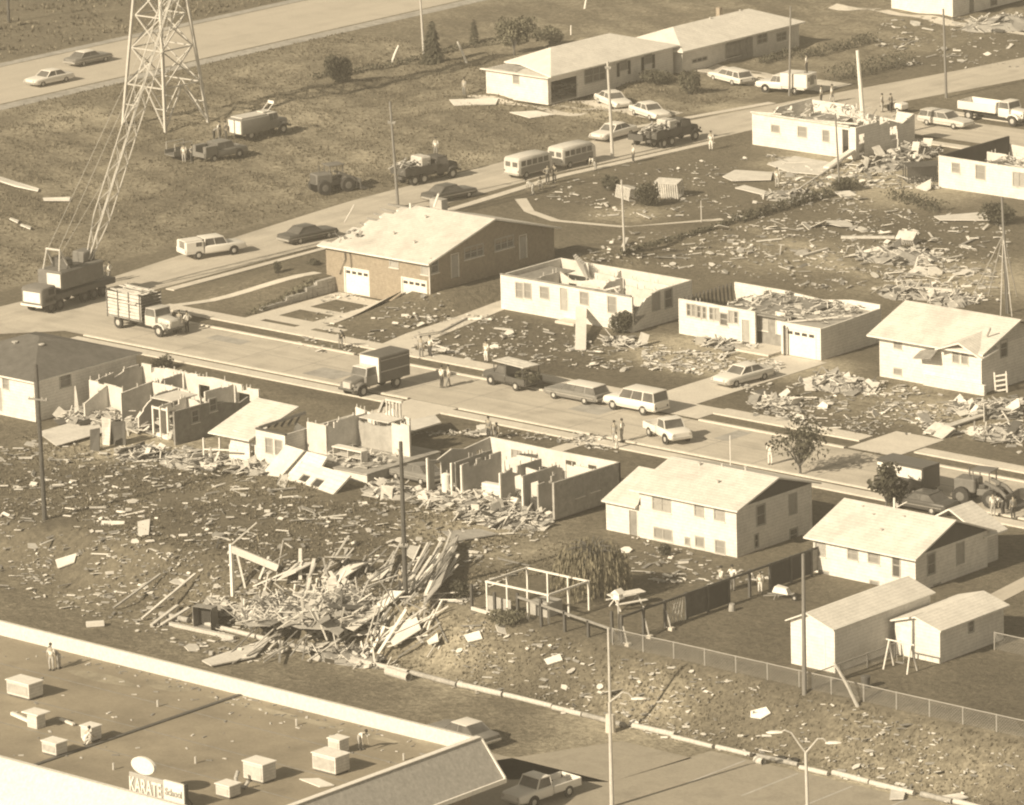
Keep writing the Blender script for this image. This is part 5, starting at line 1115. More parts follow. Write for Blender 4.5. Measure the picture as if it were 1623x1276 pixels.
# army trailer
p = P(1023, 232); t = thing('cargo_trailer', 'small dark open trailer hitched behind the army truck', 'trailer', p, radians(88))
b = MB(); b.box(-1.4,-.95,.8,1.4,.95,.9); b.box(-1.4,-.95,.9,1.4,-.87,1.4); b.box(-1.4,.87,.9,1.4,.95,1.4); b.box(-1.4,-.86,.9,-1.32,.86,1.4); b.build('bed', M_OLIVE, t)
b = MB(); b.bar((-1.2,-.4,1.5),(1.6,.3,1.7),.5,.1); b.build('load', M_CANVAS, t)
for s in (-1,1): wheel(t, 0, s*1.05, .45, .25)
b = MB(); b.bar((1.4,0,.8),(2.3,0,.75),.1); b.build('drawbar', M_DSTEEL, t)
def loader(label, px, py, head, bucket=True):
    p = P(px, py); t = thing('wheel_loader', label, 'tractor', (p.x,p.y,p.z), radians(head))
    b = MB(); b.box(-1.9,-.75,.9,-.2,.75,1.9,.1); b.build('engine_cover', M_YELLOW, t); b = MB(); b.box(-1.95,-.55,.95,-1.91,.55,1.8); b.build('radiator_grille', M_DSTEEL, t)
    b = MB(); b.box(-.2,-.5,.7,1.6,.5,1.2,.06); b.build('frame', M_YELLOW, t)
    b = MB(); b.box(-.1,-.35,1.21,.4,.35,1.5,.04); b.box(-.2,-.35,1.5,-.08,.35,2.0,.04); b.build('seat', M_CARK, t)
    b = MB()
    for x,y in ((-.4,-.6),(-.4,.6),(.9,-.6),(.9,.6)): b.bar((x,y,1.2),(x,y,2.55),.07)
    b.build('canopy_post', M_YELLOW, t); b = MB(); b.box(-.6,-.75,2.56,1.05,.75,2.64,.02); b.build('canopy', M_YELLOW, t)
    for s in (-1,1):
        wheel(t, -1.2, s*.95, .68, .42, M_YELLOW); wheel(t, 1.2, s*.95, .68, .42, M_YELLOW)
        b = MB(); b.bar((.5,s*.55,1.8),(1.7,s*.55,1.35),.16,.22); b.bar((1.7,s*.55,1.35),(2.6,s*.55,.5),.16,.22); b.build('lift_arm', M_YELLOW, t)
    b = MB(); b.prism([(2.4,-1.2,.15),(3.3,-1.2,.1),(3.2,-1.2,.2),(2.55,-1.2,.35),(2.5,-1.2,1.1),(2.38,-1.2,1.1)],(0,2.4,0)); b.build('bucket', M_DSTEEL, t)
    b = MB(); b.tube([(-1.1,.3,1.9),(-1.1,.3,2.6)],.06,7); b.build('exhaust_pipe', M_DSTEEL, t); return t
loader('wheel loader working in the rough field beside the road', 526, 304, 70)
loader('wheel loader in the street beside the onlookers', 1556, 798, 12)
# truck crane: carrier, turning house and lattice boom reaching past the pylon
p = P(112, 480); Bc = Vector((-52.2, 3.4, 0)); hd = radians(95)
t = thing('truck_crane', 'large truck crane with a long lattice boom parked at the road corner', 'crane', (p.x,p.y,.03), hd)
Mi = (Matrix.Translation((p.x,p.y,.03)) @ Matrix.Rotation(hd,4,'Z')).inverted()
b = MB(); b.box(-4.6,-1.2,.95,4.6,1.2,1.45,.05); b.build('carrier_frame', M_DSTEEL, t)
b = MB(); b.loft(xloft([(-4.9,1.1,.8,2.2),(-4.7,1.2,.7,2.3),(-3.2,1.2,.7,2.3),(-3.1,1.15,.8,2.2)],.15)); b.build('carrier_cab', M_YELLOW, t, smooth=True)
b = MB(); b.box(-4.93,-.95,1.0,-4.87,.95,1.9,.01); b.build('radiator_grille', M_TRIM, t); b = MB(); b.box(-4.1,-1.23,1.6,-3.4,-1.205,2.1); b.box(-4.1,1.205,1.6,-3.4,1.23,2.1); b.build('cab_window', M_DARK, t)
bumper(t, -5.0, 1.2, .75, M_TRIM)
for x in (-3.8,-2.6,.6,1.8,3.0):
    for s in (-1,1): wheel(t, x, s*.98, .52, .34, M_DSTEEL)
b = MB(); b.box(-2.6,-1.35,1.7,3.0,1.35,3.3,.12); b.build('engine_house', M_YELLOW, t); b = MB(); b.box(-2.65,-1.3,1.9,-2.605,.2,3.1); b.build('counterweight', M_TRIM, t)
b = MB(); b.loft(xloft([(1.2,.6,3.31,4.1),(1.3,.65,3.31,4.2),(2.6,.65,3.31,4.2),(2.7,.6,3.31,4.0)],.1)); b.build('operator_cab', M_YELLOW, t, smooth=True)
b = MB()
for y in (-.9,.9): b.tube([(-.9,y,3.2),(-1.9,y*.8,5.0)],.09,6); b.tube([(-2.3,y,3.2),(-1.9,y*.8,5.0)],.07,6)
b.tube([(-1.9,-.8,5.0),(-1.9,.8,5.0)],.1,6); b.build('gantry', M_STEEL, t)
b = MB()
for s in (-1,1): b.tube([(-1.2,s*.5,3.7),(-.6,s*.5,3.7)],.5,12)
b.build('winch_drum', M_DSTEEL, t)
foot = Mi @ PV((p.x-.2,p.y+1.5,0), 140, 412); tipw = PY(292, -70, p.y+17); tip = Mi @ tipw
b = MB(); ax = (tip-foot); Lb = ax.length; ax.normalize(); sd = Vector((0,1,0)); sd = (sd-ax*sd.dot(ax)).normalized(); nn = ax.cross(sd)
def wb(s): return .15+.36*min(1, s/4.0)
cor = lambda s, i, j: foot+ax*s+sd*(i*wb(s))+nn*(j*wb(s))
for i in (-1,1):
    for j in (-1,1): b.tube([cor(s,i,j) for s in (0,4,Lb)], .055, 6)
n = int(Lb/1.3)
for k in range(n):
    s0 = k*1.3; s1 = s0+1.3; q = 1 if k % 2 else -1
    for a,c in (((-q,-1),(q,-1)),((-q,1),(q,1)),((-1,-q),(-1,q)),((1,-q),(1,q))): b.bar(cor(s0,*a), cor(s1,*c), .035)
b.build('lattice_boom', M_STEEL, t)
b = MB()
for s in (-.6,.6): b.tube([Vector((-1.9,s,5.0)), foot+ax*Lb*.75+nn*.8+sd*s*.6, tip], .018, 5)
b.tube([Vector((-1.0,.3,4.0)), foot+ax*Lb*.5-nn*1.2, tip], .015, 5); b.build('pendant_line', M_STEEL, t)
# a wooden-wheeled jeep and small vehicles
p = P(285, 252); t = thing('utility_trailer', 'small open utility trailer with a rack standing in the field', 'trailer', p, radians(80))
b = MB(); b.box(-1.2,-.8,.5,1.2,.8,.6); b.box(-1.2,-.8,.6,1.2,-.74,1.0); b.box(-1.2,.74,.6,1.2,.8,1.0); b.build('bed', M_CARG, t)
b = MB()
for x in (-1,1):
    for y in (-.7,.7): b.bar((x,y,1.0),(x,y,1.7),.05)
for y in (-.7,.7): b.bar((-1,y,1.7),(1,y,1.7),.06)
b.build('rack', M_WOODP, t)
for s in (-1,1): wheel(t, 0, s*.9, .36, .2)
p = P(1420, 178); t = thing('police_tricycle', 'small white three-wheeled patrol cycle in the far street', 'motorcycle', p, radians(170))
b = MB(); b.box(-1.3,-.55,.45,-.3,.55,1.05,.12); b.build('rear_box', M_CARW, t); b = MB(); b.bar((-.4,0,.6),(.7,0,.75),.25,.3); b.bar((.7,0,.7),(1.0,0,.35),.1); b.build('frame', M_CARG, t)
b = MB(); b.bar((.55,-.45,1.1),(.55,.45,1.1),.06); b.build('handlebar', M_STEEL, t); b = MB(); b.box(-.3,-.2,.8,.25,.2,.95,.05); b.build('saddle', M_CARK, t)
wheel(t,.95,0,.34,.12); wheel(t,-.8,.5,.34,.12); wheel(t,-.8,-.5,.34,.12)

# ---------------------------------------------------------------- people
def skin_mesh(name, chains, rad, sub=1):
    """one smooth surface grown round a skeleton: chains are lists of joint names"""
    names = []; [names.append(j) for c in chains for j in c if j not in names]
    me = bpy.data.meshes.new(name+'_skeleton'); ed = [(names.index(a), names.index(c)) for ch in chains for a, c in zip(ch, ch[1:])]
    me.from_pydata([rad[j][0] for j in names], ed, [])
    o = bpy.data.objects.new('tmp', me); COL.objects.link(o); md = o.modifiers.new('skin', 'SKIN'); md.use_smooth_shade = True
    for i, j in enumerate(names):
        sv = me.skin_vertices[0].data[i]; r = rad[j][1]; sv.radius = r if isinstance(r, tuple) else (r, r); sv.use_root = (i == 0)
    if sub: s2 = o.modifiers.new('smooth', 'SUBSURF'); s2.levels = sub; s2.render_levels = sub
    dg = bpy.context.evaluated_depsgraph_get(); r = bpy.data.meshes.new_from_object(o.evaluated_get(dg)); r.name = name
    bpy.data.objects.remove(o); return r
def pose_joints(pose):
    V = Vector; j = {}
    lean = {'stand':.03,'walk':.08,'hips':0.0,'bend':1.15,'squat':.55,'carry':.1,'sit':.15}[pose]
    hz = {'squat':.42,'sit':.5}.get(pose, .93)
    hip = V((0,0,hz)); up = V((sin(lean),0,cos(lean)))
    j['pel'] = (hip, (.15,.115)); j['spi'] = (hip+up*.2, (.14,.105)); j['che'] = (hip+up*.4, (.165,.12)); j['nec'] = (hip+up*.56, .055)
    hu = V((sin(lean*.6),0,cos(lean*.6))); nk = hip+up*.56
    j['hd0'] = (nk+hu*.1, .07); j['hd1'] = (nk+hu*.19+V((.015,0,0)), (.085,.1)); j['hd2'] = (nk+hu*.28, .06); j['nose'] = (nk+hu*.17+V((.115*cos(lean*.6),0,-.115*sin(lean*.6))), .014)
    for s, n in ((1,'L'),(-1,'R')):
        sh = hip+up*.5+V((0,.19*s,0)); j['sh'+n] = (sh, .06)
        if pose == 'hips': el = sh+V((-.1,.2*s,-.24)); ha = hip+V((.04,.19*s,.1))
        elif pose == 'bend': el = sh+V((.06,.02*s,-.28)); ha = el+V((.04,0,-.25))
        elif pose == 'carry': el = sh+V((.08,.04*s,-.27)); ha = el+V((.25,-.04*s,.03))
        elif pose in ('squat','sit'): el = sh+V((.14,.05*s,-.22)); ha = el+V((.2,-.04*s,-.1))
        else: k = .12*s if pose == 'walk' else .03; el = sh+V((-k*.8,.05*s,-.28)); ha = el+V((k+.05,.0,-.24))
        d = (ha-el).normalized(); fwd = V((1,0,0)); fwd = (fwd-d*fwd.dot(d)).normalized()
        j['el'+n] = (el, .042); j['wr'+n] = (ha, .028); j['pa'+n] = (ha+d*.07, (.04,.024))
        for k in range(4):
            o = fwd*(.03-.02*k); Lf = (.06,.075,.07,.055)[k]
            j['f%d%s'%(k,n)] = (ha+d*.1+o, .0095); j['g%d%s'%(k,n)] = (ha+d*(.1+Lf*.55)+o*1.05+V((0,-.006*s,0)), .0085); j['t%d%s'%(k,n)] = (ha+d*(.1+Lf)+o*1.05+V((0,-.022*s,0)), .007)
        j['th0'+n] = (ha+d*.04+fwd*.04, .011); j['th1'+n] = (ha+d*.085+fwd*.065, .009)
        hp = hip+V((0,.095*s,-.06)); j['hp'+n] = (hp, .09)
        st = .22*s if pose == 'walk' else 0
        if pose == 'squat': kn = V((.34,.16*s,.44)); an = V((.06,.13*s,.09))
        elif pose == 'sit': kn = V((.42,.12*s,.47)); an = V((.44,.12*s,.09))
        else: an = V((st,.11*s,.09)); kn = (hp+an)/2+V((.05,.01*s,0))
        j['kn'+n] = (kn, .058); j['ca'+n] = ((kn*.6+an*.4)+V((-.02,0,0)), .054); j['an'+n] = (an, .038); j['to'+n] = (an+V((.17,.02*s,-.05)), .035); j['he'+n] = (an+V((-.03,0,-.05)), .035)
    return j
POSES = {}
def pose_meshes(pose):
    if pose in POSES: return POSES[pose]
    j = pose_joints(pose); ch = [['pel','spi','che','nec','hd0','hd1','hd2'],['hd1','nose']]
    for n in 'LR':
        ch += [['che','sh'+n,'el'+n,'wr'+n,'pa'+n],['pel','hp'+n,'kn'+n,'ca'+n,'an'+n,'to'+n],['an'+n,'he'+n],['pa'+n,'th0'+n,'th1'+n]] + [['pa'+n,'f%d%s'%(k,n),'g%d%s'%(k,n),'t%d%s'%(k,n)] for k in range(4)]
    body = skin_mesh('body', ch, j)
    g = lambda k: (lambda r: tuple(x*k for x in r) if isinstance(r, tuple) else r*k)
    js = dict(j)
    for q in ('pel','spi','che','shL','shR','elL','elR'): js[q] = (j[q][0], g(1.22)(j[q][1]))
    js['nk'] = (j['che'][0].lerp(j['nec'][0], .75), .075)
    shirt = skin_mesh('shirt', [['pel','spi','che','nk']] + [['che','sh'+n,'el'+n] for n in 'LR'], js)
    jt = dict(j); jt['wst'] = (j['pel'][0].lerp(j['spi'][0], .5), (.165,.125))
    for n in 'LR':
        for q, k in (('hp',1.22),('kn',1.3),('ca',1.3),('an',1.6)): jt[q+n] = (j[q+n][0], g(k)(j[q+n][1]))
    jt['pel'] = (j['pel'][0], (.175,.14))
    trousers = skin_mesh('trousers', [['pel','wst']] + [['pel','hp'+n,'kn'+n,'ca'+n,'an'+n] for n in 'LR'], jt)
    hd = j['hd1'][0]; hu = (j['hd2'][0]-j['hd0'][0]).normalized(); b = MB()
    b.M = Matrix.Translation(hd+hu*.035-Vector((.018,0,0))) @ hu.to_track_quat('Z','Y').to_matrix().to_4x4(); b.ball((0,0,.012), .108, .108, .105, 10, 7); hair = b.mesh('hair', M_HAIR, True)
    b = MB()
    for n in 'LR':
        a = j['an'+n][0]; c = j['to'+n][0]; b.box(a.x-.09, a.y-.05, a.z-.09, c.x+.06, a.y+.05, a.z+.005, .02)
    shoes = b.mesh('shoe', M_CARK, True)
    b = MB()
    for s in (-1,1): b.ball(hd+Vector((.088,.035*s,.012)), .014, nu=6, nv=4)
    eyes = b.mesh('eye', M_DARK, True)
    POSES[pose] = (body, shirt, trousers, hair, shoes, eyes); return POSES[pose]
def person(px, py, pose, shirt, trousers, head, label, group=None, pos=None, size=1.0, hat=None):
    p = pos if pos is not None else P(px, py); p = Vector(p)
    t = thing('person', label, 'person', p, radians(head), group); t.scale = (size*1.04,)*3
    for me, nm, m in zip(pose_meshes(pose), ('body','shirt','trousers','hair','shoes','eyes'), (M_SKIN, M_CLOTH[shirt], M_CLOTH[trousers], hat or M_HAIR, M_CARK, M_DARK)):
        o = bpy.data.objects.new(nm, me); COL.objects.link(o); o.parent = t
        if not me.materials: me.materials.append(m)
        o.material_slots[0].link = 'OBJECT'; o.material_slots[0].material = m
    return t
G = 'onlookers and relief workers'
for a in [
 (668,568,'stand',1,2,-60,'person in a tan shirt standing on the pavement edge, left of a pair'),
 (682,567,'hips',0,3,-100,'person in a white shirt and dark trousers on the pavement, right of a pair'),
 (700,615,'stand',0,3,80,'person in a white shirt crossing the street, left of a pair'),
 (710,614,'walk',0,2,60,'person in a white shirt and grey trousers crossing the street, right of a pair'),
 (771,574,'stand',0,0,-90,'person in white standing on the lawn behind the dark flatbed truck'),
 (974,704,'stand',1,1,-40,'person in tan clothes in the group left of the white street pickup'),
 (986,701,'hips',0,1,200,'person in a white shirt in the group left of the white street pickup'),
 (978,712,'walk',0,0,-120,'small person in white stepping off the street before the group',None,None,.72),
 (1004,258,'stand',0,3,-120,'person in a white shirt and dark trousers on the pavement right of the tall pole'),
 (944,270,'bend',0,1,-100,'person in white bending over on the pavement beside the front van'),
 (879,290,'stand',3,3,-80,'person in dark clothes standing on the pavement behind the vans'),
 (868,292,'hips',2,3,-30,'person in grey and dark clothes beside the vans, hands on hips'),
 (858,300,'squat',0,1,-60,'person in white crouching on the grass near the vans'),
 (845,309,'bend',0,0,200,'person in white bending near the broken pale boards by the vans'),
 (1127,238,'stand',0,0,-60,'person in white on the pavement near the roofless house by the road'),
 (1143,938,'stand',0,3,60,'person in a white shirt and dark trousers at the screen fence, left of a pair'),
 (1161,936,'hips',0,2,100,'person in a white shirt at the screen fence, right of a pair'),
 (1205,939,'stand',0,0,-50,'small person in white standing alone in the back garden',None,None,.82),
 (297,527,'hips',0,3,170,'person in a white shirt at the front of the stake truck'),
 (285,526,'stand',2,3,-60,'person in dark clothes leaning near the stake truck bonnet'),
 (165,447,'stand',2,3,-40,'person in grey behind the truck crane, left of a pair'),
 (174,448,'hips',0,2,200,'person in a white shirt behind the truck crane, right of a pair'),
 (292,258,'stand',0,1,-60,'person in white beside the open utility trailer'),
 (305,259,'hips',1,3,180,'person in a tan shirt facing the open utility trailer'),
 (348,222,'stand',0,2,10,'person in a white hat behind the grey panel truck'),
 (358,222,'stand',3,3,60,'person in dark clothes at the rear door of the panel truck'),
 (339,222,'bend',2,3,20,'person in grey bending at the rear of the panel truck'),
 (1221,737,'stand',0,0,120,'person in white by the bush next to the street tree'),
 (775,697,'stand',2,3,-90,'person in grey on the grass beyond the ruined house, left of a pair'),
 (783,696,'bend',1,2,-30,'person in tan bending on the grass beyond the ruined house'),
 (736,152,'stand',1,2,-90,'person in tan at the corner of the long white bungalow'),
 (1306,245,'squat',3,2,90,'person in dark clothes crouching against the wall of the roofless house'),
 (1574,820,'stand',0,1,150,'person in white among the onlookers at the loader, leftmost of three'),
 (1590,817,'bend',0,3,180,'person in a white shirt stooping among the onlookers at the loader'),
 (1606,824,'stand',2,3,160,'person in dark clothes among the onlookers at the loader, rightmost of three'),
 (1412,178,'hips',2,3,0,'person in dark clothes standing astride beside the patrol cycle'),
 (1398,178,'stand',1,1,20,'person in tan standing behind the patrol cycle'),
 (1302,165,'stand',0,3,-160,'person in a white shirt behind the pickup with the box body'),
 (1318,163,'walk',0,1,20,'person in white walking away from the pickup with the box body'),
 (506,940,'bend',0,3,-40,'person in a white shirt bending in the lumber pile'),
 (636,940,'stand',3,3,-100,'person in dark clothes at the foot of the tall dark pole'),
 (1232,297,'stand',0,1,-60,'person in white beside the long pale slab on the far lawn'),
 (540,552,'bend',3,2,-30,'person in dark clothes stooping over the street verge by the brick house drive'),
]:
    px, py, pose, s1, s2, hd, lb = a[:7]; person(px, py, pose, s1, s2, hd, lb, G, None, a[9] if len(a) > 9 else 1.0)
person(0,0,'bend',0,1,-10,'person in white bending over on the shop roof near the right-hand units',G,on_roof(571,1188))
person(0,0,'stand',0,1,-60,'person in white standing on the shop roof close to the rear parapet',G,on_roof(82,1062))
person(0,0,'bend',1,1,190,'person in tan bending on the shop roof close to the rear parapet',G,on_roof(94,1060))
person(0,0,'squat',0,0,70,'person in white kneeling at the small square rooftop unit',G,on_roof(134,1182))
person(0,0,'stand',0,2,-60,'person in a white shirt on the load of the army truck in the field',G,P(692,280)+Vector((0,0,1.9)))
person(0,0,'stand',0,3,-160,'person in white standing on the box body of the white pickup',G,P(1243,146)+Vector((2.5,.5,2.16)))

# ---------------------------------------------------------------- plants
def tree(label, px, py, h, r, name='tree', clumps=16, per=150, leaf=.16, m=None, trunk_h=.35, cat='tree', squash=1.0, seed=1, bare=0.0, lean=(0,0), group=None):
    p = P(px, py); rg = random.Random(seed); t = thing(name, label, cat, p, 0, group)
    b = MB(); th = h*trunk_h; b.tube([(0,0,-.1),(.03,0,th*.5),(lean[0]*.3,lean[1]*.3,th)], [h*.028,h*.022,h*.018], 7)
    crown = MB(); c0 = th + (h-th)*.5
    for k in range(clumps):
        while True:
            q = Vector((rg.uniform(-1,1), rg.uniform(-1,1), rg.uniform(-1,1)))
            if .25 < q.length < 1: break
        e = Vector((q.x*r*.75+lean[0], q.y*r*.75+lean[1], c0+q.z*(h-th)*.42*squash))
        s = Vector((lean[0]*.3,lean[1]*.3,th*rg.uniform(.7,1)))
        b.tube([s, s.lerp(e,.5)+Vector((0,0,.1*h*rg.random())), e], [h*.012,h*.008,h*.003], 5)
        cr = r*rg.uniform(.3,.5); leaf_cards(crown, rg, per, e, (cr,cr,cr*.8), leaf, .05)
    b.build('trunk', M_BARK, t); crown.build('crown', m or M_LEAF, t, recalc=False); return t
def bush(label, px, py, r, h, m=None, name='bush', seed=1, n=900, leaf=.11, conifer=False, group=None):
    p = P(px, py); rg = random.Random(seed); t = thing(name, label, 'bush' if not conifer else 'tree', p, 0, group); b = MB(); s = MB()
    if conifer:
        s.tube([(0,0,-.1),(0,0,h*.95)],[.1,.02],6)
        for k in range(n):
            z = h*(1-rg.random()**.6)*.97+.1; rr = r*(1-z/h)**.85*rg.uniform(.55,1.1); a = rg.uniform(0,2*pi); q = Vector((rr*cos(a),rr*sin(a),z))
            d = Vector((cos(a),sin(a),-.45)).normalized(); c = d.cross(Vector((0,0,1))).normalized(); L_ = leaf*rg.uniform(1,2.2); b.add([q-d*L_*.3,q+c*L_*.4,q+d*L_,q-c*L_*.4],[(0,1,2,3)])
    else:
        for k in range(7):
            a = rg.uniform(0,2*pi); e = Vector((cos(a)*r*.5,sin(a)*r*.5,h*rg.uniform(.45,.8))); s.tube([(0,0,-.05),e],[.04,.015],5); leaf_cards(b, rg, n//7, e, (r*.6,r*.6,h*.42), leaf, .03)
        leaf_cards(b, rg, n//3, (0,0,h*.5), (r*.8,r*.8,h*.5), leaf, .03)
    s.build('stem', M_BARK, t); b.build('foliage', m or M_LEAFD, t, recalc=False); return t
tree('large dark bushy tree growing before the long white bungalow', 815, 88, 4.6, 2.6, clumps=20, per=110, leaf=.17, seed=3, trunk_h=.2)
tree('lower rounded tree half hidden behind the long white bungalow', 872, 76, 2.3, 1.7, clumps=11, per=80, leaf=.16, seed=4, trunk_h=.2)
bush('dark cone-shaped evergreen standing alone in the field', 537, 130, 1.35, 2.5, conifer=False, seed=5, n=1500, leaf=.14, name='evergreen_bush')
bush('tall narrow conifer at the garden hedge near a pale pole', 686, 100, 1.1, 4.4, name='conifer', seed=6, n=900, leaf=.28, conifer=True)
bush('thin young conifer behind the garden hedge', 752, 70, .5, 2.8, name='conifer', seed=66, n=260, leaf=.2, conifer=True)
tree('sparse half-stripped tree standing by the street beyond the split-level house', 1268, 752, 4.3, 2.3, clumps=30, per=30, leaf=.15, seed=7, trunk_h=.18, m=M_LEAFD)
tree('dark leaning small tree before the covered trailer', 1404, 806, 3.6, 1.5, clumps=16, per=75, leaf=.16, seed=8, trunk_h=.15, m=M_LEAFD, lean=(.3,0))
bush('dark round bush at the split corner of the roofless house', 984, 528, 1.0, 1.7, seed=9, n=1500, leaf=.09)
bush('dark bush among the wrecked crates on the far lawn', 1028, 326, 1.2, 2.0, seed=10, n=1300, leaf=.12)
bush('smaller dark bush left of the wrecked crates on the far lawn', 966, 302, .9, 1.3, seed=11, n=900, leaf=.11)
bush('dark bush on the bungalow front lawn', 1092, 150, 1.1, 2.2, seed=12, n=700, leaf=.13)
bush('dark shrubs against the front wall of the long white bungalow', 1040, 133, 1.7, 1.2, seed=13, n=900, leaf=.12)
bush('small dark bush on the brick house lawn', 440, 433, .35, .9, seed=14, n=350, leaf=.08)
bush('very small dark shrub against the brick house', 497, 420, .5, .45, seed=15, n=250, leaf=.08)
bush('low dark bush beside the retaining wall end', 1340, 302, 1.2, 1.1, seed=16, n=700, leaf=.12)
bush('dark shrub by the tall guyed pole', 1580, 356, 1.6, 1.7, seed=17, n=1000, leaf=.13)
bush('dark bush on the lit pavement in front of the second ruined house',258,584,.9,.9,seed=18,n=500,leaf=.1)
bush('dark bush at the back corner of the white open bank',700,1025,.8,.9,seed=19,n=500,leaf=.1) if False else None
bush('dark bushes below the post fence at the top of the bank', 800, 990, 1.3, .9, M_LEAF, seed=20, n=700, leaf=.1)
bush('dark shrub under the leaning board wall in the lumber pile', 722, 948, .9, 1.1, seed=21, n=600, leaf=.1)
bush('small shrub at the foot of the white split-level house', 1053, 880, .45, .8, seed=22, n=300, leaf=.08)
# willow: trailing strands from an arching crown
p = P(940, 948); t = thing('willow_tree', 'broken weeping willow trailing pale strands in the back garden', 'tree', p); rg = random.Random(12)
b = MB(); b.tube([(0,0,-.1),(.1,0,1.6),(-.1,.1,3.0)],[.2,.16,.1],8); c = MB()
for k in range(420):
    a = rg.uniform(0,2*pi); rr = 2.4*sqrt(rg.random()); q = Vector((cos(a)*rr, sin(a)*rr, 4.2-1.1*(rr/2.4)**2+rg.uniform(-.4,.3)))
    if k % 8 == 0: b.tube([(-.1,.1,2.6), q*.5+Vector((0,0,1.9)), q],[.05,.035,.015],5)
    z1 = rg.uniform(.1,1.6); dx = rg.gauss(0,.25)-.05*rr; pts = [q, q+Vector((dx*.4+cos(a)*.2,sin(a)*.2,-(q.z-z1)*.45)), Vector((q.x+dx+cos(a)*.3,q.y+sin(a)*.3,z1))]
    for i in range(7):
        u = i/7; A = pts[0].lerp(pts[1],u*2) if u < .5 else pts[1].lerp(pts[2],u*2-1); u = (i+1.3)/7; B2 = pts[0].lerp(pts[1],u*2) if u < .5 else pts[1].lerp(pts[2],min(1,u*2-1))
        w_ = Vector((rg.gauss(0,1),rg.gauss(0,1),.2)).normalized()*rg.uniform(.03,.08); c.add([A-w_*.4,(A+B2)/2+w_,B2+w_*.3,(A+B2)/2-w_],[(0,1,2,3)])
b.build('trunk', M_BARK, t); c.build('crown', M_LEAFP, t, recalc=False)
def hedge(label, pts, w_, h, seed, n=140, m=None, name='hedge'):
    """clipped or straggling row along a line of ground points"""
    rg = random.Random(seed); P0 = [P(*q) for q in pts]; c = P0[0]; b = MB(); s = MB()
    for A, B2 in zip(P0, P0[1:]):
        L_ = (B2-A).length
        for k in range(int(n*L_/2)): q = A.lerp(B2, rg.random())-c; leaf_cards(b, rg, 1, q+Vector((rg.uniform(-w_,w_)/2,rg.uniform(-w_,w_)/2,h*rg.uniform(.1,.95))), (.05,.05,.05), .13)
        for k in range(int(L_/1.2)): q = A.lerp(B2, (k+.5)/max(1,int(L_/1.2)))-c; s.tube([q,q+Vector((.05,0,h*.6))],.03,5)
    t = thing(name, label, 'hedge', c); s.build('stem', M_BARK, t); b.build('foliage', m or M_LEAFD, t, recalc=False)
hedge('long low dark hedge along the field side of the bungalow garden', [(492,127),(560,118),(640,102),(690,92)], .8, .7, 31, 90)
hedge('dark hedge beyond the narrow conifer', [(700,86),(760,74),(790,70)], .8, .7, 32, 90)
hedge('dark hedge in the deep shade behind the undamaged bungalow', [(1262,96),(1330,80),(1385,66)], 1.6, 1.0, 33, 130)
hedge('thick dark hedge along the far road', [(1315,130),(1375,117),(1440,103)], 2.2, 1.6, 34, 150)
hedge('dark shrubs along the front of the undamaged bungalow', [(1205,103),(1262,85)], 1.2, .8, 35, 120)
hedge('broken dark hedge below the roofless house with bare studs', [(1412,315),(1455,328),(1490,338)], 1.6, 1.2, 36, 150)
hedge('overgrown dark hedge along the boundary of the far gardens', [(1165,354),(1260,327),(1345,302)], .9, .95, 37, 150)
hedge('thin overgrown row on the boundary behind the two roofless houses', [(985,404),(1080,378),(1162,354)], .6, .45, 39, 90)
hedge('dark grass bank hedge on the brick house garden boundary', [(392,500),(440,478),(500,462)], .8, .3, 38, 60, M_LEAF)

# ---------------------------------------------------------------- poles, wires, lamps, pylon
def pole(label, foot, top, r=.15, m=None, arms=(), name='utility_pole', cat='pole', group=None, gear=True):
    p = P(*foot) if not isinstance(foot, Vector) else foot; q = PV(p, *top); t = thing(name, label, cat, p, 0, group); d = q-p
    b = MB(); b.tube([(0,0,-.3), d*.5, d],[r,r*.85,r*.68],9); b.build('shaft', m or M_POLE, t)
    for f, L_, th in arms:
        c = d*f; v = Vector((cos(th),sin(th),0))*L_/2; b = MB(); b.bar(c-v+Vector((.1,-.1,0)), c+v+Vector((.1,-.1,0)), .1, .12); o = b.build('crossarm', M_WOODM, t); g = MB()
        for s in (-.9,-.45,.45,.9): k = c+v*s+Vector((.1,-.1,0)); g.tube([k+Vector((0,0,.05)),k+Vector((0,0,.2))],[.05,.035],6)
        g.build('insulator', M_STEEL, o)
    return t
pole('dark pole with a small crossarm standing on the bank at the left', (71,824), (57,578), .19, M_WOODD, [(.78,1.6,.3)])
pole('dark pole rising from the bank beside the lumber pile', (643,946), (635,700), .19, M_WOODD, [(.33,.5,.8)])
pole('weathered pole between the field and the road, behind the brick house', (631,329), (618,161), .15, M_POLE, [(.8,.7,.4)])
pole('pale pole rising from the edge of the highway field', (672,88), (665,-20), .14, M_POLEL)
pole('pale pole on the pavement between the vans and the army truck', (971,251), (963,97), .17, M_POLEL, [(.93,.6,.3)])
pole('dark thin pole before the white pickup with the box body', (1251,152), (1253,10), .12, M_POLE)
pole('grey pole on the grass island in the far street', (1500,155), (1495,14), .14, M_POLE)
pole('stripped white pole leaning over the roofless house by the road', (1371,225), (1359,80), .24, M_TRIM)
pole('thin brown pole in front of the roofless house by the road', (1331,303), (1324,180), .1, M_POLE)
pole('thin pale pole on the far lawn behind the roofless houses', (990,402), (985,285), .11, M_POLEL)
pole('tall guyed pole behind the split-level house with the awning', (1597,497), (1588,312), .15, M_POLE)
pole('weathered pole at the fence behind the long shed', (1275,1100), (1273,878), .16, M_POLE)
pole('dark pole at the top left corner of the field', (14,36), (10,-60), .17, M_WOODD)
pole('short grey post in the bush on the far lawn', (1112,352), (1111,318), .06, M_POLEL, name='post', cat='post')
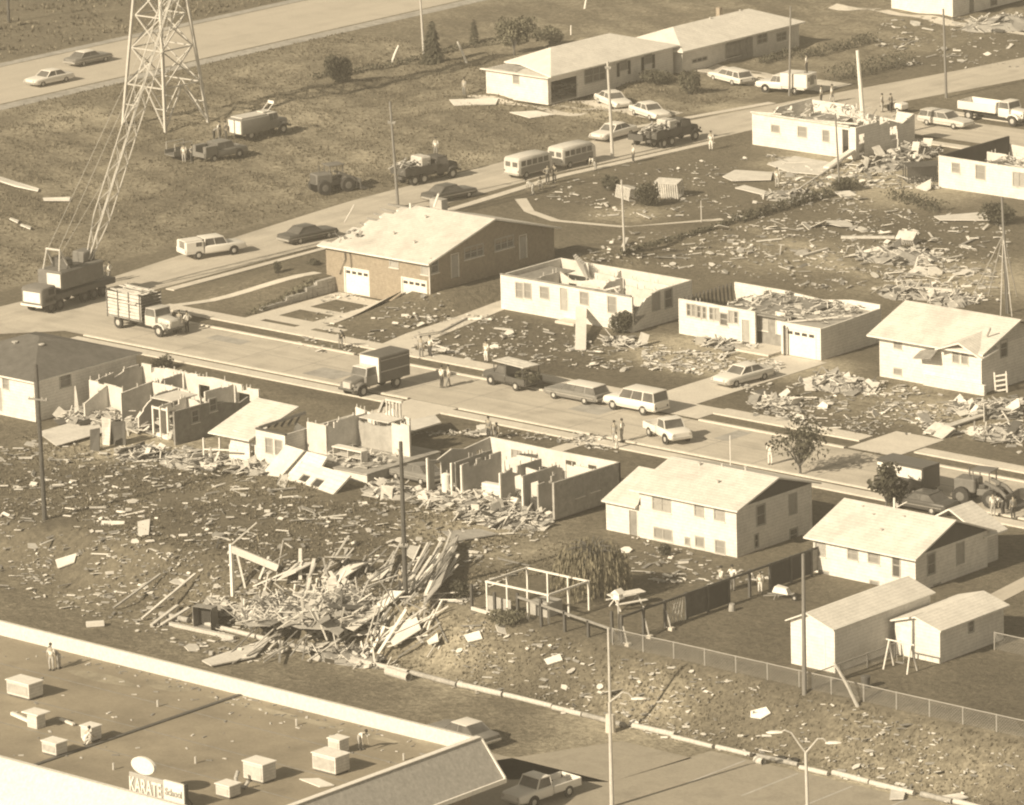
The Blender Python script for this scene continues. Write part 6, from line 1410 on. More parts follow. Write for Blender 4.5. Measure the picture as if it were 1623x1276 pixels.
pole('snapped leaning white board standing in the bungalow garden, right of the hedge', (741,100), (725,66), .14, M_TRIM, name='broken_post', cat='post')
pole('snapped white board leaning in the garden hedge', (620,99), (632,72), .16, M_TRIM, name='broken_post', cat='post')
pole('white stake among the top field posts', (926,14), (931,-8), .13, M_TRIM, name='broken_post', cat='post')
pole('pale timber prop leaning against the long shed corner', (1362,1118), (1322,1050), .14, M_POLEL, name='prop', cat='prop')
pole('white post behind the far bungalow roof', (905,55), (905,40), .1, M_TRIM, name='post', cat='post')
b0 = P(1597,497); t = thing('guy_wire', 'guy wires fanning out from the tall pole behind the awning house', 'wire', b0); top = PV(b0,1590,372)-b0; b = MB()
for g in ((1566,470),(1545,462),(1612,470),(1586,500),(1604,502)): e = P(*g)-b0; b.tube([top, e], .045, 5)
b.build('wire', M_POLEL, t)
# lamp standards in the car park
def lamp_post(label, foot, top, arms, m, heads=True, r=.1, concrete=False):
    p = P(*foot) if not isinstance(foot, Vector) else foot; q = PV(p, *top); t = thing('street_lamp', label, 'street lamp', p); d = q-p
    b = MB(); b.tube([(0,0,-.2),(0,0,.1),d*.5,d],[r*1.3,r*1.25,r,r*.75],9); b.build('post', m, t, smooth=True)
    if concrete: b = MB(); b.tube([(0,0,-.1),(0,0,1.25),(0,0,1.3)],[.34,.3,.2],10); b.build('plinth', M_CONC, t)
    for ax, ay in arms:
        e = PV(p, ax, ay)-p; md = d.lerp(e,.55)+Vector((0,0,.55)); b = MB(); b.tube([d, d.lerp(md,.5)+Vector((0,0,-.02)), md, md.lerp(e,.55)+Vector((0,0,.16)), e],[.06,.055,.05,.05,.045],7); o = b.build('arm', m, t, smooth=True)
        dr = (e-d); dr.z = 0; dr.normalize(); g = MB(); g.loft([[(e+dr*s_+Vector((-dr.y*y*k,dr.x*y*k,z*k))) for y,z in ((-.2,0),(-.12,.1),(.12,.1),(.2,0),(.1,-.06),(-.1,-.06))] for s_,k in ((-.15,.5),(.1,1),(.55,1),(.8,.4))]); g.build('lamp_head', M_TRIM, o, smooth=True)
    return t
lamp_post('double-armed lamp standard at the bottom edge of the picture', PZ(1285,1420,-DROP), (1277,1193), [(1236,1161),(1312,1178)], M_POLEL, r=.12)
lamp_post('single-armed lamp standard in the car park, right of the shop', PZ(970,1279,-DROP), (966,1113), [(1004,1108)], M_POLEL, r=.12)
p = P(968,1160); t = pole('tall thin pale pole set in a concrete plinth at the foot of the bank', (968,1160), (964,995), .11, M_POLEL)
b = MB(); b.tube([(0,0,-.2),(0,0,1.2),(0,0,1.25)],[.36,.32,.2],10); b.build('plinth', M_CONC, t)
# pylon
p = Vector((-101.75,63.3,0)); t = thing('pylon', 'tall steel lattice pylon standing in the rough field', 'pylon', p); hs = 2.95; Ht = 26.0
def pc(k, z): i, j = ((-1,-1),(1,-1),(1,1),(-1,1))[k % 4]; s = hs*max(.2, 1-.038*z); return Vector((i*s, j*s, z))
for k in range(4):
    b = MB(); b.bar(pc(k,-.2), pc(k,Ht), .24); b.build('leg', M_STEEL, t)
b = MB(); zs = [0,4.0,7.6,10.8,13.6,16.2,18.6,20.8,22.8,24.4,26]
for a, c in zip(zs, zs[1:]):
    for k in range(4):
        b.bar(pc(k,c), pc(k+1,c), .12)
        mdl = (pc(k,c)+pc(k+1,c))/2 if a == 0 else None
        if a == 0: b.bar(pc(k,a), mdl, .12); b.bar(pc(k+1,a), mdl, .12); b.bar(pc(k,2.0),(pc(k,0)+mdl)/2,.08); b.bar(pc(k+1,2.0),(pc(k+1,0)+mdl)/2,.08)
        else: b.bar(pc(k,a), pc(k+1,c), .11); b.bar(pc(k+1,a), pc(k,c), .11)
b.build('bracing', M_STEEL, t)
# ---------------------------------------------------------------- fences and walls
M_FENCE = mat('fence_wire', .33, .1)
def wire_fence(label, pts, h=1.15, step=2.6, mesh=.22, m=None, px_pts=True):
    P0 = [P(*q) if px_pts else Vector((q[0],q[1],H(q[0],q[1]))) for q in pts]; c = P0[0]; t = thing('wire_fence', label, 'fence', c); me = MB(); ra = MB()
    for A, B2 in zip(P0, P0[1:]):
        L_ = (B2-A).length; n = max(1, int(L_/step)); g = lambda u: (lambda q: Vector((q.x,q.y,H(q.x,q.y)))-c)(A.lerp(B2,u))
        for k in range(n+1): b = MB(); q = g(k/n); b.tube([q,q+Vector((0,0,h+.05))],.045,6); b.build('fence_post', m or M_FENCE, t)
        for k in range(n): ra.tube([g(k/n)+Vector((0,0,h)),g((k+1)/n)+Vector((0,0,h))],.035,5)
        nm = int(L_/mesh)
        for k in range(nm):
            for d in (1,-1):
                u0, u1 = k/nm, min(1,max(0,(k+d*h/mesh)/nm)); me.bar(g(u0)+Vector((0,0,.03)), g(u1)+Vector((0,0,h)), .012)
    ra.build('rail', m or M_FENCE, t); me.build('wire_mesh', m or M_FENCE, t, recalc=False); return t
wire_fence('long wire mesh fence along the top of the bank, right of the screen fence', [(49.2,-45.2),(84,-45.2)], px_pts=False)
wire_fence('wire mesh fence running beside the long shed', [(66.2,-45.0),(66.3,-33.5)], 1.0, px_pts=False)
wire_fence('wire fence behind the short white shed', [(70.5,-31),(84,-31)], 1.2, px_pts=False)
# post-and-screen fence down the garden side
P0 = [P(1120,1010),P(1257*0+1110,1004)]
A, B2 = P(990,1003), P(1165,937); A = Vector((49.5,-44.6,0)); E = Vector((48.4,-22.0,0)); t = thing('screen_fence', 'dark timber post fence with latticed and solid screens between two gardens', 'fence', A)
for k in range(11):
    b = MB(); y = (E.y-A.y)*k/10; b.box(-.09,y-.09,-.1,.09,y+.09,1.95,.01); b.build('fence_post', M_WOODD, t)
    if k < 3: b = MB(); b.bar((.1,y,.05),(.75,y-.3,.05),.05); b.bar((.12,y,1.2),(.75,y-.3,.06),.07); b.build('brace', M_POLEL, t); b = MB(); b.box(.6,y-.45,-.02,.95,y-.1,.22,.02); b.build('footing', M_CONC, t)
    if k < 10:
        y2 = (E.y-A.y)*(k+1)/10; b = MB(); b.box(-.06,y+.091,1.75,.06,y2-.091,1.9); b.build('rail', M_WOODD, t)
        if k in (3,4,7,8):
            b = MB(); b.box(-.025,y+.12,.1,.025,y2-.12,1.72); b.build('screen', M_DARK if k > 3 else M_WOODD, t)
        elif k == 2:
            b = MB()
            for i in range(9): b.bar((0,y+.15+i*.22,.1),(0,y+.15+((i*5)%9)*.22,1.72),.035)
            b.build('lattice', M_POLEL, t)
        elif k == 9: b = MB(); b.box(-.025,y+.12,.2,.025,y2-.12,1.7); b.build('screen', M_WOOD, t)
A = Vector((36.2,-44.9,0)); E = Vector((48.9,-44.9,0)); t = thing('post_fence', 'broken dark post fence with one rail along the top of the bank', 'fence', A); L_ = E.x-A.x
for k in range(7):
    b = MB(); x = L_*k/6; hh = (1.9,1.7,2.0,1.9,1.5,1.2,2.2)[k]; b.box(x-.09,-.09,-.5,x+.09,.09,hh,.01); b.build('fence_post', M_WOODD, t)
b = MB(); b.bar((L_*.34,-.05,1.75),(L_,-.05,.95),.08,.16); b.build('rail', M_WOODM, t); b = MB(); b.bar((0,-.05,.2),(L_*.34,-.05,.0),.1,.25); b.build('kick_board', M_WOODP, t)
# bird box on its post
p = Vector((48.9,-44.2,0)); t = thing('bird_table', 'white bird box on a thin post at the fence corner', 'bird table', p); b = MB(); b.tube([(0,0,0),(0,0,2.9)],.06,7); b.build('post', M_POLEL, t)
b = MB(); b.box(-.35,-.3,2.9,.35,.3,3.0); b.prism([(-.4,-.32,3.3),(.4,-.32,3.3),(0,-.32,3.6)],(0,.64,0)); b.box(-.25,-.2,3.0,.25,.2,3.3); b.build('bird_box', M_TRIM, t)
# retaining walls
def rwall(label, x0, y0, x1, y1, z0, z1, m=None): 
    t = thing('retaining_wall', label, 'wall', (x0,y0,0)); b = MB(); rg = random.Random(int(x0*7)); d = Vector((x1-x0,y1-y0,0)); L_ = d.length; d.normalize(); n = Vector((-d.y,d.x,0)); k = 0; x = 0
    while x < L_:
        w_ = rg.uniform(.5,.9); e = min(L_,x+w_); zt = z1(x/L_) if callable(z1) else z1
        for zz in range(max(1,int((zt-z0)/.32))):
            q = d*x+n*rg.uniform(-.05,.05); r_ = d*(e-.03)+n*.0; za = z0+zz*.32; b.add([q+Vector((0,0,za)),r_+Vector((0,0,za)),r_+n*.4+Vector((0,0,za)),q+n*.4+Vector((0,0,za)),q+Vector((0,0,za+.3)),r_+Vector((0,0,za+.3)),r_+n*.4+Vector((0,0,za+.3)),q+n*.4+Vector((0,0,za+.3))],[(3,2,1,0),(4,5,6,7),(0,1,5,4),(1,2,6,5),(2,3,7,6),(3,0,4,7)])
        x = e
    b.build('stonework', m or M_STONE, t); return t
rwall('rough stone retaining wall left of the brick house drive', -37.85, 11, -37.85, 22, 0, lambda u: .35+1.15*sst(0,.8,u))
# ---------------------------------------------------------------- car-park barrier of round logs
rg = random.Random(8); x = 12.0; k = 0
while x < 92:
    L_ = rg.uniform(2.2,4.6); gap = rg.choice((.08,.12,.2,.5)) if x > 34 else .2
    if 33.8 < x < 35: gap = .6
    r = rg.uniform(.15,.21); y = -51.0+rg.uniform(-.18,.18); a = rg.uniform(-.05,.05); z = -DROP+r
    b = MB(); d = Vector((L_/2,L_/2*a,0)); b.tube([-d,-d*.3+Vector((0,.03,0)),d*.4,d],[r,r*.97,r*1.02,r*.95],10); o = b.build('log', M_POLEL if k % 4 else M_WOOD, None, (x+L_/2,y,z), smooth=True)
    tag(o,'pale round log laid end to end along the foot of the bank','log','barrier logs at the foot of the bank'); x += L_+gap; k += 1
# ---------------------------------------------------------------- garden things
p = P(1427,1062); t = thing('swing', 'white A-frame swing set standing before the short shed', 'swing', p); b = MB()
for x,s in ((-.9,1),(.9,1)):
    for e in (-.55,.55): b.tube([(x,0,1.9),(x+.1*x,e,0)],.06,6)
b.tube([(-1.2,0,1.92),(1.2,0,1.92)],.05,6); b.build('frame', M_TRIM, t)
b = MB(); b.box(-.3,-.12,.5,.3,.12,.54); b.build('seat', M_WOODM, t); b = MB(); b.tube([(-.28,0,.54),(-.28,0,1.9)],.015,4); b.tube([(.28,0,.54),(.28,0,1.9)],.015,4); b.build('chain', M_STEEL, t)
p = P(1372,1090); t = thing('dustbin', 'dark lidded dustbin on the lawn below the long shed', 'bin', p); b = MB(); b.tube([(0,0,0),(0,0,.75)],[.26,.32],12); b.build('drum', M_DSTEEL, t); b = MB(); b.tube([(0,0,.76),(0,0,.8),(0,0,.86)],[.35,.34,.1],12); b.build('lid', M_DSTEEL, t)
p = P(1160,968); t = thing('tree_stump', 'short pale stump on the back lawn near the screen fence', 'stump', p); b = MB(); b.tube([(0,0,-.1),(0,0,.3),(.02,0,.5)],[.26,.21,.2],10); b.build('trunk', M_WOOD, t)
p = P(1240,950); t = thing('wheelbarrow', 'pale upturned wheelbarrow on the back lawn behind the second white house', 'wheelbarrow', p, .2); b = MB(); b.loft([[(-.6,-.4,.55),(.6,-.3,.45),(.6,.3,.45),(-.6,.4,.55)],[(-.45,-.28,.95),(.4,-.2,.85),(.4,.2,.85),(-.45,.28,.95)]]); b.build('tray', M_TRIM, t); b = MB()
for s in (-1,1): b.bar((-1.3,s*.3,.2),(.9,s*.12,.5),.06); b.bar((-.3,s*.28,.5),(-.5,s*.35,0),.05)
b.build('frame', M_WOODM, t); wheel(t,.95,.0,.2,.1)
p = P(993,962); t = thing('picnic_table', 'white picnic table with benches overturned beside the post fence', 'table', p, radians(70)); b = MB(); b.box(-1.3,-.45,.95,1.3,.45,1.02,.02); b.build('table_top', M_TRIM, t)
for s in (-1,1): b = MB(); b.box(-1.2,s*.75-.15,.5,1.2,s*.75+.15,.55); b.build('bench', M_TRIM, t); b = MB(); b.bar((s*.9,-.8,.0),(s*.9,.25,.95),.08); b.bar((s*.9,.8,.0),(s*.9,-.25,.95),.08); b.build('leg', M_TRIM, t)
# bare white frame of a shed
q0 = PZ(754,968,0); q0 = P(757,972); t = thing('wrecked_shed', 'bare white timber frame of a wrecked shed at the top of the bank', 'shed', (37.0,-44.2,0)); b = MB(); X, Y, Z = 5.6, 4.2, 2.0
for x,y in [(x,y) for x in (0,X/3,2*X/3,X) for y in (0,Y)]+[(0,Y/2),(X,Y/2)]:
    b = MB(); b.box(x-.06,y-.06,0,x+.06,y+.06,Z); b.build('post', M_TRIM, t)
b = MB(); b.bar((-.1,0,Z+.06),(X+.1,0,Z+.06),.12); b.bar((-.1,Y,Z+.06),(X+.1,Y,Z+.06),.12); b.bar((0,.07,Z+.06),(0,Y-.07,Z+.06),.12); b.bar((X,.07,Z+.06),(X,Y-.07,Z+.06),.12); b.build('top_rail', M_TRIM, t)
b = MB(); b.box(.08,-.04,.1,2.2,.0,1.1); b.build('side_panel', M_PLASTER2, t); b = MB(); b.box(3.0,1.0,.0,4.6,2.6,1.0,.03); b.build('crate', M_PLASTER2, t)
# broken porch beam on posts
p = P(369,945); q = PV(p,366,862); t = thing('door_frame', 'upright broken white door frame with a heavy beam hanging from it', 'door frame', p); d = q-p
b = MB(); b.bar((0,0,0),d,.22); b.build('post', M_TRIM, t); b = MB(); e = PV(p,386,935)-p; b.bar(e+Vector((0,.2,0)),d+Vector((.1,.3,-.2)),.14); b.build('post', M_TRIM, t)
e = PV(p,440,900)-p; b = MB(); b.bar(d+Vector((0,0,-.35)),e,.25,.5); b.build('beam', M_TRIM, t); b = MB(); e2 = PV(p,407,828)-p; b.bar(d*.98,e2,.08); b.build('loose_board', M_WOODP, t)
p = P(326,995); t = thing('wardrobe', 'dark open wardrobe standing in the rubble at the foot of the bank', 'wardrobe', p, radians(12)); b = MB(); b.box(-.8,-.4,0,-.75,.4,1.6); b.box(.75,-.4,0,.8,.4,1.6); b.box(-.75,-.4,1.55,.75,.4,1.6); b.box(-.75,.35,.0,.75,.4,1.55); b.box(-.75,-.4,0,.75,.35,.06); b.build('carcass', M_WOODM, t); b = MB(); b.bar((.8,-.4,.8),(1.1,-1.0,.8),.04,1.5); b.build('door', M_WOODD, t); b = MB(); b.box(-.7,.3,.1,.7,.34,1.5); b.build('back_panel', M_DARK, t)
# fallen wall pieces with window holes beside the broken house
def fallen_wall(label, c, u, v, wins, m, th=.14, group=None):
    c = Vector(c); u = Vector(u); v = Vector(v); L_, h_ = u.length, v.length; un, vn = u.normalized(), v.normalized(); n = un.cross(vn).normalized(); vn = n.cross(un)
    t = thing('fallen_wall', label, 'fallen wall', c, 0, group); M = Matrix(((un.x,n.x,vn.x,0),(un.y,n.y,vn.y,0),(un.z,n.z,vn.z,0),(0,0,0,1)))
    o, _ = wall(t, 0, 0, L_, 0, h_, [w_ for w_ in wins], th, m); o.data.transform(M)
    for w_ in wins: k = len(COL.objects); f = window(t, Matrix.Identity(4), *w_, 'dark'); f.data.transform(M); [ch.data.transform(M) for ch in f.children]
    return t
a = P(500,792); 
fallen_wall('fallen white wall with two window openings leaning on the broken house, nearest the viewer', (1.4,-27.6,-.55), (6.0,-1.2,.1), (.9,2.0,1.5), [(1.2,2.2,.9,1.6),(2.9,4.0,.8,1.6)], M_WALL)
fallen_wall('fallen white wall with one window opening, tilted behind the nearer fallen wall', (-.6,-26.0,-.5), (4.4,-.9,.2), (.7,1.6,1.9), [(1.9,3.0,1.0,1.7)], M_WALL)
loose_panel('wall_panel','tall pale wall piece leaning against the broken house below the double window','panel',[P(438,770),P(452,773),P(492,690)+Vector((0,0,.3)),P(470,690)+Vector((0,0,1.0))],M_WALL,.1)
loose_panel('wall_panel','wide pale wall sheet propped on the broken house','panel',[(-1.8,-26.6,-.5),(0.2,-26.9,-.5),(1.4,-25.0,1.7),(-.6,-24.9,1.8)],M_PLASTER,.08)
# pieces of wall by the far-left ruin
loose_panel('wall_panel','thin pale sliver of wall standing on end beside the dark roofed bungalow','panel',[P(118,668),P(128,668),PV(P(122,668),120,612),PV(P(122,668),118,612)],M_PLASTER,.1)
loose_panel('wall_panel','dark wall panel standing upright before the far-left ruin','panel',[P(175,704),P(200,706),PV(P(190,705),198,668),PV(P(180,705),176,668)],M_DARKTRIM,.1)
loose_panel('wall_panel','white wall panel standing between the dark panels of the far-left ruin','panel',[P(163,705),P(174,706),PV(P(170,705),176,664),PV(P(166,705),161,660)],M_WALL,.1)
loose_panel('wall_panel','narrow dark panel at the outer end of the far-left ruin','panel',[P(143,714),P(158,715),PV(P(150,714),158,678),PV(P(146,714),143,681)],M_DARKTRIM,.1)
for i,(q,l) in enumerate(((((60,690),(150,665),(165,690),(90,712)),'large pale plaster sheet lying before the far-left ruin'),(((95,655),(150,640),(158,655),(110,668)),'pale sheet lying against the dark roofed bungalow'))):
    loose_panel('plaster_sheet',l,'sheet',[P(*k)+Vector((0,0,.25)) for k in q],M_PLASTER)
# planks, sheets and slabs one can pick out
def plank(label, a, c, w_=.22, th=.09, m=None, za=.12, zc=.12, name='plank', cat='plank', group=None):
    A = P(*a)+Vector((0,0,za)); B2 = P(*c)+Vector((0,0,zc)); b = MB(); o0 = (A+B2)/2; b.bar(A-o0,B2-o0,w_,th); o = b.build(name, m or M_WOODP, None, o0); return tag(o, label, cat, group)
plank('long pale board lying up the bank, right of two parallel ones',(225,985),(310,920),.2,.1,None,.2,.5)
plank('long brown board lying up the bank, left of two parallel ones',(180,968),(255,918),.18,.1,M_WOOD,.2,.4)
plank('short pale board at the foot of the bank left of the wardrobe',(240,993),(282,968),.25,.12,None,.1,.4)
plank('pale beam lying below the dark wardrobe',(270,992),(372,1014),.3,.25,M_POLEL,.15,.15)
plank('pale wide board lying beside the wardrobe, tipped up',(256,992),(300,976),.28,.1,None,.1,.6)
plank('pale beam lying on the far side of the alley',(137,994),(165,992),.5,.3,M_TRIM,.2,.2)
plank('pale board on the lawn of the roofless house nearest the drive',(784,522),(812,525),.35,.08,None)
plank('thin pale board on the lawn crossing a drive edge',(698,528),(740,506),.15,.08,M_WOOD)
plank('white board leaning down from the roofless house front into the lawn',(920,556),(922,512),.9,.08,M_TRIM,.1,1.4)
plank('long pale timber lying on the far lawn below the hedge',(1333,378),(1418,378),.35,.2,None)
plank('pale timber lying across the lower far lawn',(1270,408),(1312,396),.3,.15,None)
plank('long pale beam resting on the side of the roofless house by the road',(1310,270),(1400,232),.6,.3,M_TRIM,.2,1.6)
plank('thin dark board standing in the lumber pile',(330,915),(347,862),.12,.08,M_WOODD,.1,.3)
plank('pale beam lying behind the house with the awning',(1432,462),(1520,470),.3,.25,M_WOODP,.4,.5)
plank('wide pale plank lying across the right-hand ruined ground',(1470,690),(1623,640),.7,.12,M_WOODP,.2,.2)
plank('thin white stake lying by the street behind the grey box truck',(600,655),(608,636),.18,.06,M_TRIM)
plank('long thin pale pole lying by the roofless house on the far lawn',(1230,325),(1335,262),.14,.1,None,.1,.5)
plank('pale leaning board near the thin pale pole on the far lawn',(979,410),(994,384),.3,.1,M_TRIM,.1,.4)
SL = 'slab'
for q,l in ((((1145,282),(1165,272),(1225,276),(1222,288),(1160,290)),'long pale slab lying on the far lawn, farthest left'),(((1165,300),(1180,296),(1215,306),(1210,312)),'pale bent sheet on the far lawn below the long slab'),(((1216,262),(1260,250),(1325,262),(1300,280),(1250,276)),'wide pale roof sheet fallen in front of the roofless house by the road'),
            (((712,160),(790,158),(786,168),(720,170)),'long white slab lying on the field before the long white bungalow'),(((808,180),(850,178),(880,184),(840,190)),'pale bare patch slab on the field right of the white slab'),(((68,316),(112,315),(110,321),(70,321)),'white flat board in the field above the truck crane'),(((0,282),(30,292),(62,302),(60,306),(25,299),(0,291)),'curved strip of white sheeting in the field at the left edge'),(((16,347),(30,352),(28,356),(15,350)),'short white board in the field, left of two'),(((33,357),(50,362),(48,366),(32,360)),'short white board in the field, right of two'),
            (((1480,345),(1570,338),(1568,352),(1490,352)),'large pale roof sheet lying below the hedge by the tall guyed pole'),(((320,1050),(380,1030),(430,1015),(405,1045),(335,1060)),'broad pale sheet lying at the foot of the lumber pile'),(((88,890),(122,880),(118,895),(92,905)),'pale sheet lying on the bank at the left, largest there'),(((218,830),(238,826),(236,850),(219,852)),'squarish white sheet on the bank below the far-left ruin'),
            (((1190,1130),(1215,1124),(1222,1134),(1206,1144),(1190,1142)),'white sheet on the bank below the back fence'),(((862,1048),(888,1040),(892,1050),(868,1058)),'pale sheet on the bank below the screen fence'),(((735,1010),(760,1003),(765,1016),(742,1022)),'pale torn sheet on the bank below the white shed frame'),(((1412,1255),(1438,1250),(1432,1270),(1410,1271)),'pale square sheet lying on the log barrier at the bottom edge'),
            (((1485,1266),(1520,1261),(1535,1268),(1500,1276)),'pale sheet on the ground at the bottom right edge'),(((635,865),(665,870),(655,890),(640,880)),'pale board sheet beside the dark pole'),(((700,845),(760,842),(790,850),(720,862)),'broad brown board lying below the ruined house with its near wall gone'),(((1005,1025),(1003,1024),(1003,1025)),'')):
    if not l: continue
    loose_panel('sheet' if 'sheet' in l else 'slab', l, 'sheet' if 'sheet' in l else 'slab', [P(*k)+Vector((0,0,.12+.02*i)) for i,k in enumerate(q)], M_TRIM if 'white' in l else M_PLASTER if 'brown' not in l else M_WOOD, .08)
def crate(label, px, py, rz, sx, sy, sz, m, tilt=0, name='crate'):
    p = P(px,py); t = thing(name, label, 'crate', p, rz); t.rotation_euler.x = tilt
    b = MB()
    for k in range(int(sx/.22)+1): x = -sx/2+k*.22; b.box(x,-sy/2,0,x+.12,-sy/2+.03,sz)
    b.build('slats', m, t); b = MB()
    for k in range(int(sx/.22)+1): x = -sx/2+k*.22; b.box(x,sy/2-.03,0,x+.12,sy/2,sz)
    b.build('slats', m, t); b = MB(); b.box(-sx/2-.05,-sy/2-.03,sz+.002,sx/2+.1,sy/2+.03,sz+.06); b.box(-sx/2,-sy/2+.031,0,sx/2,sy/2-.031,.05); b.build('deck', m, t); return t
crate('broken pale slatted crate right of the bush on the far lawn',1060,312,.3,2.2,1.4,1.5,M_WOODP,.15)
crate('wrecked pale slatted frame left of the bush on the far lawn',995,316,-.3,2.4,1.3,1.1,M_WOODP,-.2)
crate('dark slatted wreck of a shed beside the roofless house with bare studs',1462,286,.9,3.2,2.2,1.5,M_WOODD,0,'slatted_wreck')
crate('pale slatted frame lying on the far right lawn',1440,385,.2,1.6,1.0,.9,M_WOODP,.6)
crate('broken slatted pallet lying on the right-hand ruined ground',1490,688,-.3,2.4,1.4,.3,M_WOODP,.5,'pallet')
p = P(660,745); loose_panel('roof_panel','white panel roof lying on the wreck between the ruined houses','panel',[P(622,690)+Vector((0,0,.8)),P(690,676)+Vector((0,0,.9)),P(700,690)+Vector((0,0,1.0)),P(640,706)+Vector((0,0,.9))],M_PLASTER,.1)
fw0 = thing('splintered_frame','pale splintered window frame standing askew against the house with the awning','frame',P(1588,622),.5); b = MB()
for k in range(4): b.bar((-.5,0,.1+k*.4),(.4,.1,.25+k*.4),.12)
b.bar((-.5,0,0),(-.6,0,1.6),.12); b.bar((.4,.1,0),(.3,.1,1.7),.12); b.build('slats', M_TRIM, fw0)
# ---------------------------------------------------------------- debris: the pieces that show are things, the crumbs are one mass
def in_poly(x, y, poly):
    c = False; j = len(poly)-1
    for i in range(len(poly)):
        xi, yi = poly[i]; xj, yj = poly[j]
        if (yi > y) != (yj > y) and x < (xj-xi)*(y-yi)/(yj-yi)+xi: c = not c
        j = i
    return c
ZONES = [ # outline in the photograph, planks, sheets, crumbs, where
 ([(0,700),(140,700),(340,740),(480,790),(620,800),(620,960),(400,1060),(0,935)], 70, 120, 2000, 'on the rough bank below the ruined houses', .8),
 ([(620,790),(860,830),(880,870),(740,960),(640,960)], 14, 22, 350, 'below the ruined house with its near wall gone', .8),
 ([(1020,545),(1240,575),(1210,640),(1150,600),(1020,585)], 24, 30, 600, 'on the lawn before the house with the attached garage', .7),
 ([(1180,660),(1300,585),(1390,600),(1540,640),(1623,625),(1623,720),(1500,690),(1300,690)], 36, 46, 1100, 'on the torn ground before the house with the awning', .9),
 ([(1150,330),(1330,300),(1460,340),(1600,350),(1600,480),(1400,470),(1250,430),(1100,400)], 50, 46, 1100, 'on the far lawns between the roofless houses', 1.1),
 ([(880,410),(1000,370),(1160,370),(1260,430),(1350,470),(1200,440),(1000,420)], 12, 16, 260, 'on the lawn behind the two middle roofless houses', .8),
 ([(820,310),(1000,260),(1190,250),(1150,340),(960,350)], 10, 12, 240, 'on the lawn by the vans', .8),
 ([(1380,440),(1480,400),(1580,430),(1560,480)], 18, 14, 300, 'behind the house with the awning', .9),
 ([(1215,245),(1330,262),(1490,240),(1490,300),(1340,300),(1240,300)], 26, 26, 700, 'in the heap between the two far roofless houses', 1.1),
 ([(740,970),(960,1030),(1200,1090),(1623,1190),(1623,1276),(1480,1268),(1200,1205),(700,1090)], 8, 44, 620, 'on the grassy bank under the back fence', .6),
 ([(640,500),(790,500),(1000,545),(1000,590),(800,575),(650,565)], 14, 22, 420, 'on the front lawn of the roofless house with the bush', .6),
 ([(1400,30),(1500,30),(1623,20),(1623,110),(1440,110),(1380,80)], 8, 16, 200, 'around the far corner bungalow', 1.1),
 ([(400,700),(440,760),(360,750),(200,740),(150,720)], 10, 10, 300, 'between the two left-hand ruined houses', .8),
 ([(1000,850),(1180,900),(1240,920),(1100,930),(970,920)], 3, 10, 160, 'in the back garden of the white split-level house', .5),
 ([(640,690),(760,680),(960,690),(980,720),(880,700),(780,695)], 8, 10, 240, 'on the front lawns by the street', .5),
 ([(540,440),(730,470),(760,480),(560,560),(470,560),(480,500)], 8, 14, 260, 'on the banks beside the brick house drive', .5),
 ([(60,1020),(600,1130),(740,1180),(560,1180),(300,1100),(60,1060)], 0, 0, 0, '', 1),
]
PL = []; SH = []; rg = random.Random(99); crumbs = MB(); DM = [M_WOODP, M_PLASTER, M_WOOD, M_TRIM]
for zi, (poly, npl, nsh, ncr, where, big) in enumerate(ZONES):
    xs_ = [q[0] for q in poly]; ys_ = [q[1] for q in poly]
    def spot(cl=0):
        while True:
            x, y = rg.uniform(min(xs_),max(xs_)), rg.uniform(min(ys_),max(ys_))
            if in_poly(x, y, poly):
                p = P(x, y)
                if cl and noise.noise((p.x*.28,p.y*.28,zi))+.6*noise.noise((p.x*.9,p.y*.9,zi)) < rg.uniform(-.5,.45): continue
                return p
    for k in range(npl):
        p = spot(); L_ = min(3.6, rg.lognormvariate(-.05,.55))*big+.25; PL.append((L_, p, where))
    for k in range(nsh):
        p = spot(1); SH.append((rg.lognormvariate(-1.0,.55)*big, p, where))
    for k in range(ncr):
        p = spot(1); s = rg.lognormvariate(-2.35,.5); crumbs.M = Matrix.Translation(p+Vector((0,0,.05+rg.random()*.06))) @ Matrix.Rotation(rg.uniform(0,pi),4,'Z') @ Matrix.Rotation(rg.gauss(0,.4),4,'X')
        l = s*rg.choice((1,1,1.2,1.5,2.2)); crumbs.box(-l,-s*.5,-.02,l,s*.5,.02,mi=rg.choice((0,0,1,2,2,3,4,4)))
# the longest boards and the widest sheets are things; the rest join the crumbs
PL.sort(key=lambda q: -q[0]); SH.sort(key=lambda q: -q[0])
for i, (L_, p, where) in enumerate(PL):
    w_ = rg.uniform(.1,.26); rot = (rg.gauss(0,.15), rg.gauss(0,.1), rg.gauss(.6,.8)); q = p+Vector((0,0,.1+rg.random()*.12))
    if i >= 255: crumbs.M = Matrix.Translation(q) @ Matrix.Rotation(rot[2],4,'Z'); crumbs.box(-L_/2,-w_/2,-.03,L_/2,w_/2,.03,mi=rg.choice((0,0,2,4))); continue
    b = MB(); b.box(-L_/2,-w_/2,-.03,L_/2,w_/2,.03)
    if rg.random() < .3: b.box(-L_/2+.1,-w_/2-.2,.031,-L_/2+.2,w_/2+.25,.07)
    o = b.build('plank', rg.choice((M_WOODP,M_WOODP,M_WOOD,M_WOODM,M_TRIM)), None, q); o.rotation_euler = rot
    tag(o, 'splintered board '+where, 'plank', 'broken boards '+where)
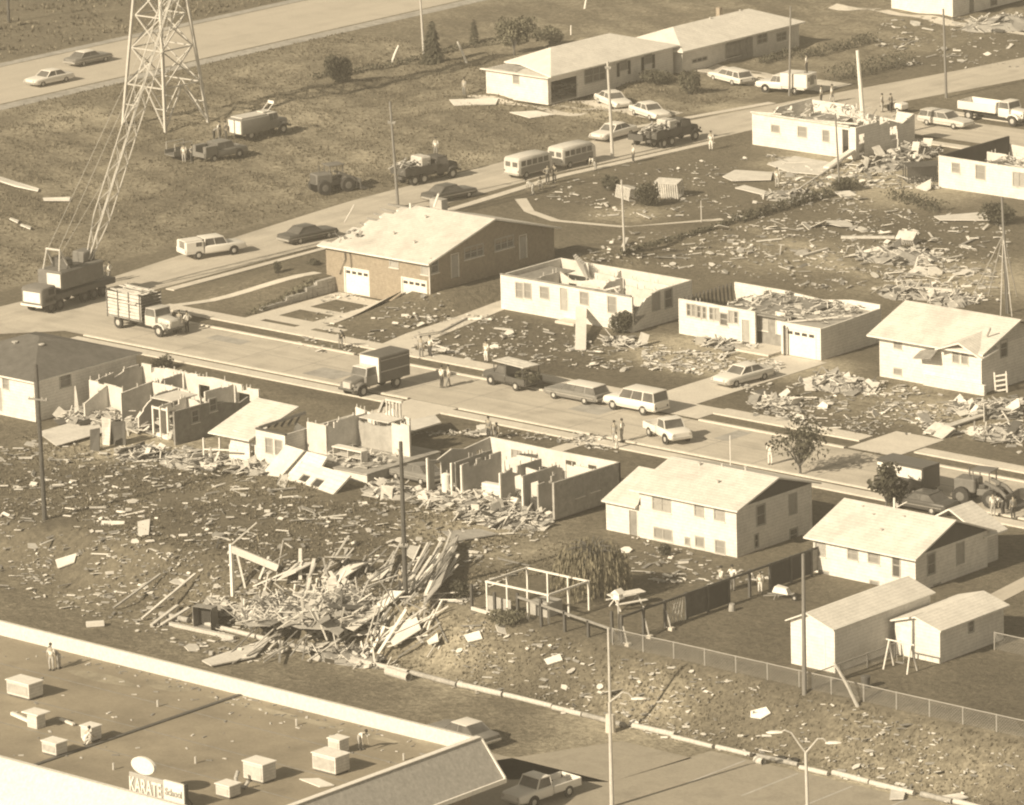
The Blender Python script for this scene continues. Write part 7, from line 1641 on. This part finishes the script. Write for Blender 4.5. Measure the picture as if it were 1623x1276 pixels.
for i, (s, p, where) in enumerate(SH):
    n = rg.randint(4,7); a0 = rg.random()*6; q = p+Vector((0,0,.1+rg.random()*.1))
    pts = [Vector((cos(a0+2*pi*k/n)*s*rg.uniform(.6,1.2), sin(a0+2*pi*k/n)*s*rg.uniform(.5,1.0), 0)) for k in range(n)]
    if i >= 285: crumbs.M = Matrix.Translation(q) @ Matrix.Rotation(rg.gauss(.1,.3),4,'X'); crumbs.prism([v-Vector((0,0,.02)) for v in pts],(0,0,.045),mi=rg.choice((0,1,1,3))); continue
    b = MB(); b.prism([v-Vector((0,0,.02)) for v in pts],(0,0,.045)); o = b.build('torn_sheet', rg.choice(DM+[M_TRIM]), None, q); o.rotation_euler = (rg.gauss(.1,.3), rg.gauss(0,.25), rg.random()*3)
    tag(o, 'torn pale sheet '+where, 'scrap', 'torn sheets '+where)
tag(crumbs.build('debris', DM+[M_WOODM], None, recalc=False), kind='stuff')
# the lumber pile at the foot of the dark pole
rg = random.Random(41); PG = 'timbers of the great lumber pile'
def timber(a, c, za, zc, w_=.16, m=None, label='splintered timber in the great lumber pile on the bank'): plank(label, a, c, w_, .07, m or rg.choice((M_WOODP,M_WOODP,M_TRIM,M_WOOD,M_WOODM)), za, zc, 'timber', 'timber', PG)
for k in range(165):
    u = rg.random(); x = 405+u*300+rg.gauss(0,12); y = 930+rg.uniform(-40,115)-(u-.5)*20; an = rg.gauss(-.95,.5); L_ = rg.choice((20,30,40,55,70,95))*rg.uniform(.7,1.2)
    dx, dy = cos(an)*L_*.5, sin(an)*L_*.42; z = max(.1, 1.4*(1-abs(u-.5)*1.6)*rg.random()); timber((x-dx,y-dy),(x+dx,y+dy),z,z+rg.gauss(.2,.3),rg.choice((.06,.08,.1,.12,.16,.24)))
for k in range(26):   # boards standing in a leaning fan
    u = k/25; timber((600+u*62+rg.gauss(0,4), 990+rg.gauss(0,8)-u*8),(668+u*58+rg.gauss(0,5), 905-u*8+rg.gauss(0,12)), .1, .7+rg.random()*.9, rg.choice((.07,.1,.14,.2)), rg.choice((M_WOODP,M_TRIM,M_WOOD,M_WOODM)), 'long leaning timber in the fan of boards beside the dark pole')
for k,(q,l) in enumerate((( ((470,900),(500,905),(470,935),(440,945)),'pale sheet crowning the left end of the lumber pile'),(((520,890),(560,893),(556,912),(515,908)),'brown panel standing at the top of the lumber pile'),(((500,930),(560,900),(580,910),(520,950)),'wide white sheet on the middle of the lumber pile'),(((560,985),(620,945),(640,955),(580,1005)),'wide white slab at the right of the lumber pile'),(((605,1005),(660,985),(668,1015),(625,1040)),'pale torn sheet at the lower right of the lumber pile'),(((712,868),(728,862),(700,955),(672,985)),'tall brown board wall leaning in the fan of boards'),(((560,1010),(600,1002),(596,1022),(556,1024)),'white plate at the bottom of the lumber pile'),(((676,1020),(694,1012),(696,1034),(680,1038)),'white round-edged plate lying right of the lumber pile'))):
    loose_panel('panel', l, 'panel', [P(*c)+Vector((0,0,(.25,.5,1.0,.9)[i]*(1.3 if 'crown' in l or 'top' in l or 'tall' in l else .8))) for i,c in enumerate(q)], M_TRIM if 'white' in l else M_WOOD if 'brown' in l else M_PLASTER, .07)
def heap(label, px, py, rx, ry, h, n, seed, mats=None, smax=1.0):
    p = P(px,py); t = thing('wreckage_heap', label, 'rubble heap', p); rg = random.Random(seed)
    b = MB(); n1 = 14; ring = [[(rx*k*cos(2*pi*i/n1)*rg.uniform(.85,1.1), ry*k*sin(2*pi*i/n1)*rg.uniform(.85,1.1), z*h*rg.uniform(.8,1.2)-.05) for i in range(n1)] for k,z in ((1,0),(.75,.3),(.4,.62),(.12,.75))]
    b.loft(ring); b.build('mound', M_PLASTER2, t); b = MB()
    for _ in range(n):
        a = rg.uniform(0,2*pi); q = sqrt(rg.random()); x, y = rx*q*cos(a), ry*q*sin(a); z = h*.8*(1-q*q)*rg.uniform(.7,1.1)+.08
        L_ = min(1.9, rg.lognormvariate(-.3,.6))*smax; w_ = min(.9, L_*rg.uniform(.35,.8)) if rg.random() < (.45 if 'lath' not in label else .1) else rg.uniform(.06,.16)
        if 'lath' in label: L_ *= 1.7
        b.M = Matrix.Translation((x,y,z)) @ Matrix.Rotation(rg.uniform(0,pi),4,'Z') @ Matrix.Rotation(rg.gauss(0,.45),4,'Y') @ Matrix.Rotation(rg.gauss(0,.4),4,'X'); b.box(-L_/2,-w_/2,-.025,L_/2,w_/2,.025,mi=rg.choice((0,0,1,1,2,3,4)))
    o = b.build('rubble', mats or [M_WOODP,M_PLASTER,M_WOOD,M_WOODM,M_DARKTRIM], t, recalc=False); o['kind'] = 'stuff'; return t
for i,a in enumerate((
 ('pale heap of roof pieces beside the torn roofless house by the road',1408,262,2.6,4.0,1.3,110),
 ('pale heap of boards against the dark slatted wreck',1446,246,2.2,3.6,1.2,90),
 ('heap of broken walling in front of the far-left ruin, nearest the dark panels',228,722,2.6,1.8,.7,90),
 ('heap of splintered dark boards before the left ruined houses',300,735,3.2,1.8,.8,90),
 ('pale plaster heap spilling between the dark roofed bungalow and the far-left ruin',135,668,2.6,2.2,.8,90),
 ('heap of rubble under the torn roof of the broken house',405,748,2.4,1.4,.7,70),
 ('heap of wreckage around the crushed car',620,782,2.6,1.8,.7,80),
 ('wide pale plaster heap spilled from the opened rooms of a ruined house',790,825,4.2,1.8,.9,150),
 ('low heap of wreckage on the torn ground, left of the pale wide plank',1230,640,2.4,1.8,.6,70),
 ('heap of lumber on the torn ground directly before the awning house',1330,612,3.4,2.2,.8,110),
 ('heap of pale boards and sheets at the right edge below the awning house',1560,652,3.2,2.6,.8,120),
 ('heap of lath and plaster by the street below the awning house',1590,690,2.6,2.0,.6,80),
 ('heap of torn roofing behind the awning house, left part',1440,466,3.2,2.4,.8,100),
 ('heap of torn roofing behind the awning house, right part',1510,478,2.2,2.0,.7,60),
 ('heap of splintered boards on the far right lawn near the guyed pole',1420,408,4.0,3.4,.6,120),
 ('heap of dark wreckage before the dark slatted wreck',1250,312,2.4,2.4,.7,60),
 ('low plaster heap at the foot of the roofless house with the bush',985,545,2.2,1.2,.45,60),
 ('tangled heap of splintered laths at the heart of the great lumber pile',540,965,4.2,5.0,1.5,340),
 ('tangled heap of splintered laths at the left end of the great lumber pile',455,965,3.2,4.4,1.1,220),
 ('heap of splinters trailing from the lumber pile down to the log barrier',560,1040,4.6,2.4,.5,160),
 ('low pale heap against the front of the house with the attached garage',1150,548,3.2,1.3,.4,80),
 ('pale heap of splinters at the corner of the far corner bungalow',1590,40,4,5,1.2,90),
 ('dark rubbish heap at the foot of the bank left of the wardrobe',350,968,1.5,1.0,.9,60))): heap(*a[:6], a[6], 200+i)
# a drum of culvert pipe and other round things
for (px,py,l,r,L_) in ((648,1080,'pale concrete pipe lying open-ended at the foot of the bank',.3,2.2),(1210,1213,'short dark pipe end beside the log barrier',.25,.7)):
    p = P(px,py); t = thing('pipe', l, 'pipe', p+Vector((0,0,r)), -.1); b = MB(); n = 12
    b.loft([[(x,k*cos(2*pi*i/n),k*sin(2*pi*i/n)) for i in range(n)] for x,k in ((-L_,r),(0,r),(0,r*.78),(-.6,r*.78))], cap=False); b.build('barrel', M_POLEL, t)
    b = MB(); b.tube([(-.62,0,0),(-.6,0,0)],r*.8,n); b.build('inside', M_DARK, t)
p = P(1237,1205); t = thing('tyre_pile', 'two dark old tyres lying above the log barrier', 'tyres', p); n = 14
for i,(x,y) in enumerate(((0,0),(.9,.2))):
    b = MB(); b.loft([[(x+cos(2*pi*k/n)*r,y+sin(2*pi*k/n)*r,z) for k in range(n)] for r,z in ((.2,.05),(.38,.0),(.4,.1),(.38,.2),(.2,.18),(.2,.05))], cap=False); b.build('tyre', M_TYRE, t)
# ---------------------------------------------------------------- rough grass: tufts over the pasture and the bank
rg = random.Random(77); g = MB()
def tuft(x, y, s, n=4):
    z = H(x,y)
    for k in range(n):
        a = rg.uniform(0,2*pi); r = s*rg.uniform(.2,.7); c, d = cos(a), sin(a); h_ = s*rg.uniform(.5,1.0); w_ = s*.35
        g.add([(x-d*w_,y+c*w_,z-.03),(x+d*w_,y-c*w_,z-.03),(x+c*r+d*w_*.3,y+d*r-c*w_*.3,z+h_)],[(0,1,2)],0 if rg.random() < .55 else 1)
n = 0
while n < 30000:
    x = rg.uniform(-120,-62.5); y = rg.uniform(-5,108)
    if noise.noise((x*.22,y*.22,1.0)) + .5*noise.noise((x*.06,y*.06,5.0)) < rg.uniform(-.6,.35): continue
    if x > road_l(y)-.5: continue
    tuft(x, y, rg.uniform(.1,.26)); n += 1
n = 0
while n < 6000:
    x = rg.uniform(8,86); y = rg.uniform(-50.6,-45.6)
    if noise.noise((x*.3,y*.3,1.0)) < rg.uniform(-.8,.3): continue
    tuft(x, y, rg.uniform(.07,.2)); n += 1
n = 0
while n < 7000:
    x = rg.uniform(-26,34); y = rg.uniform(-45.5,-27)
    if noise.noise((x*.3,y*.3,1.0)) < rg.uniform(-.4,.4): continue
    tuft(x, y, rg.uniform(.1,.26)); n += 1
n = 0
while n < 5000:
    x = rg.uniform(-175,-139); y = rg.uniform(60,190)
    if noise.noise((x*.15,y*.15,1.0)) < rg.uniform(-.4,.4): continue
    tuft(x, y, rg.uniform(.15,.5)); n += 1
tag(g.build('rough_grass', [mat('rough_grass_dark',(.165,.15,.118),.3,.6), mat('rough_grass_dry',(.225,.203,.16),.3,.6)], None, recalc=False), kind='stuff')

# ---------------------------------------------------------------- the air between the aircraft and the ground
hz = MB(); hz.box(-420, -420, -6.0, 420, 420, 135.0); hzo = hz.build('haze', [], None); tag(hzo, kind='stuff')
vm = bpy.data.materials.new('haze'); vm.use_nodes = True; nt = vm.node_tree; nt.nodes.clear()
pv = nt.nodes.new('ShaderNodeVolumePrincipled'); pv.inputs['Density'].default_value = 0.00027; pv.inputs['Color'].default_value = (1,.95,.86,1); pv.inputs['Anisotropy'].default_value = 0.0
mo = nt.nodes.new('ShaderNodeOutputMaterial'); nt.links.new(pv.outputs[0], mo.inputs['Volume']); hzo.data.materials.append(vm)
